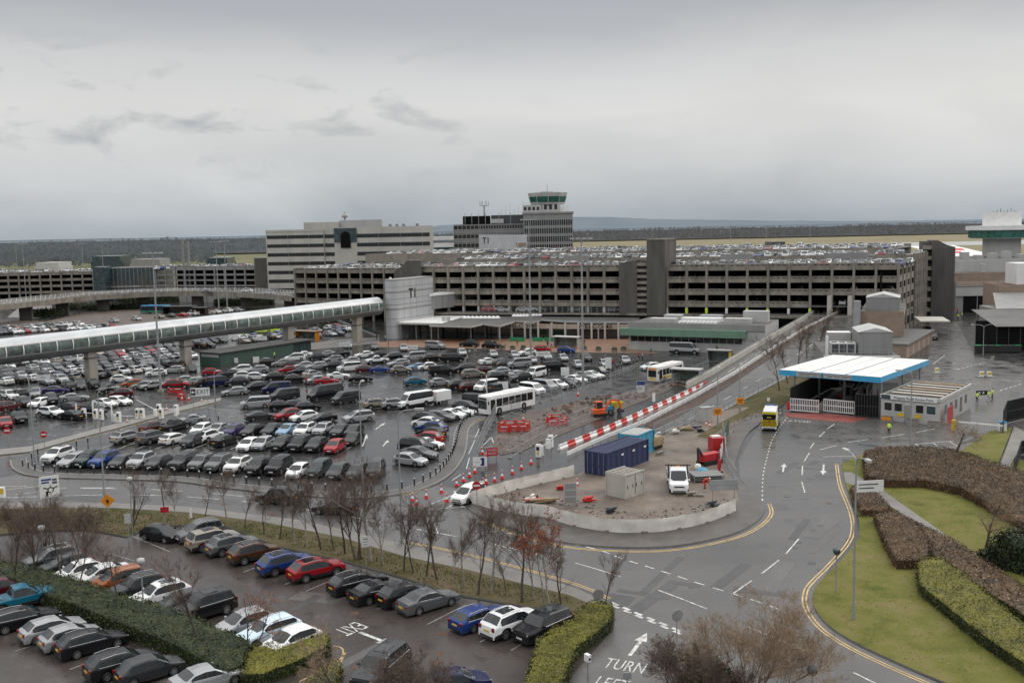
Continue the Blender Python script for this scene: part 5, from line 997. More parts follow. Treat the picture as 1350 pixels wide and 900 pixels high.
# kind: length, width, top profile (x from the nose, z), cowl x, roof front x, roof rear x, rear glass foot x, front wheel, rear wheel, wheel radius, sill z
KINDS = {
 'h': (4.15, 1.78, [(0, .60), (.10, .74), (.95, .93), (1.72, 1.38), (2.35, 1.47), (3.35, 1.41), (3.92, 1.0), (4.09, .90), (4.15, .55)], .95, 1.72, 3.35, 3.92, .82, 3.38, .31, .22),
 's': (4.75, 1.84, [(0, .58), (.12, .70), (1.30, .92), (2.10, 1.36), (2.75, 1.43), (3.45, 1.36), (4.12, 1.05), (4.62, .99), (4.75, .60)], 1.30, 2.10, 3.45, 4.12, .90, 3.72, .32, .22),
 'e': (4.75, 1.84, [(0, .58), (.12, .70), (1.25, .93), (2.02, 1.37), (2.7, 1.46), (4.05, 1.40), (4.55, 1.02), (4.70, .92), (4.75, .56)], 1.25, 2.02, 4.05, 4.55, .90, 3.70, .32, .22),
 'u': (4.55, 1.88, [(0, .72), (.10, .90), (1.10, 1.08), (1.80, 1.56), (2.4, 1.66), (3.78, 1.59), (4.30, 1.12), (4.48, 1.0), (4.55, .62)], 1.10, 1.80, 3.78, 4.30, .88, 3.56, .36, .28),
 'b': (4.85, 1.98, [(0, .82), (.08, 1.02), (1.25, 1.17), (1.82, 1.72), (2.4, 1.84), (4.35, 1.79), (4.68, 1.22), (4.80, 1.1), (4.85, .68)], 1.25, 1.82, 4.35, 4.68, .92, 3.82, .39, .32),
 'm': (4.55, 1.82, [(0, .62), (.10, .80), (.78, 1.0), (1.70, 1.54), (2.4, 1.65), (4.0, 1.58), (4.42, 1.05), (4.52, .94), (4.55, .58)], .78, 1.70, 4.0, 4.42, .84, 3.60, .32, .24),
 'c': (4.45, 1.80, [(0, .56), (.12, .68), (1.35, .88), (2.10, 1.28), (2.6, 1.34), (3.05, 1.28), (3.85, .98), (4.35, .94), (4.45, .58)], 1.35, 2.10, 3.05, 3.85, .86, 3.50, .32, .2),
 'v': (5.0, 1.95, [(0, .75), (.08, .98), (.80, 1.16), (1.50, 1.83), (1.95, 1.94), (4.80, 1.90), (4.95, 1.3), (4.98, 1.15), (5.0, .6)], .80, 1.50, 4.80, 4.95, .90, 3.95, .34, .28),
 'l': (6.6, 2.05, [(0, .85), (.08, 1.12), (.85, 1.32), (1.55, 2.25), (2.0, 2.58), (6.45, 2.55), (6.56, 1.5), (6.58, 1.2), (6.6, .6)], .85, 1.55, 6.45, 6.56, 1.0, 4.9, .36, .3),
 't': (4.58, 1.80, [(0, .80), (.10, .94), (1.28, 1.06), (1.62, 1.60), (2.1, 1.80), (3.45, 1.76), (3.98, 1.12), (4.48, .98), (4.58, .62)], 1.28, 1.62, 3.45, 3.98, .80, 3.60, .34, .26),
 'p': (5.2, 1.88, [(0, .82), (.10, 1.0), (1.25, 1.14), (1.95, 1.68), (2.4, 1.78), (3.05, 1.72), (3.30, 1.10), (5.12, 1.06), (5.2, .70)], 1.25, 1.95, 3.05, 3.30, .95, 4.05, .38, .32),
}
TNAME = {'h': 'hatchback', 's': 'saloon', 'e': 'estate car', 'u': 'SUV', 'b': 'large SUV', 'm': 'people carrier', 'c': 'coupe', 'v': 'van', 'l': 'minibus', 't': 'taxi cab', 'p': 'pickup'}
ONAME = {'h': 'parked_hatchback', 's': 'parked_saloon', 'e': 'parked_estate_car', 'u': 'parked_suv', 'b': 'parked_suv', 'm': 'parked_people_carrier', 'c': 'parked_coupe', 'v': 'parked_van', 'l': 'parked_minibus', 't': 'taxi_cab', 'p': 'parked_pickup'}
CAT = {'v': 'van', 'l': 'minibus', 't': 'taxi', 'p': 'pickup'}
def lerp_prof(prof, x):
    for (a, za), (b, zb) in zip(prof, prof[1:]):
        if a <= x <= b: t = (x-a)/(b-a); return za + (zb-za)*t
    return prof[-1][1]
def car_parts(kind, panel=False):
    L, W, prof, xc, xf, xr, xb, wf, wr, R_, sill = KINDS[kind]
    ra = R_*1.17; xs = set(x for x, z in prof)
    for c in (wf, wr):
        for k in range(9): xs.add(c - ra*cos(pi*k/8))
    pill = [xf + .42*(xr-xf)-.05, xf + .42*(xr-xf)+.05] + ([xf + .80*(xr-xf)-.05, xf + .80*(xr-xf)+.05] if kind in 'meublv' else [])
    for x in pill: xs.add(x)
    for x in (xc + .45*(xf-xc), (xf+xr)/2, xr + .4*(xb-xr), .35, .6, L-.3, (wf+wr)/2): xs.add(x)
    xs = sorted(xs); ys = [xs[0]]
    for x in xs[1:]:
        if x - ys[-1] > .018: ys.append(x)
    xs = ys
    zc, zb_ = lerp_prof(prof, xc), lerp_prof(prof, xb)
    def zs(x):
        zt = lerp_prof(prof, x)
        if x <= xc or x >= xb: return zt - .035
        return zc + (zb_-zc)*(x-xc)/(xb-xc) - .02
    def hw(x):
        w = W/2
        if x < .7: w *= 1 - .17*((.7-x)/.7)**2
        if x > L-.6: w *= 1 - .12*((x-L+.6)/.6)**2
        return w
    rows = []
    for x in xs:
        zt = lerp_prof(prof, x); s = zs(x); w = hw(x); lo = sill
        for c in (wf, wr):
            if abs(x-c) < ra: lo = max(lo, R_ + sqrt(max(0, ra*ra-(x-c)**2))*.97)
        lo = min(lo, s-.16); mid = lo + .38*(s-lo); cab = zt - s > .06
        if cab:
            tw = w*.955 - (zt-s)*(.30 if kind not in 'lvt' else .13)
            row = [(w*.965, lo), (w, mid), (w*.992, s-.09), (w*.955, s), (tw, zt-.075), (tw-.10, zt-.008), (0, zt+.022)]
        else:
            row = [(w*.965, lo), (w, mid), (w*.985, s-.07), (w*.95, s), (w*.90, zt-.006), (w*.55, zt+.012), (0, zt+.022)]
        rows.append(row)
    body, ws, rw, sw = MB(), MB(), MB(), [MB(), MB()]
    wp = L/2
    pbox = 'black'
    for i in range(len(xs)-1):
        x0, x1 = xs[i], xs[i+1]; xm = (x0+x1)/2
        for sgn in (1, -1):
            for j in range(6):
                a, b2, c, d_ = rows[i][j], rows[i+1][j], rows[i+1][j+1], rows[i][j+1]
                P = [(wp-x0, sgn*a[0], a[1]), (wp-x1, sgn*b2[0], b2[1]), (wp-x1, sgn*c[0], c[1]), (wp-x0, sgn*d_[0], d_[1])]
                fc = (0, 1, 2, 3) if sgn < 0 else (3, 2, 1, 0)
                tgt, m = body, 'paint'
                inp = any(abs(xm-(pill[k]+pill[k+1])/2) < .06 for k in range(0, len(pill), 2))
                if j in (4, 5) and xc < xm < xf and j == 5: tgt, m = ws, 'glass'
                elif j == 5 and xr < xm < xb - .04 and not panel: tgt, m = rw, 'glass'
                elif j == 3 and xc + .40*(xf-xc) < xm < xr + (.45 if kind in 'hsc' else .3)*(xb-xr):
                    if panel and xm > xf + .42*(xr-xf): pass
                    elif inp: m = 'black'
                    else: tgt, m = sw[0 if sgn > 0 else 1], 'glass'
                elif j == 0 and kind in 'ubpl': m = 'black'
                tgt.add(P, [fc], m, j > 0)
    for i, fl in ((0, 0), (len(xs)-1, 1)):
        pts = [(wp-xs[i], y, z) for y, z in rows[i]] + [(wp-xs[i], -y, z) for y, z in rows[i][-2::-1]]
        body.add(pts, [list(range(len(pts)))[::(1 if fl else -1)]], 'paint')
    # underside, wheel housings, grille, bumpers
    body.box(-wp+.35, wp-.35, -W/2+.24, W/2-.24, .16, .74, 'void')
    zn = lerp_prof(prof, .05)
    body.box(wp-.10, wp+.012, -W*.26, W*.26, zn-.20, zn-.06, 'black'); body.box(wp-.10, wp+.012, -W*.33, W*.33, sill+.04, sill+.17, 'black'); body.box(-wp-.010, -wp+.1, -W*.36, W*.36, sill+.02, sill+.16, 'black')
    if kind == 'p': body.box(-wp+.18, wp-3.45, -W/2+.22, W/2-.22, 1.075, 1.10, 'black')
    if kind in 'ub': body.box(wp-3.4, wp-2.3, -.42, .42, lerp_prof(prof, 2.6)-.2, lerp_prof(prof, 2.6)+.026, 'glass')
    if kind == 't': body.box(wp-2.2, wp-2.0, -.2, .2, 1.78, 1.89, 'black')
    parts = [('body', body), ('windscreen', ws)] + ([('rear_window', rw)] if not panel else []) + [('side_window', sw[0]), ('side_window', sw[1])]
    for sgn in (1, -1):
        b = MB(); o = Matrix.Translation((wp-.21, sgn*(W/2-.36), zn-.045)) @ Matrix.Rotation(sgn*-.22, 4, 'Z'); b.T = o; b.box(-.17, .155, -.17, .17, -.07, .06, 'lamp'); parts.append(('headlight', b))
    zr = lerp_prof(prof, L-.1)
    for sgn in (1, -1):
        b = MB(); hi = kind in 'hubmlve'; b.box(-wp-.012, -wp+.22, sgn*(W/2-.27) - .10, sgn*(W/2-.27)+.12, (zr-.22 if hi else zr-.19), (zr+.01 if hi else zr-.07), 'tail'); parts.append(('tail_light', b))
    b = MB(); b.box(wp-.02, wp+.026, -.26, .26, sill+.19, sill+.30, 'plw'); parts.append(('number_plate', b))
    b = MB(); b.box(-wp-.026, -wp+.02, -.26, .26, zr-.32, zr-.21, 'ply'); parts.append(('number_plate', b))
    for sgn in (1, -1):
        b = MB(); x = wp - xc - .45*(xf-xc)+.05; y = sgn*(W/2*.97); z = zs(xc)+.05; b.prism([(x-.06, y), (x+.10, y+sgn*.02), (x+.06, y+sgn*.19), (x-.05, y+sgn*.19)], z, z+.15, 'paint'); parts.append(('door_mirror', b))
    if kind in 'esumbh' and not panel:
        for sgn in (1, -1):
            b = MB(); q = [xc + .42*(xf-xc), (xf+xr)/2, xr + .25*(xb-xr)]
            for a, c in zip(q, q[1:]): b.tube((wp-a, sgn*(hw(a)*.955+.004), zs(a)+.01), (wp-c, sgn*(hw(c)*.955+.004), zs(c)+.01), .02, .02, 4, 'chrome' if kind in 'esb' else 'black')
            parts.append(('window_trim', b))
    if kind in 'eum' and not panel:
        for sgn in (1, -1):
            b = MB(); zt = lerp_prof(prof, (xf+xr)/2); y = sgn*(W/2*.955 - (zt-zs((xf+xr)/2))*.30 - .09); b.tube((wp-xf-.25, y, lerp_prof(prof, xf+.25)+.03), (wp-(xf+xr)/2, y, zt+.05), .018, .018, 5, 'chrome'); b.tube((wp-(xf+xr)/2, y, zt+.05), (wp-xr+.1, y, lerp_prof(prof, xr-.1)+.03), .018, .018, 5, 'chrome'); parts.append(('roof_rail', b))
    wheels = [(wp-wf, 1), (wp-wf, -1), (wp-wr, 1), (wp-wr, -1)]
    return parts, wheels, R_, W
def wheel_mesh(R_):
    b = MB(); n = 18; h = .10
    pr = [(R_*.62, h), (R_*.92, h), (R_, h*.6), (R_, -h*.6), (R_*.92, -h), (R_*.5, -h)]
    P = []
    for r, y in pr:
        for i in range(n): t = 2*pi*i/n; P.append((r*cos(t), y, r*sin(t)))
    b.add(P, [(j*n+i, (j+1)*n+i, (j+1)*n+(i+1) % n, j*n+(i+1) % n) for j in range(len(pr)-1) for i in range(n)], 'tyre', True)
    b.add([(R_*.62*cos(2*pi*i/n), h*.55, R_*.62*sin(2*pi*i/n)) for i in range(n)], [list(range(n))[::-1]], 'void')
    for k in range(5):
        t = 2*pi*k/5; c1, s1 = cos(t), sin(t); nx, nz = -s1*R_*.13, c1*R_*.13
        b.add([(nx*.8, h*.8, nz*.8), (c1*R_*.6+nx, h*.8, s1*R_*.6+nz), (c1*R_*.6-nx, h*.8, s1*R_*.6-nz), (-nx*.8, h*.8, -nz*.8)], [(0, 1, 2, 3)], 'rim')
    for i in range(n):
        t0, t1 = 2*pi*i/n, 2*pi*(i+1)/n; b.add([(R_*.54*cos(t0), h*.9, R_*.54*sin(t0)), (R_*.54*cos(t1), h*.9, R_*.54*sin(t1)), (R_*.66*cos(t1), h*.95, R_*.66*sin(t1)), (R_*.66*cos(t0), h*.95, R_*.66*sin(t0))], [(0, 1, 2, 3)], 'rim')
    b.add([(R_*.16*cos(2*pi*i/8), h*.92, R_*.16*sin(2*pi*i/8)) for i in range(8)], [list(range(8))[::-1]], 'rim')
    return b.mesh('wheel')
PROTO = {}
def proto(kind, lod, panel=False):
    key = (kind, lod, panel)
    if key in PROTO: return PROTO[key]
    parts, wheels, R_, W = car_parts(kind, panel)
    if lod == 2:                                                     # seen only a few pixels high: one mesh
        b = MB()
        for nm, m in parts:
            o = len(b.v); b.v += m.v
            for f, mi, sm in zip(m.f, m.mi, m.sm): b.f.append([o+i for i in f]); b.mi.append(b.slot(m.mats[mi])); b.sm.append(sm)
        for x, s in wheels: b.tube((x, s*(W/2-.22), R_), (x, s*(W/2-.02), R_), R_, R_, 10, 'tyre'); b.tube((x, s*(W/2-.03), R_), (x, s*(W/2-.01), R_), R_*.6, R_*.6, 8, 'rim')
        PROTO[key] = [('body', b.mesh('car_body'), None)]
    else:
        out = []; wm = wheel_mesh(R_)
        keep = None if lod == 0 else ('door_mirror', 'number_plate', 'body', 'windscreen', 'rear_window', 'side_window', 'tail_light', 'headlight')
        for nm, m in parts:
            if keep and nm not in keep: continue
            if m.f: out.append((nm, m.mesh(nm), None))
        for x, s in wheels: out.append(('wheel', wm, (x, s*(W/2-.115), R_, s)))
        PROTO[key] = out
    return PROTO[key]
CARS = []
def add_car(px, py, code, head, row, nose=False, loc=None, lod=None, z=0.0, label=None, cat=None, name=None, panel=False, group=None):
    kind, c = code[0], code[1]; panel = panel or (len(code) > 2 and code[2] == 'x'); h = radians(head); p = G(px, py, z) if loc is None else Vector(loc)
    if nose: p = p - Vector((cos(h), sin(h), 0))*KINDS[kind][0]/2
    if lod is None: lod = 0 if p.y < 112 else (1 if p.y < 168 else 2)
    CARS.append(dict(p=p, code=code, head=h, row=row, lod=lod, label=label, cat=cat, name=name, panel=panel, px=px, group=group))
def make_cars():
    rows = {}
    for c in CARS: rows.setdefault(c['row'], []).append(c)
    used = {}
    for row, cs in rows.items():
        cs.sort(key=lambda c: c['p'].x/c['p'].y)
        for i, c in enumerate(cs):
            nm = lambda q: CNAME[q['code'][1]] + ' ' + TNAME[q['code'][0]]
            if not c['label']:
                me, L_, R_ = nm(c), cs[i-1] if i else None, cs[i+1] if i < len(cs)-1 else None; t = lambda q: TNAME[q['code'][0]]
                if len(cs) == 1: op = [me + ' ' + row]
                elif not L_: op = ['%s first from the left %s, beside %s' % (me, row, q) for q in (nm(R_), t(R_))] + [me + ' first from the left ' + row]
                elif not R_: op = ['%s at the right end %s, beside %s' % (me, row, q) for q in (nm(L_), t(L_))] + [me + ' at the right end ' + row]
                else: op = ['%s between %s and %s, %s' % (me, a_, b_, row) for a_, b_ in ((nm(L_), nm(R_)), (nm(L_), t(R_)), (t(L_), nm(R_)), (t(L_), t(R_)))] + ['%s right of a %s, %s' % (me, nm(L_), row), '%s, %dth from the left %s' % (me, i+1, row)]
                op = [q for q in op if len(q.split()) <= 16] or op; c['label'] = next((q for q in op if q not in used), op[-1])
            if c['label'] in used: c['label'] = '%s, %dth from the left %s' % (nm(c), i+1, row)
            used[c['label']] = 1
    for c in CARS:
        kind, col = c['code'][0], c['code'][1]; pr = proto(kind, c['lod'], c['panel']); rgb, met = PAINT[col]; rnd = random.Random(int(c['p'].x*100+c['p'].y*37)); k = rnd.uniform(.85, 1.12); rgba = (*[min(1, x*k) for x in rgb], met)
        cat = c['cat'] or CAT.get(kind, 'car'); nm = c['name'] or ONAME[kind]; grp = c['group'] or 'cars and vans parked ' + c['row']
        if c['lod'] == 2:
            o = bpy.data.objects.new(nm, pr[0][1]); COL.objects.link(o); o.color = rgba; o.location = c['p']; o.rotation_euler = (0, 0, c['head'] + rnd.gauss(0, .02))
        else:
            o = root(nm, c['p'], c['head'] + rnd.gauss(0, .015))
            for pn, me, w in pr:
                q = bpy.data.objects.new(pn, me); COL.objects.link(q); q.parent = o; q.color = rgba
                if w: q.location = w[:3]; q.rotation_euler = (0, rnd.uniform(0, 3), 0) if w[3] > 0 else (pi, rnd.uniform(0, 3), 0)
        o.scale = (rnd.uniform(.94, 1.05), rnd.uniform(.97, 1.02), rnd.uniform(.95, 1.06))
        tag(o, c['label'], cat, grp); c['obj'] = o
def R(row, head, items, nose=False, lod=None):
    for it in items: add_car(it[0], it[1], it[2], it[3] if len(it) > 3 else head, row, nose, lod=lod)
R('in the front bollard row', -102, [(61, 612, 'uW'), (81, 618, 'eS'), (102, 618, 'uE'), (123.5, 618, 'uB'), (147.5, 619.5, 'hD'), (173, 620, 'uS'), (197, 620, 'hD'), (229, 621.5, 'bD'), (254, 622, 'uG'), (277, 623.5, 'uG'), (302, 625.5, 'uW'), (330, 628, 'uK'), (356, 629, 'bK'), (383.5, 632.5, 'hW'), (411, 631, 'mE'), (437, 634, 'hD'), (463, 634, 'hD'), (491, 631, 'mD', -92)], True)
R('in the second row', -101, [(318.7, 596, 'hW'), (338, 595, 'hS'), (363, 595.5, 'uK'), (386, 597.5, 'bK'), (408.5, 598, 'uK'), (434, 599, 'hR'), (458, 589, 'sK')], True)
R('at the left of the second row, tail out', 62, [(168, 582, 'uS'), (202, 583, 'bG'), (231, 583, 'eW')])
R('in the middle of the second row', 66, [(276, 581, 'uW'), (297, 586, 'sK')])
add_car(243, 591, 'mD', -105, 'in the second row beside the white SUV', True)
R('in the third row behind', -104, [(255.5, 575, 'hW'), (276, 576, 'sS'), (298, 576, 'hP'), (322, 577, 'sK'), (349, 576, 'sK'), (369, 576, 'sL'), (393, 577, 'uW'), (417, 576, 'uS'), (440, 577, 'sD'), (459, 577, 'hK')], True)
R('at the left of the third row', 60, [(204, 569, 'uM'), (230, 567, 'pK')])
R('in the short row behind the third', -142, [(380, 553, 'uR'), (401, 554, 'hW'), (424, 556, 'cK')])
R('parked side on beside the red SUV', 28, [(344, 553, 'sD')])
R('behind the red SUV', 20, [(372, 540, 'hK'), (390, 538, 'hD'), (406, 541, 'hK')])
add_car(252, 558, 'cS', 200, 'driving to the exit with roof up', label='silver convertible with black soft roof driving towards the exit kiosks')
add_car(337, 537, 'vS', 196, 'crossing', label='silver passenger van crossing left of the red SUV')
add_car(473, 555, 'mS', 212, 'crossing', label='small silver people carrier driving alone across the open tarmac')
R('along the curved bollards', -27, [(541, 612, 'hS', -30), (553, 603, 'sG'), (551, 596, 'bK', -22), (563, 590, 'cW'), (563, 583, 'eR', 152), (568, 575.5, 'hK', 152), (569, 571, 'uB', 153), (561, 562, 'hW', 155), (565, 558, 'uK', -28), (581, 554, 'eG', -25), (595, 551, 'sW', -22), (609, 547, 'cW', -22), (615, 541, 'uD', -25), (629, 535, 'vK', -30)])
R('queueing behind the white minibus', 24, [(497, 538, 'uC'), (521, 538, 'uS')])
R('at the left of the ticket lanes', -28, [(8, 562, 'hR', -60), (26, 556, 'uK', -55), (67, 549, 'uW'), (94, 552, 'sK', 150), (124, 546, 'uK', -32), (92, 541, 'hD', 150), (138.7, 536, 'sW'), (158, 533, 'eW')])
R('behind the ticket lanes', 20, [(160, 523, 'hM', 195), (140, 517, 'hK', -100), (98, 528, 'sS', 18), (52, 535, 'hW', -100), (68, 531, 'uK', -60), (32, 535, 'uK', -45), (10.7, 541, 'mM', 70), (12, 526, 'uW', -40), (30, 524, 'uD', 60), (48, 522, 'hS', -70), (73, 519, 'sP', 20), (92, 514, 'uK', -50), (106, 512, 'hG', -60), (124, 511, 'uK', -55), (201, 513, 'uS', 210), (233, 512, 'uR', 15)])
R('near the pillar beside the pay office', 15, [(229, 491, 'eS', 190), (206, 495, 'hW', 200), (160, 503, 'hW', 10), (176, 510, 'hO', 190), (254, 489, 'hG', -70), (189, 512, 'hS', 190)])
R('beside the exit sign', 30, [(254.7, 507, 'eS', 205), (241, 505, 'hS', 205), (271, 509, 'uD', 40), (289, 509, 'vN', 40), (312.5, 508, 'uD', 200), (309, 520, 'eS', 205), (337, 516, 'uK', 210), (364, 518, 'vNx', 205), (375, 527, 'vDx', 215)])
R('between the exit sign and the pay office', 200, [(280, 494, 'hR', 15), (302, 496, 'sD'), (318, 491, 'mW'), (339, 491, 'eS'), (323, 499, 'hW', 10), (339, 500, 'hW', 10), (366, 502, 'uK', 15), (390, 504, 'uK', 20), (411, 497, 'hS', 60), (416, 505, 'hS', 210), (431, 506, 'cR', 15), (446, 499, 'cW', 12), (379, 491, 'hR', 205), (395, 493, 'sK', 205)])
R('in front of the pay office', 195, [(355, 482, 'uK', 20), (372, 482, 'eS'), (387, 484, 'hD', 20), (400, 485, 'hS', 205), (417, 486, 'eS', 205), (439, 487, 'uK', 200), (440, 478, 'uS', 200), (460, 489, 'vW', 205), (389, 475, 'mW', 195), (399, 471, 'sW', 195), (417, 474, 'hD', 205), (430, 470, 'sS', 200), (447, 470, 'sK', 200)])
R('in the middle of the lot', 32, [(456, 531, 'vD', 222), (429, 527, 'lK', 222), (475, 503, 'cK', 15), (547.5, 507, 'hT', 28), (580, 508, 'hS', 22), (606, 512, 'uK', 30), (620, 514, 'hM', 30), (641, 514, 'vW', 232)])
R('in the lane below the white vans', 18, [(483, 491, 'hM', 15), (501, 490.5, 'cB', 15), (529, 492, 'uC', 15), (550, 487, 'cL', 200), (563, 487, 'hW', 200), (582, 494, 'vKx', 20), (611, 490, 'uK', 200), (624, 497, 'mC', 15), (640, 492, 'hM', 18), (658, 494, 'eS', 195)])
R('across the middle distance', 200, [(481, 471, 'sW'), (498, 471, 'hD'), (517, 474, 'mK', 210), (546.7, 475, 'vS', 200), (569, 476, 'uK', 30), (597, 477, 'vK', 20), (497, 479, 'pW', 205), (525, 482, 'eS', 205), (462, 479, 'hS', 205), (645, 480, 'sW', 20), (665, 481, 'eD', 20)])
R('in the top row by the terminal kerb', -78, [(494, 460, 'hG'), (532, 462, 'hS'), (459, 458.5, 'mS'), (609, 468, 'hS'), (650, 470, 'hS'), (678, 471, 'hS')])
R('waiting along the terminal kerb', -20, [(574, 459.5, 'vS', -25), (619, 457, 'tK', 160), (648, 459, 'tK', -20), (715, 463, 'hR', -18), (747, 464.5, 'hB', -20), (695, 468, 'hW', 200)])
R('right of the tall mast', -78, [(720, 474, 'uS'), (742, 475, 'hS'), (773, 475, 'hD'), (762, 484, 'hS'), (824, 478.5, 'hS', -85), (797, 484, 'uS', -80)])
R('in the block left of the tall mast', 20, [(684, 484, 'vS', 195), (701, 478, 'hS', -80), (730, 488, 'vK', 28), (684, 497, 'hS', 30), (686, 502, 'uD', 222), (706, 497, 'vW', 235), (668, 484, 'hD', 18), (655, 501, 'uK', 30)])
R('along the fence of the bus lane', -58, [(702, 519, 'vW', -50), (719, 514, 'vS', -48), (735, 511, 'hW', -50), (747, 508, 'hD', -50), (759, 504, 'sW', -40), (772, 500, 'sS', -40), (781, 498, 'sW', -42), (787, 495, 'vK', -40)])
add_car(660, 518, 'vD', 48, 'half hidden behind the white bus roof', label='dark van half hidden behind the white bus'); add_car(858, 487, 'hW', 205, 'x', label='white hatchback driving past the pedestrians near the yellow bus')
# lower lot
R('at the grass edge of the lower lot', 41, [(213, 711, 'hK', -26), (264, 710, 'mG', -140), (281, 721, 'bC', 40), (306, 727, 'uG', 40), (335, 738, 'uZ', 38), (376, 752, 'uB', 38), (417, 760, 'uR', 36)])
R('right of the red SUV by the verge', 41, [(472, 776, 'eK'), (499, 788, 'sK'), (533, 793, 'hK', 40), (565, 801, 'sG', 40)])
R('by the golden hedge', 42, [(634, 823, 'eB', 40), (675, 832, 'uW', 43), (716, 838, 'bK', -136)])
R('along the long dark hedge', -136, [(70, 745, 'uG', -138), (88, 752, 'hD', -138), (104, 764, 'hW'), (133, 768, 'sW', -138), (157, 775, 'mO', -138), (183, 786, 'uD', -140), (212, 795, 'uW', -138), (238, 806, 'hD', -138), (270, 812, 'bK', -138)])
R('at the end of the dark hedge', -134, [(322, 833, 'hS', -136), (354, 842, 'eI', -136), (384, 855, 'hW', -132)])
R('in the bottom left corner row', 42, [(4, 784, 'hM', 40), (26, 800, 'pT', 40), (31, 825, 'eK', 40), (70, 838, 'hS', 42), (94, 849, 'hS', 42), (122, 857, 'eK', 41), (162, 885, 'eK', 41), (198, 893, 'hD', 40)])
add_car(274, 905, 'sS', 40, 'cut by the bottom edge', label='silver grey saloon cut off by the bottom edge of the view')
add_car(503, 893, 'bD', -112, 'bottom', label='dark people carrier among bare twigs at the bottom edge', panel=False)
add_car(600, 912, 'hN', 20, 'bottom', label='roof of a navy hatchback showing at the bottom edge')
# on the roads
add_car(366, 663, 'tK', 168, 'x', label='black taxi cab on the main road behind the bare birches', name='taxi_cab')
add_car(442, 676, 'sK', 165, 'x', label='black saloon on the main road half hidden by birch twigs', name='moving_saloon')
add_car(618, 659, 'mW', 238, 'x', label='white people carrier turning between the cones and the hoarding', name='moving_people_carrier')
add_car(903, 466, 'lS', -22, 'x', label='long silver minibus with dark windows beside the arrivals building', name='parked_minibus')
add_car(547, 536, 'lW', 222, 'x', label='white minibus with dark side windows towing a white box trailer', name='moving_minibus')
add_car(1229, 447, 'uD', -98, 'x', label='dark grey SUV parked beside the garage row on the service road'); add_car(1221, 440, 'vW', -98, 'x', label='white van parked behind the dark SUV on the service road')
# the crowded far left of the lot: rows run with the covered walkway
def fill_rows():
    rnd = random.Random(11); u = Vector((cos(radians(49)), sin(radians(49)), 0)); v = Vector((sin(radians(49)), -cos(radians(49)), 0)); taken = [c['p'] for c in CARS]
    cols = 'WWWWSSSSSGGGDDDKKKKKKBRCM'; kinds = 'hhhhsssueuuemc'
    base = G(60, 500); names = ['in the front line under the walkway', 'in the second line under the walkway', 'in the third line under the walkway', 'in the fourth line under the walkway', 'in the fifth line under the walkway', 'in the last line under the walkway']
    k = 0; n = 0
    for r_ in range(-6, 8):
        off = r_*5.9 + (0.6 if r_ % 2 else 0)
        for i in range(-30, 40):
            p = base + u*(i*2.55) + v*off
            q = p - Vector((0, 0, H0)); 
            if p.y < 60: continue
            px = 675 + 1312*p.x/(p.y*1.0); t = 28*1312/p.y; py = 450 - 147 + t - 13 + .02*(675-px) + 12
            # exact projection
            dx = Vector((p.x, p.y, -H0)); cx = dx.dot(Rv); cy = dx.dot(Uv); cz = dx.dot(fw); px = 675+F*cx/cz; py = 450-F*cy/cz
            if not (-14 < px < 252 and 452 < py): continue
            if py > 508 - max(0, (px-40))*.045 - max(0, px-110)*.10: continue
            if px > 262: continue
            if any((p-t_).length < 2.3 for t_ in taken) or rnd.random() < .10: continue
            pl = [G(121, 500), G(252, 483)]
            if any((p-t_).length < 2.6 for t_ in pl): continue
            taken.append(p); code = rnd.choice(kinds) + rnd.choice(cols); add_car(px, py, code, (-41 if rnd.random() < .6 else 139) + rnd.gauss(0, 2), names[min(5, abs(r_) % 6)], loc=p, lod=2); n += 1
    # far side of the pay office
    for i in range(-4, 30):
        for r_ in range(3):
            p = G(300, 452) + u*(i*2.6) + v*(r_*6.5 - 3)
            dx = Vector((p.x, p.y, -H0)); cz = dx.dot(fw); px = 675+F*dx.dot(Rv)/cz; py = 450-F*dx.dot(Uv)/cz
            if not (215 < px < 462 and 424 < py < 462) or rnd.random() < .16: continue
            if px > 285 and py > 452: continue
            if any((p-t_).length < 2.3 for t_ in taken): continue
            taken.append(p); add_car(px, py, rnd.choice(kinds) + rnd.choice(cols), (-41 if rnd.random() < .5 else 139), 'on the far side of the pay office', loc=p, lod=2); n += 1
    return n
NF = fill_rows()
make_cars()
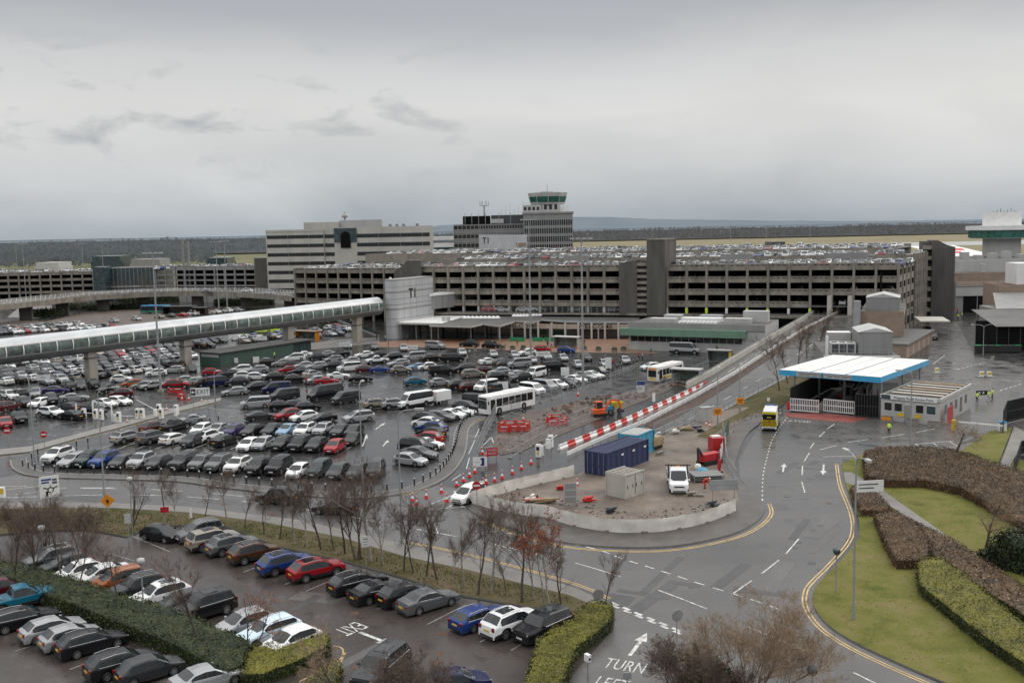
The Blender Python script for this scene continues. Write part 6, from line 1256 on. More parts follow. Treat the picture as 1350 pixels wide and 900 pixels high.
def crowd_of_cars():
    # hundreds more on the roof decks and in the far compounds, each only a few pixels long
    b = MB(); rnd = random.Random(5); cols = [mat('far_car_' + k, PAINT[k][0], .3, coat=.5, var=.1) for k in 'WSGDKRBC']; wt = [9, 7, 3.5, 3, 4.5, 2, 1.3, 1]
    base = {}
    for k in 'hsumv':
        parts, wheels, R_, W = car_parts(k); fb = []
        for nm, m in parts:
            if nm in ('body', 'windscreen', 'rear_window', 'side_window'): fb += [([m.v[i] for i in f], m.mats[mi].name) for f, mi in zip(m.f, m.mi)]
        base[k] = fb
    def put(p, h, z):
        k = rnd.choices('hsumv', [5, 4, 4, 2, .6])[0]; cm = rnd.choices(cols, wt)[0]; T = Matrix.Translation((p[0], p[1], z)) @ Matrix.Rotation(h, 4, 'Z'); o = len(b.v)
        for f, mn in base[k]:
            s = len(b.v); b.v += [T @ q for q in f]; b.f.append(list(range(s, s+len(f)))); b.mi.append(b.slot(cm if 'paint' in mn else mn if False else (MT['glass'] if 'glass' in mn else MT['black']))); b.sm.append(False)
    X = (CPB-CPA); X.z = 0; L = X.length; X.normalize(); Y = Vector((CPD[0], CPD[1], 0)).normalized(); A = Vector((CPA.x, CPA.y, 0)); hd = atan2(Y.y, Y.x)
    for y, z, x0, x1 in ((3.6, 17.0, 1, L-2), (14, 17, 1, L-2), (20.5, 17, 1, L-2), (33, 18.5, -8, L-2), (43, 18.5, -8, L-2), (48.5, 18.5, -8, L-2), (66, 19.6, -55, L-16), (76, 19.6, -55, L-16), (81, 19.6, -55, L-16), (93, 19.6, -55, L-16), (106, 19.6, -55, L-16)):
        x = x0
        while x < x1:
            x += 2.55
            if rnd.random() < (.30 if y < 10 else .18): continue
            if 13 < x - 0 < 22 and y < 5: continue
            p = A + X*x + Y*y; put((p.x, p.y), hd + (0 if rnd.random() < .5 else pi) + rnd.gauss(0, .03), z)
    for z in (7.3, 10.5, 13.7):
        x = 2
        while x < L-3:
            x += 2.7
            if rnd.random() < .35: continue
            p = A + X*x + Y*4.2; put((p.x, p.y), hd + (0 if rnd.random() < .5 else pi), z)
    Aq, Bq = D(388, 353, 330), D(553, 350, 308); X2 = (Bq-Aq).xy.normalized().to_3d(); Y2 = Vector((-X2.y, X2.x, 0)); L2 = (Bq-Aq).xy.length
    for y in (4, 15, 21, 34, 40, 53):
        x = 0
        while x < L2-2:
            x += 2.6
            if rnd.random() < .2: continue
            p = Aq.xy.to_3d() + X2*x + Y2*y; put((p.x, p.y), atan2(Y2.y, Y2.x) + (0 if rnd.random() < .5 else pi), 15.8)
    for (pa, pb, d, z, n) in ((-60, 122, 446, 12.5, 40), (-60, 122, 470, 12.5, 40), (206, 335, 432, 13.9, 28), (206, 335, 446, 13.9, 28)):
        for k in range(n):
            if rnd.random() < .3: continue
            q = D(pa+(pb-pa)*k/n, 350, d); put((q.x, q.y), pi/2, z)
    for pa, pb, ya, yb, n in ((0, 150, 441, 432, 26), (0, 110, 436, 429, 20), (25, 68, 402, 398, 10), (0, 60, 389, 387, 16), (150, 330, 425, 409, 12), (30, 120, 332, 331, 40), (0, 40, 347, 346, 16)):
        for k in range(n):
            if rnd.random() < .2: continue
            q = G(pa+(pb-pa)*k/n, ya+(yb-ya)*k/n); put((q.x, q.y), radians(-35) + (0 if rnd.random() < .5 else pi), 0.0)
    for px in (272, 326, 355): q = D(px, 388, 385 if px < 330 else 372); put((q.x, q.y), radians(170), 6.0)
    for px in (690, 700, 712, 760, 806, 828, 662, 645): q = G(px, 411, 5.2); put((q.x, q.y), radians(-20), 5.22)
    o = b.build('distant_parked_cars'); tag(o, 'mass of small parked cars on the roof decks and in far compounds', 'parked cars', None, 'stuff')
crowd_of_cars()
print('CARS', len(CARS), NF)
# ------------------------------------------------------------------ buses, vans and plant
def bus(name, loc, rz, L, W, H_, label, body, roofm, stripes=None, old=False):
    r = root(name, loc, rz, label, 'bus'); b = MB(); wp = L/2
    pl = [(-wp, -W/2), (wp-.35, -W/2), (wp, -W/2+.35), (wp, W/2-.35), (wp-.35, W/2), (-wp, W/2)]
    b.prism(pl, .32, H_-.16, body); b.prism([(x*.985, y*.95) for x, y in pl], H_-.16, H_, roofm, roofm)
    b.box(-wp*.5, wp*.1, -.7, .7, H_+.001, H_+.16, roofm); b.build('body', r)
    n = 6; x0, x1 = -wp+.5, wp-1.7
    for s in (1, -1):
        for k in range(n):
            a = x0+(x1-x0)*k/n; b = MB(); y = s*(W/2+.006); b.box(a+.05, a+(x1-x0)/n-.05, min(y, y-s*.05), max(y, y-s*.05), 1.25, H_-.55, 'dglass'); b.build('side_window', r)
    b = MB(); b.box(wp-.03, wp+.02, -W/2+.38, W/2-.38, 1.05, H_-.62, 'dglass'); b.build('windscreen', r)
    b = MB(); b.box(wp-.03, wp+.022, -W/2+.4, W/2-.4, H_-.55, H_-.22, 'osign' if old else 'ink'); b.build('destination_panel', r)
    b = MB(); b.box(wp-1.5, wp-.45, W/2-.03, W/2+.012, .4, H_-.55, 'dglass'); b.build('door', r)
    b = MB(); b.box(-wp-.02, -wp+.02, -W/2+.3, W/2-.3, 1.4, H_-.6, 'dglass'); b.build('rear_window', r)
    if stripes:
        for s in (1, -1): b = MB(); y = s*(W/2+.004); b.box(-wp+.02, wp-.4, min(y, y-s*.03), max(y, y-s*.03), .5, 1.1, stripes); b.build('stripe', r)
        b = MB(); b.box(wp-.02, wp+.012, -W/2+.4, W/2-.4, .45, .95, stripes); b.build('stripe', r)
    for s in (1, -1): b = MB(); b.box(wp-.03, wp+.03, s*(W/2-.6)-.17, s*(W/2-.6)+.17, .62, .82, 'lamp'); b.build('headlight', r)
    b = MB(); b.box(wp-.02, wp+.032, -.28, .28, .42, .54, 'plw'); b.build('number_plate', r)
    wm = wheel_mesh(.48)
    for x in (wp-2.4, -wp+2.7):
        for s in (1, -1):
            b = MB(); b.tube((x, s*(W/2-.4), .5), (x, s*(W/2+.004), .5), .58, .58, 14, 'void'); b.build('wheel_arch', r)
            q = bpy.data.objects.new('wheel', wm); COL.objects.link(q); q.parent = r; q.location = (x, s*(W/2-.07), .48); q.rotation_euler = (0 if s > 0 else pi, 0, 0)
    for s in (1, -1): b = MB(); b.beam((wp-.1, s*W/2, H_-.6), (wp+.25, s*(W/2+.22), H_-.7), .05, .05, 'black'); b.box(wp+.15, wp+.3, s*(W/2+.22)-.08, s*(W/2+.22)+.08, H_-1.15, H_-.7, 'black'); b.build('door_mirror', r)
    return r
bus('single_decker_bus', G(668, 541), radians(228), 10.8, 2.5, 3.0, 'white single decker bus turning beside the dug up ground', 'pw', 'roofw')
bus('single_decker_bus', G(877, 500), radians(232), 9.5, 2.4, 2.9, 'old cream and yellow bus stopped at the shelters', 'pw', 'roofw', 'yellow', True)
bus('single_decker_bus', G(206, 413), radians(-6), 11, 2.5, 3.0, 'blue and green bus beyond the walkway roof beside the dark shelter', 'navy', 'cyan', 'grn'); bus('single_decker_bus', G(344, 438), radians(-12), 11, 2.5, 2.9, 'lime green bus glimpsed under the walkway beyond the pay office', 'hivis', 'lgrey', 'hivis')
def trailer():
    p = G(581, 531); r = root('box_trailer', p, radians(222), 'white box trailer hitched behind the white minibus', 'trailer'); b = MB(); b.box(-1.5, 1.5, -.95, .95, .55, 2.1, 'pw'); b.build('box', r); b = MB(); b.beam((1.5, 0, .6), (2.6, 0, .55), .1, .1, 'galv'); b.build('drawbar', r); b = MB(); b.box(-1.5, 1.5, -.98, .98, .45, .54, 'black'); b.build('chassis', r); wm = wheel_mesh(.3)
    for s in (1, -1):
        for x in (-.4, .35): q = bpy.data.objects.new('wheel', wm); COL.objects.link(q); q.parent = r; q.location = (x, s*1.0, .3); q.rotation_euler = (0 if s > 0 else pi, 0, 0)
trailer()
def big_van(px, py, head, label, name, cat, tipper=False, police=False):
    kind = 'l'; p = G(px, py); r = root(name, p, radians(head), label, cat); L, W = KINDS[kind][0], KINDS[kind][1]; parts, wheels, R_, W = car_parts(kind, True); wp = L/2
    for nm, m in parts:
        if tipper:
            # keep the cab only
            q = MB(); q.mats = m.mats
            keep = [i for i, f in enumerate(m.f) if sum(m.v[k].x for k in f)/len(f) > wp-2.35]
            if nm in ('body',) or keep:
                idx = {}
                for i in keep:
                    f = []
                    for k in m.f[i]:
                        if k not in idx: idx[k] = len(q.v); q.v.append(m.v[k])
                        f.append(idx[k])
                    q.f.append(f); q.mi.append(m.mi[i]); q.sm.append(m.sm[i])
                if nm == 'body': q.box(wp-2.36, wp-2.30, -.93, .93, .5, 2.45, 'pw')
                if not q.f: continue
                o = q.build('cab' if nm == 'body' else nm, r); o.color = (.74, .75, .75, 0)
        elif m.f: o = m.build(nm, r); o.color = (.74, .75, .75, 0)
    wm = wheel_mesh(R_)
    for x, s in wheels: q = bpy.data.objects.new('wheel', wm); COL.objects.link(q); q.parent = r; q.location = (x, s*(W/2-.115), R_); q.rotation_euler = (0 if s > 0 else pi, 0, 0)
    if tipper:
        b = MB(); b.box(-wp, wp-2.4, -1.02, 1.02, .72, .86, 'dgrey'); b.build('load_bed', r)
        for s in (1, -1): b = MB(); b.box(-wp, wp-2.4, s*1.02-.03, s*1.02+.03, .87, 1.5, 'mgrey'); b.build('drop_side', r)
        b = MB()
        for s in (1, -1): b.box(wp-2.5, wp-2.42, s*1.0-.06, s*1.0+.06, .86, 2.75, 'black')
        for k in range(7): b.box(wp-2.49, wp-2.44, -1+k*.33-.02, -1+k*.33+.02, 1.0, 2.7, 'black')
        b.box(wp-2.5, wp-2.42, -1.35, 1.35, 2.62, 2.72, 'black'); b.build('head_board', r); b = MB(); b.box(wp-2.2, wp-2.0, -.25, .25, 2.5, 2.66, 'osign'); b.build('beacon', r)
        b = MB(); b.box(-wp+.2, wp-2.2, -.4, .4, .4, .71, 'void'); b.build('chassis', r)
    if police:
        b = MB(); x = -wp-.02
        def ck(y0, y1, z0, z1, m, k=.0): b.add([(x-k, y0, z0), (x-k, y1, z0), (x-k, y1, z1), (x-k, y0, z1)], [(0, 3, 2, 1), (0, 1, 2, 3)], m)
        ck(-.94, .94, .62, 1.5, 'pyel'); ck(-.86, .86, 2.2, 2.48, 'pyel')
        for k in range(5):
            for s in (1, -1): y = s*(.16+k*.2); b.add([(x-.006, y, .62), (x-.006, y+s*.07, .62), (x-.006, y-s*.35+s*.07, 1.5), (x-.006, y-s*.35, 1.5)], [(0, 1, 2, 3), (3, 2, 1, 0)], 'signr') if abs(y-s*.35) < .95 else None
        ck(-.8, .8, 1.52, 2.18, 'dglass', .004); b.build('rear_markings', r)
        for s in (1, -1):
            b = MB()
            for k in range(8):
                for j in range(2):
                    yy = s*(W/2+.012); x0 = -wp+.3+k*.62; b.add([(x0, yy, .9+j*.32), (x0+.6, yy, .9+j*.32), (x0+.6, yy, 1.2+j*.32), (x0, yy, 1.2+j*.32)], [(0, 1, 2, 3), (3, 2, 1, 0)], 'signb' if (k+j) % 2 else 'pyel')
            b.build('side_markings', r)
        b = MB(); b.box(wp-2.3, wp-2.0, -.7, .7, 2.6, 2.72, 'signb'); b.build('light_bar', r)
    if police: r.scale = (1.08, 1.08, 1.08)
    return r
big_van(1016, 562, 72, 'white police style van with yellow and red chevron tail on the gate road', 'police_van', 'van', police=True)
big_van(893, 642, -96, 'white tipper truck with black rack standing inside the works compound', 'tipper_truck', 'truck', tipper=True)
def container(px, py, rz, L, W, H_, m, label, name, top=None, doors=True, ribs=True):
    p = G(px, py); r = root(name, p, rz, label, 'container'); b = MB()
    n = int(L/.28)
    for s in (1, -1):
        P = []
        for k in range(n+1):
            y = s*(W/2 - (.05 if (k//2) % 2 else 0)); x = -L/2 + L*k/n; P += [(x, y, .18), (x, y, H_-.06)]
        b.add(P, [(2*k, 2*k+2, 2*k+3, 2*k+1) for k in range(n)], m)
    b.box(-L/2, L/2, -W/2+.06, W/2-.06, .1, H_-.05, m, top or m)
    for s in (1, -1):
        for z in (.06, H_-.12): b.box(-L/2-.02, L/2+.02, s*W/2-.05, s*W/2+.05, z, z+.16, m)
        for x in (-L/2, L/2): b.box(x-.06, x+.06, s*W/2-.07, s*W/2+.06, 0, H_+.03, m)
    for k in range(int(L/.6)): b.box(-L/2+.2+k*.6, -L/2+.5+k*.6, -W/2+.1, W/2-.1, H_-.049, H_-.01, top or m)
    b.build('shell', r)
    if doors:
        for s in (1, -1):
            b = MB(); b.box(-L/2-.05, -L/2-.005, min(s*.03, s*(W/2-.1)), max(s*.03, s*(W/2-.1)), .2, H_-.2, m); b.build('door', r)
            b = MB()
            for q in (.3, .75): b.tube((-L/2-.08, s*W/2*q, .2), (-L/2-.08, s*W/2*q, H_-.2), .025, .025, 5, 'galv'); b.box(-L/2-.1, -L/2-.06, s*W/2*q-.12, s*W/2*q+.12, 1.1, 1.2, 'black')
            b.build('lock_rod', r)
    return r
c1 = container(814, 616, radians(52), 9.2, 2.9, 2.75, 'navy', 'long navy blue steel container with ridged sides in the works compound', 'site_container')
b = MB()
for k, x in enumerate((-1.5, 1.0, 3.6)): b.box(x, x+.5, -1.5, -1.46, 1.9, 2.1, 'sign')
b.build('label_plate', c1)
container(839, 597, radians(56), 4.2, 2.8, 2.8, 'turq', 'short turquoise container with pale roof behind the navy one', 'site_container', 'lgrey')
c3 = container(824, 652, radians(46), 3.2, 2.5, 2.6, 'beige', 'pale grey generator container standing on the dirt in front', 'generator_container', 'rub', False); b = MB()
for x in (-.9, .9): b.box(x-.7, x+.7, -1.27, -1.255, .25, 2.35, 'beige')
for x in (-1.2, -.3, .3, 1.2): b.box(x-.04, x+.04, -1.30, -1.272, 1.1, 1.45, 'ink')
b.build('door', c3); b = MB(); b.box(1.62, 1.64, -.6, .4, 1.3, 1.7, 'sign'); b.box(1.62, 1.64, -.6, .2, 1.75, 1.85, 'signr'); b.build('label_plate', c3)
def digger():
    p = G(790, 549); r = root('mini_excavator', p, radians(20), 'orange mini excavator at the edge of the dug soil', 'excavator'); r.scale = (.82, .82, .82)
    for s in (1, -1): b = MB(); b.prism([(-1.3, s*.55-.22), (1.3, s*.55-.22), (1.3, s*.55+.22), (-1.3, s*.55+.22)], .06, .62, 'black'); b.build('track', r)
    b = MB(); b.prism([(-1.2, -.95), (.9, -.95), (.9, .95), (-1.2, .95), (-1.5, .5), (-1.5, -.5)], .68, 1.45, 'orange'); b.build('body', r)
    b = MB()
    for x, y in ((-.5, .1), (.75, .1), (-.5, .92), (.75, .92)): b.box(x-.05, x+.05, y-.05, y+.05, 1.45, 2.6, 'orange')
    b.box(-.6, .85, .02, 1.0, 2.6, 2.72, 'orange'); b.build('cab', r); b = MB(); b.box(-.48, .73, .13, .9, 1.5, 2.58, 'dglass'); b.build('cab_window', r)
    b = MB(); b.beam((.8, -.35, 1.3), (2.3, -.35, 3.0), .28, .34, 'orange'); b.beam((2.3, -.35, 3.0), (3.7, -.35, 2.7), .26, .3, 'orange'); b.beam((3.7, -.35, 2.8), (4.3, -.35, 1.1), .22, .26, 'orange'); b.beam((1.2, -.35, 1.5), (2.2, -.35, 2.5), .1, .1, 'galv'); b.build('boom', r); b = MB(); b.prism([(4.0, -.75), (4.7, -.75), (4.7, .05), (4.0, .05)], .5, 1.1, 'dgrey'); b.build('bucket', r)
    p = G(806, 545); r = root('site_dumper', p, radians(38), 'small yellow and blue site dumper behind the orange excavator', 'dumper'); b = MB(); b.prism([(-1.6, -.6), (-.1, -.6), (-.1, .6), (-1.6, .6)], .6, 1.3, 'turq'); b.build('body', r); b = MB(); b.add([(0, -.7, .8), (1.5, -.7, 1.1), (1.7, .7, 1.1), (0, .7, .8), (-.2, -.9, 1.8), (1.9, -.9, 1.7), (1.9, .9, 1.7), (-.2, .9, 1.8)], [(0, 3, 2, 1), (0, 1, 5, 4), (1, 2, 6, 5), (2, 3, 7, 6), (3, 0, 4, 7)], 'yellow'); b.build('skip', r); b = MB()
    for x, y in ((-1.5, -.55), (-1.5, .55), (-.7, -.55), (-.7, .55)): b.tube((x, y, 1.3), (x, y, 2.5), .04, .04, 5, 'black')
    b.beam((-1.5, -.55, 2.5), (-1.5, .55, 2.5), .08, .08, 'black'); b.beam((-.7, -.55, 2.5), (-.7, .55, 2.5), .08, .08, 'black'); b.build('roll_bar', r); wm = wheel_mesh(.45)
    for x in (-1.0, .9):
        for s in (1, -1): q = bpy.data.objects.new('wheel', wm); COL.objects.link(q); q.parent = r; q.location = (x, s*.8, .45); q.rotation_euler = (0 if s > 0 else pi, 0, 0)
digger()
# ================================================================== VEGETATION
def grow(bt, bc, p, d, L, r, depth, maxd, rnd, up, mt, mc, spread=.6, kids_=(3, 6)):
    nseg = 4 if depth == 0 else 3; b = bt if depth <= 1 else bc; m = mt if depth <= 1 else mc
    n = 6 if depth == 0 else (4 if depth == 1 else 3); pts = [p.copy()]; rr = [r]
    for i in range(nseg):
        d = (d + Vector((rnd.gauss(0, 1), rnd.gauss(0, 1), rnd.gauss(0, .6)))*(.10 if depth == 0 else .17) + Vector((0, 0, up*.09))).normalized()
        p = p + d*(L/nseg); pts.append(p.copy()); rr.append(r*(1 - .72*(i+1)/nseg))
    for i in range(nseg): b.tube(pts[i], pts[i+1], rr[i], rr[i+1], n, m, False)
    if depth >= maxd: return
    k = rnd.randint(*kids_) + (2 if depth == 0 else 0)
    for i in range(k):
        t = rnd.uniform(.30 if depth == 0 else .15, 1.0); j = min(nseg-1, int(t*nseg)); f = t*nseg - j; q = pts[j].lerp(pts[j+1], f); dd = (pts[j+1]-pts[j]).normalized()
        a = dd.orthogonal().normalized(); a.rotate(Matrix.Rotation(rnd.uniform(0, 2*pi), 3, dd)); nd = (dd*(1-spread*.55) + a*spread*rnd.uniform(.7, 1.25) + Vector((0, 0, up*.25))).normalized()
        grow(bt, bc, q, nd, L*rnd.uniform(.42, .66)*(1.1 - .35*t), max(.007, r*(1-.6*t)*.5), depth+1, maxd, rnd, up, mt, mc, spread, kids_)
TREES = {}
def tree_proto(key, seed, H_, mt, mc, maxd=4, stems=1, spread=.6, up=.8, kids_=(4, 6), leaves=None, r=None, lean=.08):
    rnd = random.Random(seed); bt, bc = MB(), MB()
    for s in range(stems):
        d = Vector((rnd.gauss(0, lean), rnd.gauss(0, lean), 1)) if stems == 1 else Vector((rnd.gauss(0, lean), rnd.gauss(0, lean), 1))
        grow(bt, bc, Vector((rnd.gauss(0, .12*(stems > 1)), rnd.gauss(0, .12*(stems > 1)), -.1)), d.normalized(), H_*rnd.uniform(.62, .8), r or H_*.0125, 0, maxd, rnd, up, mt, mc, spread, kids_)
    if leaves:
        m, n = leaves; vs = bc.v; 
        for _ in range(n):
            c = vs[rnd.randrange(len(vs))] + Vector((rnd.gauss(0, .08), rnd.gauss(0, .08), rnd.gauss(0, .08))); a = Vector((rnd.gauss(0, 1), rnd.gauss(0, 1), rnd.gauss(0, 1))).normalized()*rnd.uniform(.035, .07); e = a.orthogonal().normalized()*rnd.uniform(.03, .06)
            bc.add([c-a, c+e, c+a, c-e], [(0, 1, 2, 3)], m)
    TREES[key] = (bt.mesh('trunk'), bc.mesh('crown')); return TREES[key]
for i in range(5): tree_proto('birch%d' % i, 20+i, 7.5, 'birch' if i % 2 else 'bark', 'twig', 4, 1, .56, .8, (5, 7))
for i in range(2): tree_proto('multi%d' % i, 40+i, 6.5, 'bark', 'twig', 4, 3, .5, 1.0, (3, 5), lean=.25)
tree_proto('russet', 51, 7.5, 'birch', 'twig', 4, 2, .52, .8, (4, 5), ('rleaf', 2600), lean=.12)
tree_proto('redtree', 52, 5.5, 'bark', 'twig', 4, 2, .65, .5, (4, 5), ('rleaf', 500), lean=.25)
for i in range(2): tree_proto('round%d' % i, 60+i, 5.0, 'bark', 'twig2', 4, 1, .85, .35, (5, 7), r=.12)
for i in range(3): tree_proto('far%d' % i, 70+i, 9.0, 'bark', 'twig', 3, 2, .65, .7, (5, 7), lean=.15)
tree_proto('bush', 81, 7.6, 'twig2', 'twig2', 4, 13, .6, .4, (5, 7), r=.06, lean=.5)
tree_proto('lowbush', 82, 3.4, 'bark', 'twig', 4, 8, .7, .4, (5, 6), r=.035, lean=.45)
TG = {}
def tree(key, px, py, topy, label, group=None, name='bare_tree', rz=None, base=None, z=0.0, cat='tree', wide=1.0):
    p = G(px, py) if base is None else base; p.z = z; rnd = random.Random(int(px*13+py)); H_ = max(1.0, height(px, topy, p) - z); tm, cm = TREES[key]
    zmax = max(v.co.z for v in cm.vertices) if key not in TG else TG[key]; TG[key] = zmax
    r = root(name, p, rnd.uniform(0, 6.28) if rz is None else rz, label, cat, group); s = H_/zmax; r.scale = (s*wide, s*wide, s)
    for nm, me in (('trunk', tm), ('crown', cm)): o = bpy.data.objects.new(nm, me); COL.objects.link(o); o.parent = r
V = 'bare birches on the grass verge'
for i, (px, py, ty, key, lab) in enumerate([(173, 700, 610, 'multi0', 'bare many stemmed tree around the globe lamp on the left of the verge'), (217, 678, 612, 'birch0', 'small bare birch on the verge behind the black hatchback'), (232, 684, 622, 'birch3', 'thin bare birch right of the small birch behind the grey people carrier'), (300, 687, 612, 'birch1', 'spreading bare birch on the verge left of the taxi cab'), (348, 705, 640, 'birch2', 'short bare birch in front of the black taxi cab'), (389, 718, 640, 'birch1', 'leaning white stemmed birch right of the taxi cab'), (405, 722, 622, 'birch3', 'white stemmed birch at the kerb above the red SUV'), (440, 727, 630, 'birch4', 'thin bare birch between the red SUV and the two panel sign'), (455, 731, 612, 'birch0', 'bushy bare birch behind the black estate car'), (470, 738, 592, 'multi1', 'tallest dark bare tree, left of the two panel sign'), (490, 741, 606, 'birch1', 'pale stemmed birch just right of the two panel sign'), (532, 754, 650, 'birch2', 'bare birch right beside the tall grey street lamp'), (562, 761, 650, 'birch4', 'bare birch between the street lamp and the dark grey saloon'), (577, 766, 644, 'birch0', 'bare birch on the verge above the dark grey saloon'), (598, 770, 702, 'birch3', 'short sapling on the verge right of the dark grey saloon'), (630, 786, 660, 'birch2', 'bare birch directly behind the blue estate car'), (647, 784, 668, 'birch1', 'leaning bare birch behind the white SUV'), (667, 780, 720, 'birch4', 'low sapling between two birches behind the white SUV'), (688, 796, 652, 'birch0', 'full crowned bare birch left of the russet tree'), (704, 792, 660, 'birch3', 'dark bare birch touching the russet tree'), (722, 801, 668, 'russet', 'birch still holding russet brown leaves on the verge'), (797, 808, 722, 'birch4', 'reddish bare birch growing from the golden hedge by the junction')]): tree(key, px, py, ty, lab, V, 'birch_tree')
for px, py, ty, key, lab in ((18, 770, 660, 'multi0', 'bare tangled tree at the left edge above the blue pickup'), (48, 765, 640, 'multi1', 'bare tree with upright stems at the far left of the verge'), (84, 770, 655, 'multi0', 'bare tree beyond the dark hedge near the grey SUV'), (108, 760, 668, 'birch2', 'thin bare tree left of the orange people carrier'), (60, 718, 650, 'lowbush', 'low brown thicket at the left end of the verge'), (20, 712, 655, 'lowbush', 'brown thicket at the left picture edge on the verge'), (110, 712, 662, 'lowbush', 'brown thicket on the verge under the roundabout sign')): tree(key, px, py, ty, lab, 'bare trees and thickets at the left of the verge')
for px, py, ty, key, lab in ((160, 803, 705, 'birch0', 'bare tree growing from the dark hedge in front of the orange car'), (103, 785, 690, 'birch2', 'bare tree growing from the left end of the dark hedge'), (262, 855, 715, 'birch4', 'tall bare tree growing from the middle of the dark hedge'), (328, 862, 775, 'redtree', 'small tree with a few russet leaves before the silver hatchback'), (452, 935, 815, 'round0', 'bare sapling at the bottom edge left of the dark people carrier'), (540, 945, 848, 'lowbush', 'fine brown bush at the bottom edge over the dark people carrier')): tree(key, px, py, ty, lab, 'bare trees in the lower car park')
tree('bush', 992, 925, 757, 'large brown bare bush spreading over the bottom of the road', None, 'bare_bush', cat='bush'); tree('lowbush', 890, 925, 832, 'reddish bare bush left of the large brown bush', None, 'bare_bush', cat='bush'); tree('lowbush', 940, 940, 850, 'dark bare bush under the large brown bush', None, 'bare_bush', cat='bush')
for i, (px, py, ty, key, lab) in enumerate([(1028, 517, 440, 'birch2', 'first bare tree on the grass bank by the ramp, left of the canopy'), (1039, 509, 436, 'birch4', 'second bare tree on the bank, touching the left corner of the blue canopy'), (1051, 492, 424, 'birch0', 'slim bare tree behind the left corner of the blue canopy'), (1064, 482, 420, 'birch2', 'bare tree on the bank above the canopy roof'), (1076, 474, 402, 'birch4', 'tallest bare tree beside the ramp above the canopy roof')]): tree(key, px, py, ty, lab, 'bare trees beside the ramp')
tree('round0', 1262, 601, 543, 'round crowned bare tree at the edge of the lawn before the gatehouse', None, wide=1.6); tree('round1', 1299, 724, 648, 'small bare tree standing on the upper lawn at the right', None)
for i, (px, py, ty) in enumerate([(90, 412, 380), (75, 410, 384), (105, 414, 388), (195, 402, 362), (140, 400, 376), (220, 395, 358), (245, 397, 362), (270, 396, 362), (292, 398, 364), (318, 396, 362), (342, 398, 362), (185, 398, 356), (306, 392, 358), (212, 394, 352), (232, 393, 356), (257, 394, 359), (281, 393, 360), (150, 399, 368), (165, 400, 366), (330, 393, 362), (120, 404, 382), (300, 395, 366)]): tree('far%d' % (i % 3), px, py, ty, 'bare brown tree around the flyover in the left distance', 'bare trees around the distant flyover', z=0)
def inside(p, poly):
    c = False; n = len(poly)
    for i in range(n):
        a, b = poly[i], poly[(i+1) % n]
        if (a[1] > p[1]) != (b[1] > p[1]) and p[0] < (b[0]-a[0])*(p[1]-a[1])/(b[1]-a[1]) + a[0]: c = not c
    return c
def hedge(name, pts, h, m, label, cat='hedge', dens=26, size=.11, top=None, rough=.18, seed=1, core='dleaf', lean=0, px=True, taper=.0, clump=.55):
    P = [G(x, y) for x, y in pts] if px else [Vector(q) for q in pts]; o = sum(P, Vector())/len(P); o.z = 0; Q = [(p-o).xy for p in P]; rnd = random.Random(seed)
    r = root(name, o, 0, label, cat); b = MB(); ctr = Vector((0, 0))
    ins = [q - q.normalized()*min(.22, q.length*.1) for q in Q]; b.prism(ins, 0, h*.80, core, top or (m if core != 'dleaf' else core)); b.build('branches', r)
    b = MB(); x0, x1 = min(q.x for q in Q), max(q.x for q in Q); y0, y1 = min(q.y for q in Q), max(q.y for q in Q)
    def hh(x, y): return h*(1 + rough*(mnoise.noise(Vector(((x+o.x)*.9, (y+o.y)*.9, seed)))*.8 + mnoise.noise(Vector(((x+o.x)*3, (y+o.y)*3, seed)))*.5))
    def leaf(c, nrm, m_):
        a = Vector((rnd.gauss(0, 1), rnd.gauss(0, 1), rnd.gauss(0, 1))); nn = (nrm*1.1 + a*.55).normalized(); s = size*rnd.uniform(.6, 1.35); u = nn.orthogonal().normalized(); u.rotate(Matrix.Rotation(rnd.uniform(0, 6.28), 3, nn)); w = nn.cross(u)
        b.add([c-u*s, c+w*s*.6, c+u*s, c-w*s*.6], [(0, 1, 2, 3)], m_ if rnd.random() > .1 else ('twig2' if m_ == 'bhedge' else 'hedge'))
    area = (x1-x0)*(y1-y0); k = int(area*dens)
    for _ in range(k):
        x, y = rnd.uniform(x0, x1), rnd.uniform(y0, y1)
        if not inside((x, y), Q): continue
        if mnoise.noise(Vector(((x+o.x)*2.2, (y+o.y)*2.2, 7))) < -clump*.7 and rnd.random() < .7: continue
        leaf(Vector((x, y, hh(x, y) - abs(rnd.gauss(0, .10)))), Vector((0, 0, 1)), top or m)
    for a, c in zip(Q, Q[1:] + Q[:1]):
        L = (c-a).length; nrm = Vector(((c-a).y, -(c-a).x, 0)).normalized()
        mid = (a+c)/2 + nrm.xy*.05
        if inside(mid, Q): nrm = -nrm
        for _ in range(int(L*h*dens*1.2)):
            t = rnd.random(); z = rnd.uniform(.02, 1.0)*h; q = a.lerp(c, t); w = rnd.gauss(0, .08) + .10*mnoise.noise(Vector((q.x*1.5, q.y*1.5, z*1.5)))
            leaf(Vector((q.x, q.y, min(z, hh(q.x, q.y)))) + nrm*w, nrm, m if z < h*.93 else (top or m))
    b.build('foliage', r); return r
hedge('laurel_hedge', [(-40, 745), (33, 760), (100, 778), (160, 799), (233, 820), (300, 850), (330, 862), (322, 896), (300, 905), (233, 868), (133, 828), (67, 802), (0, 775), (-40, 765)], 1.2, 'hedge', 'long dark green hedge dividing two rows of the lower car park', dens=60, size=.085, seed=2)
hedge('laurel_hedge', [(332, 866), (372, 861), (432, 850), (436, 864), (400, 884), (345, 905), (318, 905)], .95, 'hedge', 'lighter green end of the hedge beside the white hatchback', dens=110, size=.07, top='yhedge', seed=3)
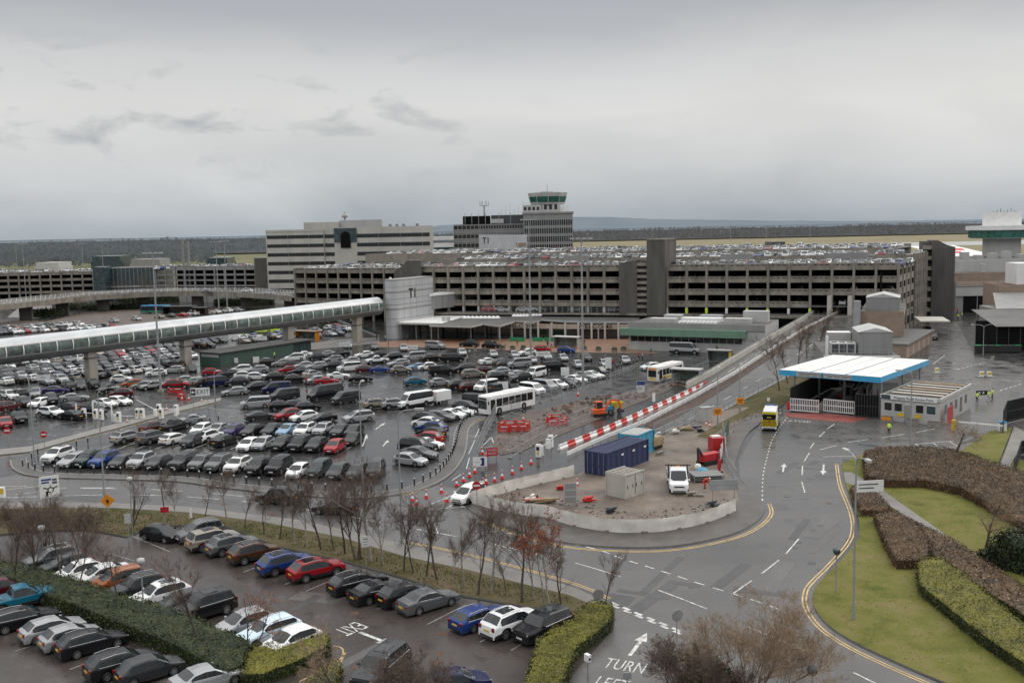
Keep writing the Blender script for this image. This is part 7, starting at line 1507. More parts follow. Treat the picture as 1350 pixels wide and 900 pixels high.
hedge('golden_hedge', [(709, 861), (730, 842), (755, 823), (783, 806), (808, 811), (806, 832), (786, 850), (761, 868), (748, 900), (735, 925), (690, 925)], 1.0, 'hedge', 'golden green clipped hedge at the junction beside the black SUV', dens=150, size=.07, top='yhedge', seed=4, rough=.22)
hedge('golden_hedge', [(395, 925), (420, 898), (440, 884), (452, 890), (440, 925)], .9, 'yhedge', 'small golden bush at the bottom edge by the yellow lines', dens=80, size=.08, seed=5)
hedge('beech_hedge', [(1138, 612), (1142, 603), (1183, 599), (1250, 601), (1283, 612), (1350, 634), (1420, 660), (1420, 730), (1350, 704), (1317, 683), (1267, 655), (1217, 644), (1167, 644), (1141, 638)], 1.15, 'bhedge', 'broad brown beech hedge across the top of the lawn', dens=130, size=.07, seed=6, rough=.5, core='rust')
hedge('beech_hedge', [(1121, 650), (1136, 646), (1160, 662), (1173, 676), (1168, 682), (1135, 682)], .8, 'bhedge', 'small brown clipped hedge between the kerb and the garden path', dens=120, size=.065, seed=7, core='rust')
hedge('beech_hedge', [(1152, 688), (1176, 682), (1212, 704), (1226, 726), (1223, 752), (1181, 752), (1166, 724)], 1.0, 'bhedge', 'brown clipped hedge block left of the golden hedge on the lawn', dens=130, size=.065, seed=8, core='rust')
hedge('mixed_hedge', [(1178, 683), (1250, 716), (1300, 748), (1350, 782), (1400, 820), (1400, 850), (1350, 822), (1268, 770), (1230, 742), (1214, 706)], .75, 'hedge', 'low green and brown hedge running down the lawn behind the golden one', dens=70, size=.085, top='bhedge', seed=9)
hedge('golden_hedge', [(1209, 760), (1213, 750), (1242, 750), (1283, 782), (1350, 842), (1400, 885), (1400, 925), (1350, 893), (1289, 850), (1212, 786)], 1.1, 'hedge', 'long golden topped clipped hedge on the lawn at the right edge', dens=110, size=.07, top='yhedge', seed=10, rough=.1)
for i, (px, py, w, h, lab) in enumerate([(1332, 748, 1.5, 2.3, 'dark evergreen shrub on the lawn left of the picture edge'), (1356, 752, 2.0, 2.9, 'dark evergreen shrub cut by the right picture edge'), (1306, 738, .9, .7, 'low dark shrub under the small bare tree'), (935, 935, 1.6, 2.0, 'green leafy shrub at the bottom under the bare bush')]):
    p = G(px, py); hedge('evergreen_shrub', [(p.x + w*cos(2*pi*k/9)*(1+.2*sin(k*2.1)), p.y + w*sin(2*pi*k/9), 0) for k in range(9)], h, 'dleaf' if i < 3 else 'hedge', lab, 'shrub', 60, .13, None, .5, 20+i, px=False)
for i, (px, py, w, h) in enumerate([(62, 417, 6, 2.5), (130, 408, 16, 2.2), (180, 402, 8, 3), (65, 395, 5, 2), (215, 398, 10, 3), (325, 402, 12, 2.5)]):
    p = G(px, py); hedge('evergreen_shrub', [(p.x + w*cos(2*pi*k/9)*(1+.25*sin(k*2.1+i)), p.y + 3*sin(2*pi*k/9), 0) for k in range(9)], h, 'dleaf', ['dark shrub beside the near flyover pier at far left', 'wide dark shrub bed under the flyover left of the dark shelter', 'dark shrub bed beneath the flyover above the blue bus', 'small dark shrub beyond the flyover at the far left', 'long dark shrub bed under the flyover behind the bus shelter', 'dark shrub bed under the right end of the flyover'][i], 'shrub', 6, .4, None, .5, 30+i, px=False)
def scatter(name, pts, n, m, size, label, cat, z, seed, h=.05):
    P = [G(x, y) for x, y in pts]; Q = [p.xy for p in P]; rnd = random.Random(seed); b = MB(); x0, x1 = min(q.x for q in Q), max(q.x for q in Q); y0, y1 = min(q.y for q in Q), max(q.y for q in Q)
    for _ in range(n):
        x, y = rnd.uniform(x0, x1), rnd.uniform(y0, y1)
        if not inside((x, y), Q): continue
        s = size*rnd.uniform(.4, 1.6); c = Vector((x, y, z)); T = Matrix.Translation(c) @ Matrix.Rotation(rnd.uniform(0, 6.3), 4, 'Z'); b.T = T; k = rnd.uniform(.4, 1); b.add([(-s, -s*k, 0), (s, -s*k*.7, 0), (s*.8, s*k, 0), (-s*.7, s*k*.8, 0), (rnd.uniform(-.3, .3)*s, rnd.uniform(-.3, .3)*s, s*rnd.uniform(.4, 1))], [(0, 1, 4), (1, 2, 4), (2, 3, 4), (3, 0, 4)], rnd.choice(m))
    o = b.build(name); tag(o, label, cat, None, 'stuff')
scatter('rubble', [(622, 664), (690, 680), (757, 690), (823, 700), (867, 699), (923, 688), (968, 672), (970, 655), (900, 668), (860, 676), (800, 668), (760, 660), (700, 655), (680, 648)], 900, ['rub', 'soil', 'soil', 'dirt', 'cloth', 'fpave'], .13, 'grey and brown rubble strewn inside the white hoarding', 'rubble', .1, 1)
scatter('soil_heap', [(700, 551), (760, 528), (850, 513), (905, 497), (895, 507), (830, 532), (780, 548), (720, 560)], 1100, ['soil', 'soil', 'rust'], .34, 'dark heaped soil in the dug up ground', 'soil', .05, 2)
scatter('rubble', [(650, 590), (664, 562), (700, 556), (735, 560), (735, 575), (690, 594), (660, 600)], 260, ['rub', 'soil', 'rust', 'dirt'], .15, 'broken paving beside the red barriers', 'rubble', .05, 3)
scatter('gravel', [(850, 600), (945, 575), (955, 640), (900, 690), (760, 690), (690, 675), (800, 640)], 900, ['rub', 'dirt', 'soil'], .05, 'gravel scattered over the compound floor', 'gravel', .1, 4)
scatter('fallen_leaves', [(1112, 640), (1140, 640), (1215, 650), (1350, 705), (1350, 880), (1250, 895), (1130, 845), (1080, 800), (1080, 775), (1130, 720)], 5200, ['rleaf', 'bhedge', 'timber'], .035, 'brown fallen leaves scattered over the lawn', 'leaves', .13, 6)
scatter('fallen_leaves', [(0, 674), (150, 673), (350, 692), (533, 737), (700, 776), (780, 800), (600, 783), (450, 738), (300, 694), (167, 706), (60, 699)], 9000, ['rleaf', 'bhedge', 'timber'], .04, 'brown fallen leaves scattered along the verge', 'leaves', .14, 7)
for i, (px, py, ty, key, lab) in enumerate([(270, 686, 628, 'birch2', 'thin bare birch behind the grey people carrier on the verge'), (322, 696, 634, 'birch4', 'bare birch left of the short one before the taxi cab'), (368, 712, 630, 'birch0', 'bare birch on the verge straight behind the bronze SUV'), (424, 726, 612, 'birch2', 'bare birch above the nose of the red SUV'), (505, 746, 640, 'birch3', 'slim bare birch left of the tall grey street lamp'), (546, 756, 655, 'birch0', 'bare birch just right of the tall grey street lamp'), (612, 776, 672, 'birch1', 'bare birch between sapling and the blue estate car'), (740, 803, 700, 'birch2', 'bare birch right of the russet tree near the golden hedge')]): tree(key, px, py, ty, lab, V, 'birch_tree')
def verge_grass():
    rnd = random.Random(9); b = MB()
    for pts, n, m, h in (([(0, 674), (150, 673), (350, 692), (533, 737), (700, 776), (780, 800), (600, 783), (450, 738), (300, 694), (167, 706), (60, 699)], 6000, 'verge', .16), ([(945, 575), (985, 545), (1030, 530), (1020, 545), (975, 560), (955, 590)], 500, 'verge', .2)):
        Q = [G(x, y).xy for x, y in pts]; x0, x1 = min(q.x for q in Q), max(q.x for q in Q); y0, y1 = min(q.y for q in Q), max(q.y for q in Q)
        for _ in range(n*3):
            x, y = rnd.uniform(x0, x1), rnd.uniform(y0, y1)
            if not inside((x, y), Q): continue
            k = rnd.uniform(.5, 1.5)*h; a = rnd.uniform(0, 6.3); w = .05; b.add([(x-w*cos(a), y-w*sin(a), .12), (x+w*cos(a), y+w*sin(a), .12), (x + rnd.gauss(0, .05), y + rnd.gauss(0, .05), .12+k)], [(0, 1, 2)], m)
    tag(b.build('grass_tufts'), 'rough tufts of winter grass on the verges', 'grass', None, 'stuff')
verge_grass()
# ================================================================== STREET FURNITURE, WORKS AND PEOPLE
def mast(px, py, topy, label, heads=4):
    p = G(px, py); H_ = height(px, topy, p); r = root('floodlight_mast', p, random.Random(px).uniform(-.3, .3), label, 'light mast', 'tall floodlight masts over the car parks'); b = MB(); b.tube((0, 0, 0), (0, 0, H_), .24, .11, 8, 'pole'); b.build('pole', r)
    b = MB(); b.beam((-1.5, 0, H_), (1.5, 0, H_), .1, .1, 'pole'); b.build('crossbar', r)
    for k in range(heads): x = -1.5+3*k/(heads-1); b = MB(); b.prism([(x-.35, -.3), (x+.35, -.3), (x+.25, .3), (x-.25, .3)], H_-.02, H_+.2, 'lgrey'); b.build('lamp_head', r)
    b = MB(); b.box(-.45, .45, -.45, .45, 0, .5, 'conc'); b.build('base', r)
for a in ((212, 517, 334, 'tall floodlight mast standing between ticket lanes and exit sign'), (700, 470, 290, 'tall floodlight mast in front of the terminal taxi kerb'), (769, 532, 315, 'tall floodlight mast rising from the edge of the dug soil'), (35, 400, 322, 'leftmost distant floodlight mast'), (36+2, 388, 321, 'thin distant mast just right of the leftmost one') if False else (112, 386, 321, 'distant floodlight mast in front of the distant car park'), (138, 384, 316, 'distant floodlight mast by the green glazed stair tower'), (289, 413, 319, 'distant floodlight mast under the flyover, left of a pair'), (300, 411, 318, 'distant floodlight mast under the flyover, right of a pair'), (143, 352, 321, 'short distant mast behind the green glazed stair tower'), (23, 357, 321, 'short distant mast at the far left behind the distant car park')): mast(*a)
for px, py, ty, d in ((242, 347, 317, 430), (249, 347, 318, 430)):
    p = D(px, py, d); r = root('chimney', p.xy.to_3d(), 0, 'slim grey chimney flue, %s of the two behind the distant car park' % ('left' if px < 245 else 'right'), 'chimney'); b = MB(); b.tube((0, 0, 0), (0, 0, D(px, ty, d).z), .55, .55, 8, 'mgrey'); b.build('flue', r)
for i, (px, py, ty) in enumerate([(963, 318, 295), (790, 318, 297), (745, 322, 302), (925, 312, 303), (700, 322, 306), (1068, 316, 297), (1010, 316, 301), (950, 315, 304), (860, 316, 304), (775, 320, 308)]):
    p = G(px, py); q = D(px, ty, p.y); r = root('airfield_mast', p, 0, 'thin lighting mast far out on the airfield grass', 'mast', 'masts on the airfield'); b = MB(); b.tube((0, 0, -1), (0, 0, q.z), .45, .3, 6, 'pole'); b.build('pole', r); b = MB(); b.box(-2.2, 2.2, -.5, .5, q.z-.2, q.z+.7, 'lgrey'); b.build('lamp_head', r)
def street_lamp(px, py, topy, label, arm=1.6, rz=0.0, double=False):
    p = G(px, py); H_ = height(px, topy, p); r = root('street_lamp', p, rz, label, 'street lamp', 'grey street lamps'); b = MB(); b.tube((0, 0, 0), (0, 0, 1.4), .13, .12, 8, 'pole'); b.tube((0, 0, 1.4), (0, 0, H_-.6), .085, .06, 8, 'pole'); b.build('pole', r)
    for s in ((1, -1) if double else (1,)):
        b = MB(); q = [Vector((0, 0, H_-.6)), Vector((s*arm*.12, 0, H_-.2)), Vector((s*arm*.45, 0, H_)), Vector((s*arm, 0, H_+.05))]
        for i in range(3): b.tube(q[i], q[i+1], .05, .05, 6, 'pole')
        b.build('arm', r); b = MB(); x = s*arm; b.prism([(x-.1, -.14), (x+s*.6, -.16), (x+s*.75, 0), (x+s*.6, .16), (x-.1, .14)], H_, H_+.16, 'lgrey'); b.build('lamp_head', r)
street_lamp(137, 643, 512, 'grey street lamp with bent arm above the front row of cars', 1.6, .2); street_lamp(46, 612, 497, 'grey street lamp at the left tip of the bollard strip', 1.2, 2.6); street_lamp(530, 718, 541, 'grey street lamp with bent arm on the verge right of centre', 1.6, .1); street_lamp(478, 633, 505, 'straight grey street lamp at the lot edge left of the disabled bays', .9, 1.4); street_lamp(1125, 818, 601, 'big grey street lamp on the near lawn at the right', 1.3, 1.7, True); street_lamp(1200, 592, 489, 'slim street lamp standing before the gatehouse', 1.2, 2.9); street_lamp(946, 563, 487, 'slim street lamp behind the works compound, left of another', .9, 1.2); street_lamp(975, 545, 482, 'slim street lamp on the grass bank right of its neighbour', .9, 1.2); street_lamp(1296, 468, 428, 'distant lamp with white twin heads before the roller cages', 2.0, 0, True); street_lamp(284, 532, 490, 'short lamp post beside the exit sign', .6, 1.0); street_lamp(1112, 440, 404, 'short lamp leaning over the top of the ramp', 1.2, 2.4)
def globe_lamp(px, py, topy, label, globe='dgrey'):
    p = G(px, py); H_ = height(px, topy, p); r = root('globe_lamp', p, 0, label, 'street lamp', 'short lamps with round heads'); b = MB(); b.tube((0, 0, 0), (0, 0, H_-.5), .06, .05, 8, 'pole'); b.build('pole', r); b = MB(); b.lathe([(.06, H_-.55), (.24, H_-.42), (.30, H_-.22), (.26, H_-.06), (.1, H_)], 12, globe); b.build('lamp_head', r)
for a in ((175, 702, 628, 'globe lamp on the verge inside the many stemmed tree', 'lgrey'), (58, 745, 692, 'globe lamp at the left edge of the verge', 'lgrey'), (190, 812, 735, 'globe lamp rising from the dark hedge beside the white hatchbacks', 'lgrey'), (1070, 960, 878, 'dark globe lamp at the bottom edge right of the brown bush'), (1040+62, 782, 722, 'teal topped lamp post on the kerb of the near lawn', 'bglass')): globe_lamp(*a)
def sign(px, py, topy, w, h, label, face='sign', rz=0.0, name='road_sign', cat='sign', posts=1, back=False, lines=None, shape='rect', txt=None, tm='ink', z=0.0, ink='ink'):
    p = G(px, py); H_ = max(h+.3, height(px, topy, p)); r = root(name, p, rz, label, cat)
    for k in range(posts): x = 0 if posts == 1 else (-w*.38 + w*.76*k); b = MB(); b.tube((x, .06, 0), (x, .06, H_-.05), .045, .045, 6, 'pole'); b.build('post', r)
    b = MB()
    if shape == 'rect': b.box(-w/2, w/2, -.03, .02, H_-h, H_, face)
    elif shape == 'disc': b.tube((0, -.03, H_-h/2), (0, .02, H_-h/2), h/2, h/2, 20, face, True, False)
    elif shape == 'diamond': q = h/2; b.T = Matrix.Translation((0, 0, H_-q)) @ Matrix.Rotation(pi/2, 4, 'X') @ Matrix.Rotation(pi/4, 4, 'Z'); b.prism([(-w/2, -w/2), (w/2, -w/2), (w/2, w/2), (-w/2, w/2)], -.02, .03, face)
    b.build('panel', r)
    for (x0, x1, z0, z1, m) in (lines or []): b = MB(); b.box(w*x0-w/2, w*x1-w/2, -.045, -.032, H_-h+h*z0, H_-h+h*z1, m); b.build('symbol', r)
    if txt:
        for (s, size, fz, sx) in txt: text(s, size, tm, r, upright(0, -.04, H_-h+h*fz), 'lettering', .004, sx)
    return r, H_
q, H_ = sign(67, 668, 627, 1.9, 2.3, 'tall white direction board with a roundabout diagram on the left verge', rz=radians(35), posts=2, lines=[(.1, .62, .80, .88, 'signb'), (.1, .5, .68, .75, 'signb'), (.66, .9, .62, .72, 'inkg'), (.66, .9, .76, .85, 'inkg'), (.3, .42, .08, .3, 'ink')]); b = MB()
for k in range(16):
    a0, a1 = 2*pi*k/16, 2*pi*(k+1)/16
    if k in (12,): continue
    b.add([(.32*cos(a0)+.1, -.05, H_-1.5+.32*sin(a0)), (.32*cos(a1)+.1, -.05, H_-1.5+.32*sin(a1)), (.22*cos(a1)+.1, -.05, H_-1.5+.22*sin(a1)), (.22*cos(a0)+.1, -.05, H_-1.5+.22*sin(a0))], [(0, 1, 2, 3), (3, 2, 1, 0)], 'ink')
for a in (30, 150, 270, 90): b.beam((.1+.3*cos(radians(a)), -.05, H_-1.5+.3*sin(radians(a))), (.1+.8*cos(radians(a)), -.05, H_-1.5+.62*sin(radians(a))), .02, .1, 'ink')
b.build('diagram', q)
q, H_ = sign(265, 539, 511, 3.0, 1.35, 'white EXIT sign with black arrow tile on two posts by the ticket lanes', rz=radians(12), posts=2, name='exit_sign', lines=[(.02, .26, .12, .88, 'ink')]); text('EXIT', 1.05, 'ink', q, upright(.42, -.04, H_-.68), sx=.9); b = MB(); b.add([(-1.42, -.052, H_-.68), (-1.12, -.052, H_-.40), (-1.12, -.052, H_-.96)], [(0, 2, 1)], 'sign'); b.box(-1.13, -.8, -.053, -.046, H_-.77, H_-.59, 'sign'); b.build('arrow', q)
for px, py, ty, w, lab, t in ((58, 512, 494, 2.6, 'white lettered bay sign under the left of the walkway', 'Exit'), (195, 488, 473, 2.6, 'white lettered bay sign left of the pay office', 'Pay'), (455, 463, 451, 2.6, 'white lettered bay sign before the lift tower', 'Short Stay'), (544, 465, 455, 2.4, 'white lettered bay sign right of the silver van', 'Short Stay'), (716, 479, 463, 3.0, 'wide white lettered sign right of the tall mast', 'Drop Off'), (308, 455, 441, 2.4, 'white lettered bay sign behind the pay office at left', 'P'), (346, 455, 443, 2.4, 'white lettered bay sign behind the pay office at right', 'P')): sign(px, py, ty, w, 1.0, lab, rz=radians(8), posts=2, txt=[(t, .62, .5, .8)], tm='inkg')
for px, py, ty, w, h, lab in ((663, 519, 503, 1.9, 1.5, 'plain white board at the left end of the bus lane fence'), (745, 497, 486, 1.6, 1.6, 'plain white board left of the tall mast on the bus lane fence'), (802, 489, 471, 1.3, 2.2, 'tall plain white board at the right end of the bus lane row'), (310, 480, 475, 1.3, 1.1, 'small white framed panel by the pay office wall, left one'), (338, 481, 470, 1.3, 1.3, 'white framed panel by the pay office wall, right one')): sign(px, py, ty, w, h, lab, posts=2, rz=.2)
sign(642, 525, 495, .18, 3.2, 'slim white marker post beside the white passenger van', 'pw', name='marker_post', cat='post')
sign(845, 519, 503, 1.5, 1.9, 'blue topped white information board at the bus lane', rz=.1, posts=2, lines=[(.02, .98, .62, .98, 'signb'), (.1, .8, .74, .8, 'sign'), (.1, .7, .42, .5, 'inkg'), (.1, .6, .25, .32, 'inkg')])
sign(143, 680, 651, 1.0, 1.35, 'tilted orange diversion sign on the verge at left', 'osign', .3, shape='diamond', lines=[(.35, .62, .42, .58, 'ink'), (.45, .6, .3, .45, 'ink')])
for px, py, ty, lab in ((946, 566, 538, 'orange temporary sign at the top corner of the works compound'), (976, 548, 524, 'orange temporary sign on the grass bank')): sign(px, py, ty, 1.15, .95, lab, 'osign', .05, lines=[(.15, .85, .6, .72, 'ink'), (.2, .7, .3, .42, 'ink')])
for px, py, ty, lab, rz in ((59, 594, 568, 'no entry sign at the left tip of the bollard strip', .25), (11, 590, 563, 'no entry style sign at the far left kerb', .2), (629, 668, 634, 'no entry sign beside the white people carrier', .05)): sign(px, py, ty, .9, .9, lab, 'signr', rz, shape='disc', lines=[(.14, .86, .4, .6, 'sign')])
sign(649, 606, 590, 1.35, 1.0, 'red works access board by the dug up ground', 'signr', .1, posts=2, txt=[('WORKS', .34, .70, .9), ('ACCESS', .34, .30, .85)], tm='sign')
q, H_ = sign(633, 618, 603, 1.7, 1.15, 'white board with dark blue curved arrow among the cones', rz=.15, posts=2, lines=[(.62, .8, .08, .92, 'signb'), (.1, .5, .45, .52, 'lgrey')])
b = MB()
for k in range(8): a0, a1 = radians(-70+17.5*k), radians(-52.5+17.5*k); b.add([(.5*cos(a0)-.1, -.05, H_-.58+.5*sin(a0)), (.5*cos(a1)-.1, -.05, H_-.58+.5*sin(a1)), (.36*cos(a1)-.1, -.05, H_-.58+.36*sin(a1)), (.36*cos(a0)-.1, -.05, H_-.58+.36*sin(a0))], [(0, 1, 2, 3), (3, 2, 1, 0)], 'signb')
b.build('curved_arrow', q)
sign(483, 748, 706, .62, .95, 'two panel white notice on a post above the black saloon', rz=.3, lines=[(.1, .9, .46, .5, 'inkg'), (.2, .8, .7, .76, 'inkg'), (.2, .7, .2, .26, 'inkg')])
sign(170, 715, 677, .55, .9, 'small white notice on the globe lamp post of the verge', 'lgrey', .2); sign(187, 800, 788, .5, .9, 'small white notice above the dark hedge', 'lgrey', .2)
sign(218, 690, 668, .8, .55, 'small red notice on a short post on the verge', 'signr', .2); sign(252, 686, 674, .22, .95, 'short white post on the verge', 'pw', .2, name='marker_post', cat='post')
sign(893, 840, 803, .85, .85, 'grey back of a round road sign at the junction', 'mgrey', .4, shape='disc'); sign(789, 800, 776, .85, .85, 'grey back of a round road sign in the golden hedge', 'mgrey', .1, shape='disc')
sign(1146, 668, 633, 2.9, 1.15, 'wide white direction sign on the lawn', rz=.12, posts=2, lines=[(.1, .8, .62, .72, 'inkg'), (.1, .65, .3, .4, 'inkg')])
sign(752, 668, 637, 1.35, 2.0, 'grey backed sign on two posts inside the hoarding', 'mgrey', .1, posts=2, lines=[(.0, .06, 0, 1, 'lgrey'), (.94, 1, 0, 1, 'lgrey'), (0, 1, .3, .34, 'lgrey'), (0, 1, .65, .69, 'lgrey')])
sign(954, 665, 632, 2.9, 1.1, 'wide grey backed sign at the right end of the compound', 'galv', .05, posts=2, lines=[(0, 1, .48, .52, 'mgrey')])
sign(1013, 541, 524, .4, .5, 'small white sign on a post on the grass bank', 'sign'); sign(1154, 551, 525, .9, 1.0, 'yellow notice on the mesh screen beside the gatehouse', 'yellow', -.4); sign(862, 492, 507-18, .4, 1.2, 'small white notice by the pedestrian crossing', 'pw'); sign(846+16, 545, 518, .5, 1.3, 'white notice strapped to the works fence', 'pw', .4)
b_ = G(775, 893); r = root('camera_post', b_, .6, 'slim post with a white camera head by the kerb of the golden hedge', 'camera'); b = MB(); b.tube((0, 0, 0), (0, 0, 1.1), .05, .05, 6, 'pole'); b.build('post', r); b = MB(); b.box(-.13, .13, -.2, .2, 1.1, 1.55, 'pw'); b.build('camera_head', r); b = MB(); b.tube((0, -.2, 1.3), (0, -.25, 1.3), .08, .08, 8, 'black'); b.build('lens', r)
sign(827, 920, 886, .5, .4, 'grey topped post at the bottom edge of the view', 'galv')
p = G(3, 655); r = root('traffic_bollard', p, 0, 'white lit bollard with yellow panel at the far left of the road', 'bollard'); b = MB(); b.box(-.3, .3, -.2, .2, 0, 1.1, 'pw'); b.build('body', r); b = MB(); b.box(-.25, .3, -.22, -.205, .4, 1.0, 'yellow'); b.build('lens_panel', r)
# bollards
def posts():
    q0 = root('bollard', (0, 0, 0), 0, 'short black bollard with white band along the kerb of the main lot', 'bollard', 'black bollards along the kerb of the lot'); b = MB(); b.lathe([(.09, 0), (.085, .95), (.05, 1.02)], 8, 'black'); b.build('post', q0); b = MB(); b.lathe([(.094, .78), (.094, .93)], 8, 'sign'); b.build('reflective_band', q0)
    bl = smooth_path(GP([(30, 615), (62, 623), (150, 626), (240, 629), (300, 636), (400, 646), (470, 651), (529, 645), (558, 636), (580, 622), (594, 604), (601, 587), (605, 568), (613, 556), (628, 547)])); first = True
    pts = resample(bl, 1.75) + resample(GP([(790, 494), (830, 482), (842, 478)]), 2) + [G(101, 591-2), G(116, 587-2), G(48, 552), G(62, 549), G(277, 558), G(288, 555), G(175, 530), G(42, 606), G(50, 600)]
    for p in pts:
        p.z = .1
        if first: q0.location = p; first = False
        else: copy_tree(q0, p)
posts()
def kiosks():
    q0 = root('ticket_machine', G(110, 552), radians(-20), None, 'ticket machine', 'white ticket machines on the entry lanes'); b = MB(); b.box(-.3, .3, -.25, .25, .1, 1.65, 'pw'); b.build('cabinet', q0); b = MB(); b.box(-.2, .2, -.27, -.252, .95, 1.4, 'ink'); b.build('screen', q0); b = MB(); b.box(-.15, .15, -.275, -.252, .5, .8, 'yellow'); b.build('keypad', q0)
    labs = ['leftmost white ticket machine, by the black saloon', 'white ticket machine left of the white saloon', 'taller looking white ticket machine below the white saloon', 'white ticket machine left of the lone traffic cone', 'white ticket machine right of the lone traffic cone', 'white ticket machine beside another, right of the cone', 'white ticket machine below the tall mast', 'white ticket machine near the red barriers', 'rightmost white ticket machine, by the silver convertible']
    for i, (px, py) in enumerate([(111, 552), (127, 553), (134, 554), (157, 557), (182, 552), (188, 552), (210, 546), (213, 555-3), (233, 547)]):
        c = q0 if i == 0 else copy_tree(q0); c.location = G(px, py); c['label'] = labs[i]
    for i, (px, py, rz) in enumerate([(105, 552, -10), (127, 551, -10), (152, 556, -10), (205, 549, 170), (232, 548, 160)]):
        p = G(px, py); r = root('lane_barrier', p, radians(rz), ['white lane barrier beside the leftmost ticket machine', 'white lane barrier below the white saloon', 'white lane barrier left of the lone traffic cone', 'white lane barrier under the tall mast', 'white lane barrier by the silver convertible'][i], 'barrier'); b = MB(); b.box(-.2, .2, -.2, .2, 0, 1.2, 'pw'); b.build('cabinet', r); b = MB(); b.beam((0, -.25, 1.0), (3.2, -.25, 1.0 + (1.6 if i % 2 else 0)), .06, .1, 'pw'); b.build('arm', r)
        if i < 3: b = MB(); b.tube((-.5, 0, 0), (-.5, 0, 2.4), .12, .12, 8, 'pw'); b.build('post', r)
    for i, (px, py, lab) in enumerate(((720, 578+16, 'white ticket machine at the foot of the closed ramp lane'), (710, 603, 'white barrier cabinet at the closed ramp lane, beside a cone'))):
        c = copy_tree(q0); c.location = G(px + (6 if i == 0 else 0), py - (4 if i == 0 else 0)); c['label'] = lab; c['group'] = 'white machines at the closed ramp lane'
        p = G(px+3, py-3); r = root('lane_barrier', p, radians(30), ['raised white lane barrier at the closed ramp lane', 'low white lane barrier cabinet at the closed ramp lane'][i], 'barrier'); b = MB(); b.box(-.25, .25, -.3, .3, 0, 1.25, 'pw'); b.build('cabinet', r); b = MB(); b.beam((0, -.25, 1.1), (1.2, -.25, 1.7), .06, .1, 'pw'); b.build('arm', r)
kiosks()
def cones():
    q0 = root('traffic_cone', (0, 0, 0), 0, None, 'traffic cone', 'red and white traffic cones at the closed lane'); b = MB(); b.box(-.26, .26, -.26, .26, 0, .06, 'red'); b.build('base', q0); b = MB(); b.lathe([(.20, .06), (.15, .28)], 10, 'red'); b.lathe([(.08, .56), (.03, .95)], 10, 'red'); b.build('cone', q0); b = MB(); b.lathe([(.15, .28), (.08, .56)], 10, 'sign'); b.lathe([(.051, .82), (.032, .98)], 10, 'sign'); b.build('reflective_sleeve', q0)
    first = True
    for px, py in [(544, 660), (549, 665), (562, 656), (582, 649), (589, 661), (602, 640), (611, 634), (619, 628), (626, 622.5), (637, 640), (641, 637), (652, 634), (662, 630), (675.5, 624), (687.5, 618), (700, 611), (636, 598), (690, 554), (642, 601), (168, 557), (249, 527), (266, 530), (220, 541), (240, 527), (762, 521), (761, 641), (931, 561), (936, 563), (688+153, 516), (934, 506), (937, 503)]:
        c = q0 if first else copy_tree(q0); first = False; c.location = G(px, py)
        c['label'] = 'red and white traffic cone among those standing at the closed lane' if 540 < px < 705 else ('red and white traffic cone by the ticket lanes' if px < 300 else 'red and white traffic cone at the edge of the works')
        if not 540 < px < 705: c['group'] = 'traffic cones by the ticket lanes' if px < 300 else 'traffic cones around the works'
cones()
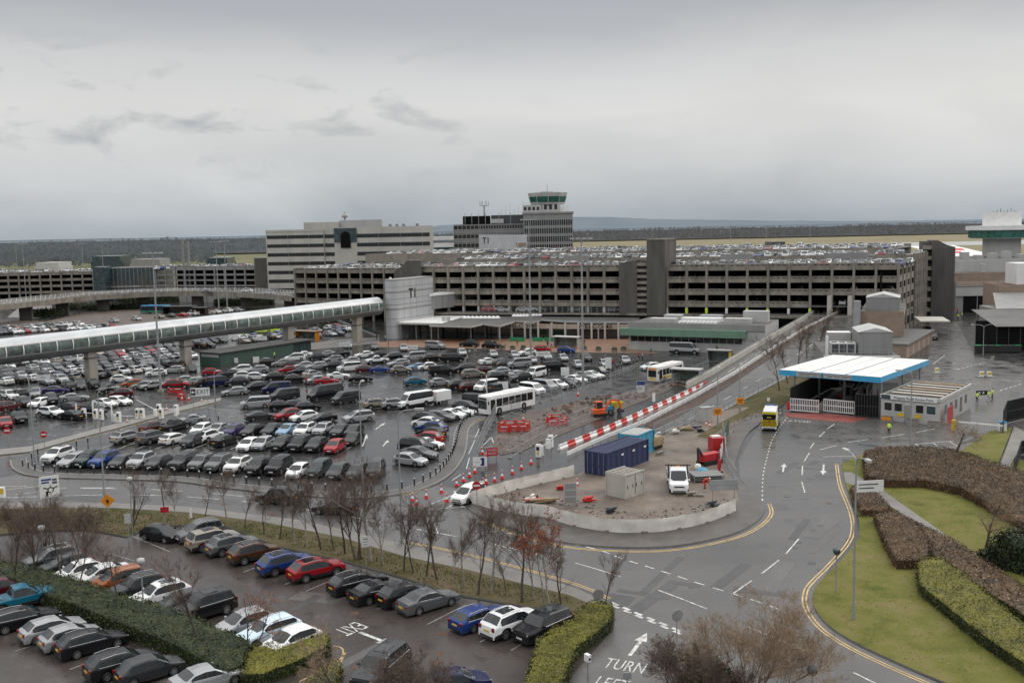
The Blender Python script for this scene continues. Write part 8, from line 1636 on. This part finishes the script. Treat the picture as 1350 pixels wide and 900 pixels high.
def barriers():
    pts = resample(GP([(737, 593), (790, 572), (850, 545), (905, 520), (934, 506)]), 2.05); protos = {}
    for i, (a, c) in enumerate(zip(pts, pts[1:])):
        m = 'pw' if i % 2 == 0 else 'red'; d = c-a; rz = atan2(d.y, d.x)
        if m not in protos:
            r = root('plastic_barrier', a, rz, ('white' if m == 'pw' else 'red') + ' water filled plastic barrier in the alternating row along the lane', 'barrier', ('white' if m == 'pw' else 'red') + ' barriers of the alternating row'); b = MB(); P = [(-.25, 0), (-.23, .2), (-.11, .34), (-.09, .68), (.09, .68), (.11, .34), (.23, .2), (.25, 0)]; L = 2.03
            b.add([(.01, y, z) for y, z in P] + [(L, y, z) for y, z in P], [(k, k+1, 8+k+1, 8+k) for k in range(7)] + [tuple(range(8)), tuple(range(15, 7, -1))], m); b.build('shell', r); b = MB(); b.tube((1, 0, .68), (1, 0, .73), .07, .08, 8, 'black'); b.build('filler_cap', r); protos[m] = r
        else: copy_tree(protos[m], a, rz)
    # red mesh pedestrian barriers
    q0 = root('pedestrian_barrier', (0, 0, 0), 0, None, 'barrier', 'red plastic pedestrian barriers at the dug up ground'); b = MB()
    for k in range(9): b.box(k*.24, k*.24+.08, -.03, .03, .12, .98, 'red')
    for z in (.12, .45, .9): b.box(0, 2.0, -.035, .035, z, z+.13, 'red')
    b.build('panel', q0)
    for x in (.25, 1.7): b = MB(); b.box(x-.09, x+.09, -.28, .28, 0, .1, 'black'); b.build('foot', q0)
    b = MB(); b.box(.5, 1.5, -.045, -.036, .78, .9, 'sign'); b.build('reflective_strip', q0)
    first = True
    for (px, py, a, lab) in ((656, 570, -14, 'in the left group by the bus'), (668, 569, -14, 'in the left group by the bus'), (680, 569, -10, 'in the left group by the bus'), (657, 566, 60, 'in the left group by the bus'), (690, 567, 60, 'in the left group by the bus'), (664, 564, -12, 'in the left group by the bus'), (676, 563, -12, 'in the left group by the bus'), (720, 562, -10, 'in the right group by the soil'), (731, 561, -8, 'in the right group by the soil'), (721, 558, 65, 'in the right group by the soil'), (741, 560, 65, 'in the right group by the soil'), (724, 555, -10, 'in the right group by the soil'), (221, 519, 5, 'below the tall mast at the ticket lanes'), (227, 519, 5, 'below the tall mast at the ticket lanes'), (234, 525, -30, 'below the tall mast at the ticket lanes')):
        c = q0 if first else copy_tree(q0); first = False; c.location = G(px, py); c.rotation_euler = (0, 0, radians(a)); c['label'] = 'red plastic pedestrian barrier ' + lab; c['group'] = 'red pedestrian barriers ' + lab
    for px, py, lab in ((700, 690-13, 'red plastic barrier lying flat inside the hoarding'), (688, 662, 'stack of red plastic feet lying inside the hoarding at left')):
        c = copy_tree(q0); c.location = G(px, py) + Vector((0, 0, .3)); c.rotation_euler = (radians(80), 0, radians(20)); c['label'] = lab; c['group'] = 'red plastic lying inside the hoarding'
barriers()
def fences():
    # temporary mesh fence panels on feet
    q0 = root('fence_panel', (0, 0, 0), 0, None, 'fence panel', None); L = 3.4; b = MB()
    for x in (.03, L-.03): b.tube((x, 0, .05), (x, 0, 2.0), .022, .022, 5, 'galv')
    for z in (.12, 1.0, 1.98): b.tube((.03, 0, z), (L-.03, 0, z), .02, .02, 5, 'galv')
    b.build('frame', q0); b = MB()
    for k in range(1, 34): x = L*k/34; b.box(x-.003, x+.003, -.003, .003, .12, 1.98, 'galv')
    for k in range(1, 14): z = .12+1.86*k/14; b.box(.03, L-.03, -.0045, -.0035, z-.003, z+.003, 'galv')
    b.build('wire_mesh', q0); b = MB(); b.box(-.12, .12, -.3, .3, 0, .13, 'rub'); b.build('foot', q0); first = True
    for pts, lab in ((GP([(629, 604), (640, 575), (655, 547)]), 'along the bus lane side of the dug up ground'), (GP([(672, 604), (700, 588), (735, 570), (770, 556), (815, 538), (858, 520), (905, 500), (935, 487)]), 'between the soil and the red and white barriers'), (GP([(662, 550), (700, 534), (745, 521)]), 'on the far side of the dug up ground'), (GP([(862, 577), (900, 560), (940, 546)]), 'along the top edge of the works compound'), (GP([(952, 568), (955, 592), (958, 622), (972, 645), (978, 655)]), 'along the right edge of the works compound')):
        P = resample(pts, 3.45)
        for a, c in zip(P, P[1:]):
            d = c-a; o = q0 if first else copy_tree(q0); first = False; o.location = a; o.rotation_euler = (0, 0, atan2(d.y, d.x)); o['label'] = 'grey wire mesh fence panel ' + lab; o['group'] = 'mesh fence panels ' + lab
    # white sheeted hoarding: two runs
    def run(pts, h, lab, seed):
        pts = smooth_path(GP(pts), 5); o = pts[0].copy(); r = root('sheeted_hoarding', o, 0, lab, 'hoarding'); q = resample(pts, .35); b = MB(); n = len(q); rnd = random.Random(seed); P = []
        for i, p in enumerate(q):
            for k in range(5):
                t = k/4; w = .10*mnoise.noise(Vector((i*.22, t*2.2, seed)))*(.4+t) + .05*sin(i*.9)*t; sag = 0; d = (q[min(i+1, n-1)]-q[max(i-1, 0)]).normalized(); nn = Vector((-d.y, d.x, 0)); P.append(p - o + nn*(w - .10) + Vector((0, 0, .12 + h*t - sag + .06*mnoise.noise(Vector((i*.5, 9, seed)))*t)))
        b.add(P, [(i*5+k, (i+1)*5+k, (i+1)*5+k+1, i*5+k+1) for i in range(n-1) for k in range(4)], 'sheet', True); b.build('sheeting', r)
        for p in resample(pts, 3.4): b = MB(); b.tube(p-o, p-o+Vector((0, 0, h+.28)), .03, .03, 6, 'galv'); b.box((p-o).x-.3, (p-o).x+.3, (p-o).y-.15, (p-o).y+.15, .1, .26, 'rub'); b.build('post', r)
    run([(622, 664), (640, 669), (657, 674), (690, 680), (712, 682), (723, 684), (757, 694), (790, 700), (823, 703), (867, 702), (900, 697), (923, 692), (950, 683), (971, 673)], 1.25, 'long white sheeted hoarding curving round the front of the works compound', 3)
    run([(622, 664), (650, 655), (690, 644), (757, 628)], 1.25, 'straight white sheeted hoarding along the left lane, ending at the navy container', 4)
    run([(948, 612), (952, 596), (956, 585)], 1.5, 'short crumpled white sheet on the fence beside the red plant', 5)
    def screen(pts, lab):
        p, q = GP(pts); r = root('green_screen', p, 0, lab, 'fence'); T, L = frame(p, p, q); b = MB(); b.T = T; b.box(0, L, 0, .03, .2, 2.3, 'dgreen'); b.build('screen', r); b = MB(); b.T = T; b.tube((0, 0, 0), (0, 0, 2.5), .04, .04, 5, 'galv'); b.tube((L, 0, 0), (L, 0, 2.5), .04, .04, 5, 'galv'); b.build('post', r)
    screen([(955, 590), (961, 573)], 'green mesh screen at the top right corner of the works compound')
    # bus lane fence
    r = root('lane_railing', G(700, 530), 0, 'low grey railing between the parked row and the bus lane', 'railing'); o = G(700, 530); pts = resample(GP([(697, 531), (720, 522), (760, 511), (800, 500), (830, 490), (845, 483)]), 2.0); b = MB()
    for p, q in zip(pts, pts[1:]):
        for z in (.5, .95): b.beam(p-o+Vector((0, 0, z)), q-o+Vector((0, 0, z)), .04, .05, 'galv')
    b.build('rail', r)
    for p in pts: b = MB(); b.box((p-o).x-.04, (p-o).x+.04, (p-o).y-.04, (p-o).y+.04, 0, 1.0, 'galv'); b.build('post', r)
fences()
def works():
    def thing(name, px, py, rz, lab, cat): return root(name, G(px, py), rz, lab, cat)
    r = thing('site_cabinet', 930, 556, .3, 'grey steel cabinet on the grass behind the works compound', 'cabinet'); b = MB(); b.box(-.75, .75, -.5, .5, 0, 2.1, 'lgrey'); b.build('body', r); b = MB(); b.box(-.8, .8, -.55, .55, 2.1, 2.2, 'galv'); b.build('lid', r); b = MB(); b.box(-.01, .01, -.52, -.505, .1, 2.0, 'dgrey'); b.build('door', r)
    r = thing('skip', 945, 594, .2, 'tall red steel bin at the top right of the compound', 'bin'); b = MB(); b.prism([(-.8, -.7), (.8, -.7), (.9, .7), (-.9, .7)], .1, 1.75, 'signr'); b.build('body', r); b = MB()
    for k in range(5): b.box(-.78+k*.37, -.72+k*.37, -.76, -.705, .1, 1.7, 'red')
    b.build('rib', r); b = MB(); b.box(-.7, .4, -.4, .5, 1.75, 1.95, 'sheet'); b.build('load', r)
    r = thing('tracked_plant', 936, 612, .6, 'dark red and black machine parked by the compound fence', 'machine'); b = MB(); b.prism([(-1.4, -.5), (1.2, -.5), (1.2, .5), (-1.4, .5)], .5, 1.4, 'signr'); b.build('body', r); b = MB(); b.prism([(-1.5, -.75), (1.4, -.75), (1.4, -.45), (-1.5, -.45)], .1, .6, 'black'); b.prism([(-1.5, .45), (1.4, .45), (1.4, .75), (-1.5, .75)], .1, .6, 'black'); b.build('track', r); b = MB(); b.beam((-1.3, 0, 1.3), (-2.3, -.3, 2.3), .2, .25, 'black'); b.beam((-2.3, -.3, 2.3), (-2.5, -.6, .6), .2, .2, 'black'); b.build('boom', r)
    r = thing('orange_pump', 947, 624, .2, 'upright red pump beside blue tarpaulin at the compound fence', 'machine'); b = MB(); b.beam((0, 0, .1), (.2, 0, 1.6), .3, .35, 'signr'); b.build('body', r); b = MB(); b.beam((-.6, 0, .1), (.5, .1, .1), .5, .25, 'black'); b.build('base', r)
    r = thing('tarpaulin', 926, 622, .2, 'small turquoise tarpaulin bundle in front of the red machine', 'tarpaulin'); b = MB(); b.lathe([(.8, 0), (.7, .3), (.3, .5), (.05, .52)], 9, 'turq'); b.build('cloth', r); r = thing('bag', 920, 619, .2, 'white bulk bag left of the turquoise tarpaulin', 'bag'); b = MB(); b.lathe([(.35, 0), (.42, .3), (.38, .6), (.2, .7)], 9, 'sheet'); b.build('sack', r)
    r = thing('mesh_deck', 931, 633, .1, 'grey mesh panels stacked flat in front of the red suited worker', 'mesh stack'); b = MB()
    for k in range(3): b.box(-1.7, 1.7, -1.2, 1.2, .3+k*.22, .36+k*.22, 'mgrey')
    for x in (-1.7, 1.62):
        for y in (-1.2, 1.12): b.box(x, x+.08, y, y+.08, 0, .9, 'galv')
    b.build('panels', r); b = MB()
    for k in range(12): b.box(-1.7+k*.3, -1.66+k*.3, -1.2, 1.2, .81, .86, 'galv')
    b.build('bars', r)
    r = thing('site_generator', 863, 592, .8, 'cream topped towable generator behind the turquoise container', 'generator'); b = MB(); b.prism([(-1.1, -.7), (1.1, -.7), (1.1, .7), (-1.1, .7)], .6, 1.5, 'timber'); b.prism([(-1.0, -.6), (.9, -.6), (.9, .6), (-1.0, .6)], 1.5, 1.7, 'timber'); b.build('canopy', r); b = MB(); b.box(-.9, .9, -.6, .6, .2, .59, 'black'); b.beam((1.1, 0, .5), (2.0, 0, .4), .08, .08, 'black'); b.build('chassis', r)
    for k, (px, py, rz, lab, m) in enumerate(((902, 568, .4, 'pile of pale timber lengths at the top of the compound', 'timber'), (912, 566, .3, 'long blue and black pipes lying at the top of the compound', 'navy'), (923, 570, .1, 'dark heap of sheeting beside the grey cabinet', 'cloth'), (890, 572, .5, 'small white and blue heap left of the timber pile', 'sheet'), (868, 600, .5, 'grey kerb stones lying right of the turquoise container', 'rub'), (700, 661, .7, 'crumpled white bags inside the hoarding', 'sheet'), (716, 664, .2, 'pale planks heaped inside the hoarding', 'timber'), (806, 690-14, .4, 'dark cable heap before the generator container', 'cloth'), (915, 655, .2, 'grey slabs stacked near the red suited worker', 'rub'), (940, 668, .1, 'dark sheets leaning low behind the front hoarding', 'dgrey'), (772, 662, .3, 'red plastic crate beside the grey backed sign', 'red'), (743, 655-9, .2, 'red bucket inside the hoarding left of the grey backed sign', 'red'))):
        r = thing('material_pile', px, py, rz, lab, 'pile'); b = MB(); rnd = random.Random(k); 
        for i in range(6): x, y = rnd.uniform(-.5, .5), rnd.uniform(-.4, .4); L = rnd.uniform(.5, 1.6) if m in ('timber', 'navy') else rnd.uniform(.2, .6); b.T = Matrix.Translation((x, y, .1+i*.07)) @ Matrix.Rotation(rnd.gauss(0, .3), 4, 'Z') @ Matrix.Rotation(rnd.gauss(0, .1), 4, 'Y'); b.prism([(-L, -.14), (L, -.12), (L*.95, .14), (-L, .12)], 0, rnd.uniform(.08, .22), m)
        b.build('pieces', r)
    # bus shelters by the yellow bus
    for px, py, w, lab, m in ((905, 505, 5.0, 'glass bus shelter beside the yellow bus', 'lgrey'), (948, 478, 4.5, 'small shelter with yellow end beneath the ramp parapet', 'mgrey'), (747, 458, 6.0, 'grey canopied shelter by the terminal kerb above the blue hatchback', 'lgrey'), (405, 449, 6.5, 'orange fronted stand beyond the walkway piers', 'tan')):
        r = thing('passenger_shelter', px, py, radians(-28), lab, 'shelter'); b = MB(); b.box(-w/2-.3, w/2+.3, -1.0, 1.2, 2.5, 2.7, m); b.build('roof', r); b = MB(); b.box(-w/2, w/2, 1.0, 1.04, .2, 2.45, 'tglass'); b.build('glass_panel', r)
        for x in (-w/2, w/2): b = MB(); b.box(x-.05, x+.05, -.7, .99, 0, 2.5, 'yellow' if 'yellow end' in lab and x > 0 else ('osign' if 'orange' in lab else 'galv')); b.build('end_panel', r)
    for i, (px, py) in enumerate([(770, 462), (789, 463), (810, 464), (822, 463), (662, 461), (676, 461.5), (690, 461)]):
        r = root('plant_tub', G(px, py), 0, 'round grey planter tub with low shrub on the terracotta paving', 'planter', 'planter tubs on the terminal paving'); b = MB(); b.lathe([(.6, 0), (.75, .6)], 10, 'rub'); b.build('tub', r); b = MB(); b.lathe([(.68, .6), (.6, .95), (.2, 1.15)], 9, 'dleaf'); b.build('shrub', r)
works()
# ------------------------------------------------------------------ people
def body_mesh(name, pose, top, legs, seed=0):
    P = {'stand': dict(hip=(0, 0, .93), chest=(0, .01, 1.30), neck=(0, .0, 1.47), head=(0, -.03, 1.64), kn=[(.11, -.02, .50), (-.11, 0, .50)], ft=[(.13, 0, .08), (-.13, .02, .08)], el=[(.26, .02, 1.12), (-.26, .02, 1.12)], ha=[(.25, -.14, .90), (-.27, -.08, .88)]),
         'walk': dict(hip=(0, 0, .92), chest=(0, -.03, 1.29), neck=(0, -.04, 1.46), head=(0, -.08, 1.63), kn=[(.10, -.16, .52), (-.10, .06, .50)], ft=[(.10, -.30, .08), (-.10, .32, .12)], el=[(.25, .12, 1.12), (-.25, -.10, 1.12)], ha=[(.24, .10, .88), (-.24, -.30, .98)]),
         'bend': dict(hip=(0, .18, .80), chest=(0, -.18, 1.02), neck=(0, -.34, 1.10), head=(0, -.48, 1.12), kn=[(.13, -.12, .46), (-.13, -.02, .45)], ft=[(.14, .02, .08), (-.15, .10, .08)], el=[(.26, -.35, .82), (-.26, -.36, .80)], ha=[(.16, -.50, .56), (-.14, -.52, .55)])}[pose]
    v = []; e = []; r = []
    def add(p, rad, par=None): v.append(Vector(p)); r.append(rad); i = len(v)-1; (e.append((par, i)) if par is not None else None); return i
    hip = add(P['hip'], (.16, .12)); ch = add(P['chest'], (.185, .125), hip); nk = add(P['neck'], (.06, .06), ch); hd = add(Vector(P['neck']).lerp(Vector(P['head']), .75), (.082, .095), nk); tp = add(Vector(P['head']) + (Vector(P['head'])-Vector(P['neck'])).normalized()*.08, (.07, .085), hd)
    for s in (0, 1):
        sg = 1 if s == 0 else -1; sh = add(Vector(P['chest']) + Vector((sg*.185, 0, .07)), (.075, .07), ch); el = add(P['el'][s], (.05, .05), sh); wr = add(P['ha'][s], (.036, .036), el); add(Vector(P['ha'][s]) + (Vector(P['ha'][s])-Vector(P['el'][s])).normalized()*.15, (.035, .02), wr)
        th = add(Vector(P['hip']) + Vector((sg*.095, 0, -.08)), (.095, .095), hip); kn = add(P['kn'][s], (.066, .07), th); an = add(P['ft'][s], (.045, .05), kn); add(Vector(P['ft'][s]) + Vector((0, -.19, -.03)), (.045, .03), an)
    me = bpy.data.meshes.new(name); me.from_pydata([tuple(q) for q in v], e, []); o = bpy.data.objects.new(name, me); COL.objects.link(o)
    md = o.modifiers.new('skin', 'SKIN'); md.use_smooth_shade = True
    for i, sv in enumerate(me.skin_vertices[0].data): sv.radius = r[i]; sv.use_root = (i == 0)
    sb = o.modifiers.new('sub', 'SUBSURF'); sb.levels = 1; sb.render_levels = 1
    bpy.context.view_layer.update(); out = bpy.data.meshes.new_from_object(o.evaluated_get(bpy.context.evaluated_depsgraph_get())); COL.objects.unlink(o); bpy.data.objects.remove(o)
    out.materials.clear(); [out.materials.append(MT[m]) for m in (top, legs, 'skin', 'black')]
    hipz = P['hip'][2]; hv = Vector(P['head']); nv = Vector(P['neck'])
    for f in out.polygons:
        c = f.center; d = [(v[i]-c).length for i in range(len(v))]; k = d.index(min(d))
        f.material_index = 2 if k in (3, 4) or (k in (8, 16)) else (3 if k in (12, 20, 11, 19) and c.z < .16 else (1 if (k in (9, 10, 11, 12, 17, 18, 19, 20) or c.z < hipz-.06 and k in (0,)) else 0))
    return out, v[tp], v[hd]
PB = {}
def person(px, py, pose, top, legs, label, rz, hat=None, group=None, z=0.0, p=None):
    key = (pose, top, legs)
    if key not in PB: PB[key] = body_mesh('body', *key)
    me, tp, hd = PB[key]; r = root('person', G(px, py) + Vector((0, 0, z)) if p is None else p, rz, label, 'person', group); o = bpy.data.objects.new('body', me); COL.objects.link(o); o.parent = r
    b = MB(); n = 10; ax = (tp-hd).normalized(); b.T = Matrix.Translation(hd.lerp(tp, .55)) @ Vector((0, 0, 1)).rotation_difference(ax).to_matrix().to_4x4(); b.lathe([(.098, -.02), (.104, .04), (.085, .09), (.03, .115)], n, hat or 'black')
    if hat: b.lathe([(.13, -.03), (.10, 0)], n, hat)
    b.build('helmet' if hat else 'hair', r)
    if top in ('hivis',):
        b = MB()
        for zz in (1.08, 1.22): b.lathe([(.19, zz), (.19, zz+.05)], 10, 'sign')
        b.T = None; b.v = [Vector((q.x, q.y*.72, q.z)) for q in b.v]; b.build('reflective_stripe', r)
    return r
person(1172, 573, 'stand', 'hivis', 'cloth', 'person in yellow hi vis jacket standing alone on the road before the gatehouse', 2.6)
person(1288, 531, 'stand', 'hivis', 'cloth', 'person in hi vis jacket with back turned, left of a pair behind the gatehouse', 3.0); person(1303, 529, 'walk', 'hivis', 'cloth2', 'person in hi vis jacket walking, nearer of a pair behind the gatehouse', 1.5); person(1308, 526, 'stand', 'hivis', 'cloth', 'person in hi vis jacket at the right of the pair behind the gatehouse', .6)
person(929, 645, 'bend', 'red', 'red', 'person in red overalls and white helmet bending over in the works compound', 1.4, 'pw', z=.1)
for i, (px, py, l, t) in enumerate(((1263, 421, 'person in hi vis vest by the foot of the dark stair tower, at left', 'hivis'), (1268, 419, 'person in hi vis vest by the foot of the dark stair tower, at right', 'hivis'), (1262, 413, 'person in orange jacket by the cargo shed door', 'orange'), (1108, 531, 'person in red jacket on the lane island under the gate canopy', 'red'), (1157, 527, 'person in orange jacket between canopy and gatehouse', 'orange'), (362, 473, 'person in hi vis vest at the pay office wall', 'hivis'), (349, 473, 'person in red jacket at the pay office wall, left of the hi vis vest', 'cloth3'), (332, 480, 'person in dark clothes beside the white framed panel', 'cloth'))): person(px, py, 'stand', t, 'cloth', l, i*1.1)
tops = ['cloth', 'cloth2', 'cloth3', 'cloth', 'cloth2']
for i, (px, py, lab) in enumerate([(497, 449, 'person in dark clothes by the rounded lift tower'), (508, 450, 'person in pale jacket by the rounded lift tower'), (512, 458, 'person in dark clothes crossing in front of the lift tower'), (537, 451, 'person in pale jacket walking beneath the white canopy roof'), (619, 470, 'person in dark clothes behind the black taxi cabs'), (627, 464, 'person in pale trousers between the black taxi cabs'), (616, 478, 'person in pale jacket loading the black van'), (589, 474, 'person in dark clothes at the tail of the black SUV'), (404, 508, 'person in grey between the dark cars near the red coupe'), (452, 508, 'person in pale jacket beside the black van'), (722, 458, 'person in dark clothes left of the blue hatchback'), (727, 459, 'person in dark jacket beside the blue hatchback'), (754, 457, 'person in red jacket at the grey canopied shelter'), (770, 456, 'person in pale jacket right of the grey canopied shelter'), (744, 474, 'person in dark clothes among cars right of the tall mast'), (842, 475, 'person in maroon coat at the crossing, left of a pair'), (847, 475, 'person in pale coat at the crossing, right of a pair'), (808, 484, 'person in dark clothes by the tall white board'), (688, 467, 'person in dark clothes beside the white hatchback at the kerb'), (858, 464, 'person sitting low by the arrivals building wall'), (945, 466, 'person with luggage at the right of the silver minibus'), (951, 468, 'person in dark coat at the right of the silver minibus'), (958, 469, 'person in red at the right of the silver minibus'), (964, 470, 'person in black at the ramp foot right of the silver minibus'), (380, 446, 'person in dark clothes beyond the walkway pier'), (415, 446, 'person in bright jacket by the orange fronted stand'), (666, 458, 'person in dark clothes near the terminal doors'), (682, 456, 'person in dark clothes walking on the terracotta paving')]): person(px, py, 'bend' if 'sitting' in lab else ('walk' if i % 2 else 'stand'), tops[i % 5] if 'red' not in lab and 'maroon' not in lab else 'cloth3', 'cloth2' if 'pale trousers' in lab else 'cloth', lab, i*.9)
for px0, px1, py, ty, m, lab in ((120, 160, 352, 338, 'bglass', 'dark green domed hangar before the distant left woodland'), (46, 78, 352, 346.5, 'lgrey', 'long low white shed before the distant left woodland'), (171, 212, 350, 342, 'mgrey', 'low grey sheds beyond the glass hall'), (272, 300, 349, 340, 'bglass', 'dark glazed low building beyond the second distant car park'), (1018, 1036, 327, 319, 'dgrey', 'dark box building on the airfield edge behind the roof cars')):
    A, B = D(px0, py, 640), D(px1, py, 640); r = root('distant_shed', A.xy.to_3d(), 0, lab, 'shed'); h = D(px0, ty, 640).z; w = (B-A).length; b = MB(); b.prism([(0, 0), (w, 0), (w, 20), (0, 20)], 0, h*.8, m); b.build('wall', r); b = MB(); b.prism([(w*.04, .5), (w*.96, .5), (w*.96, 20), (w*.04, 20)], h*.8, h, m); b.build('roof', r)
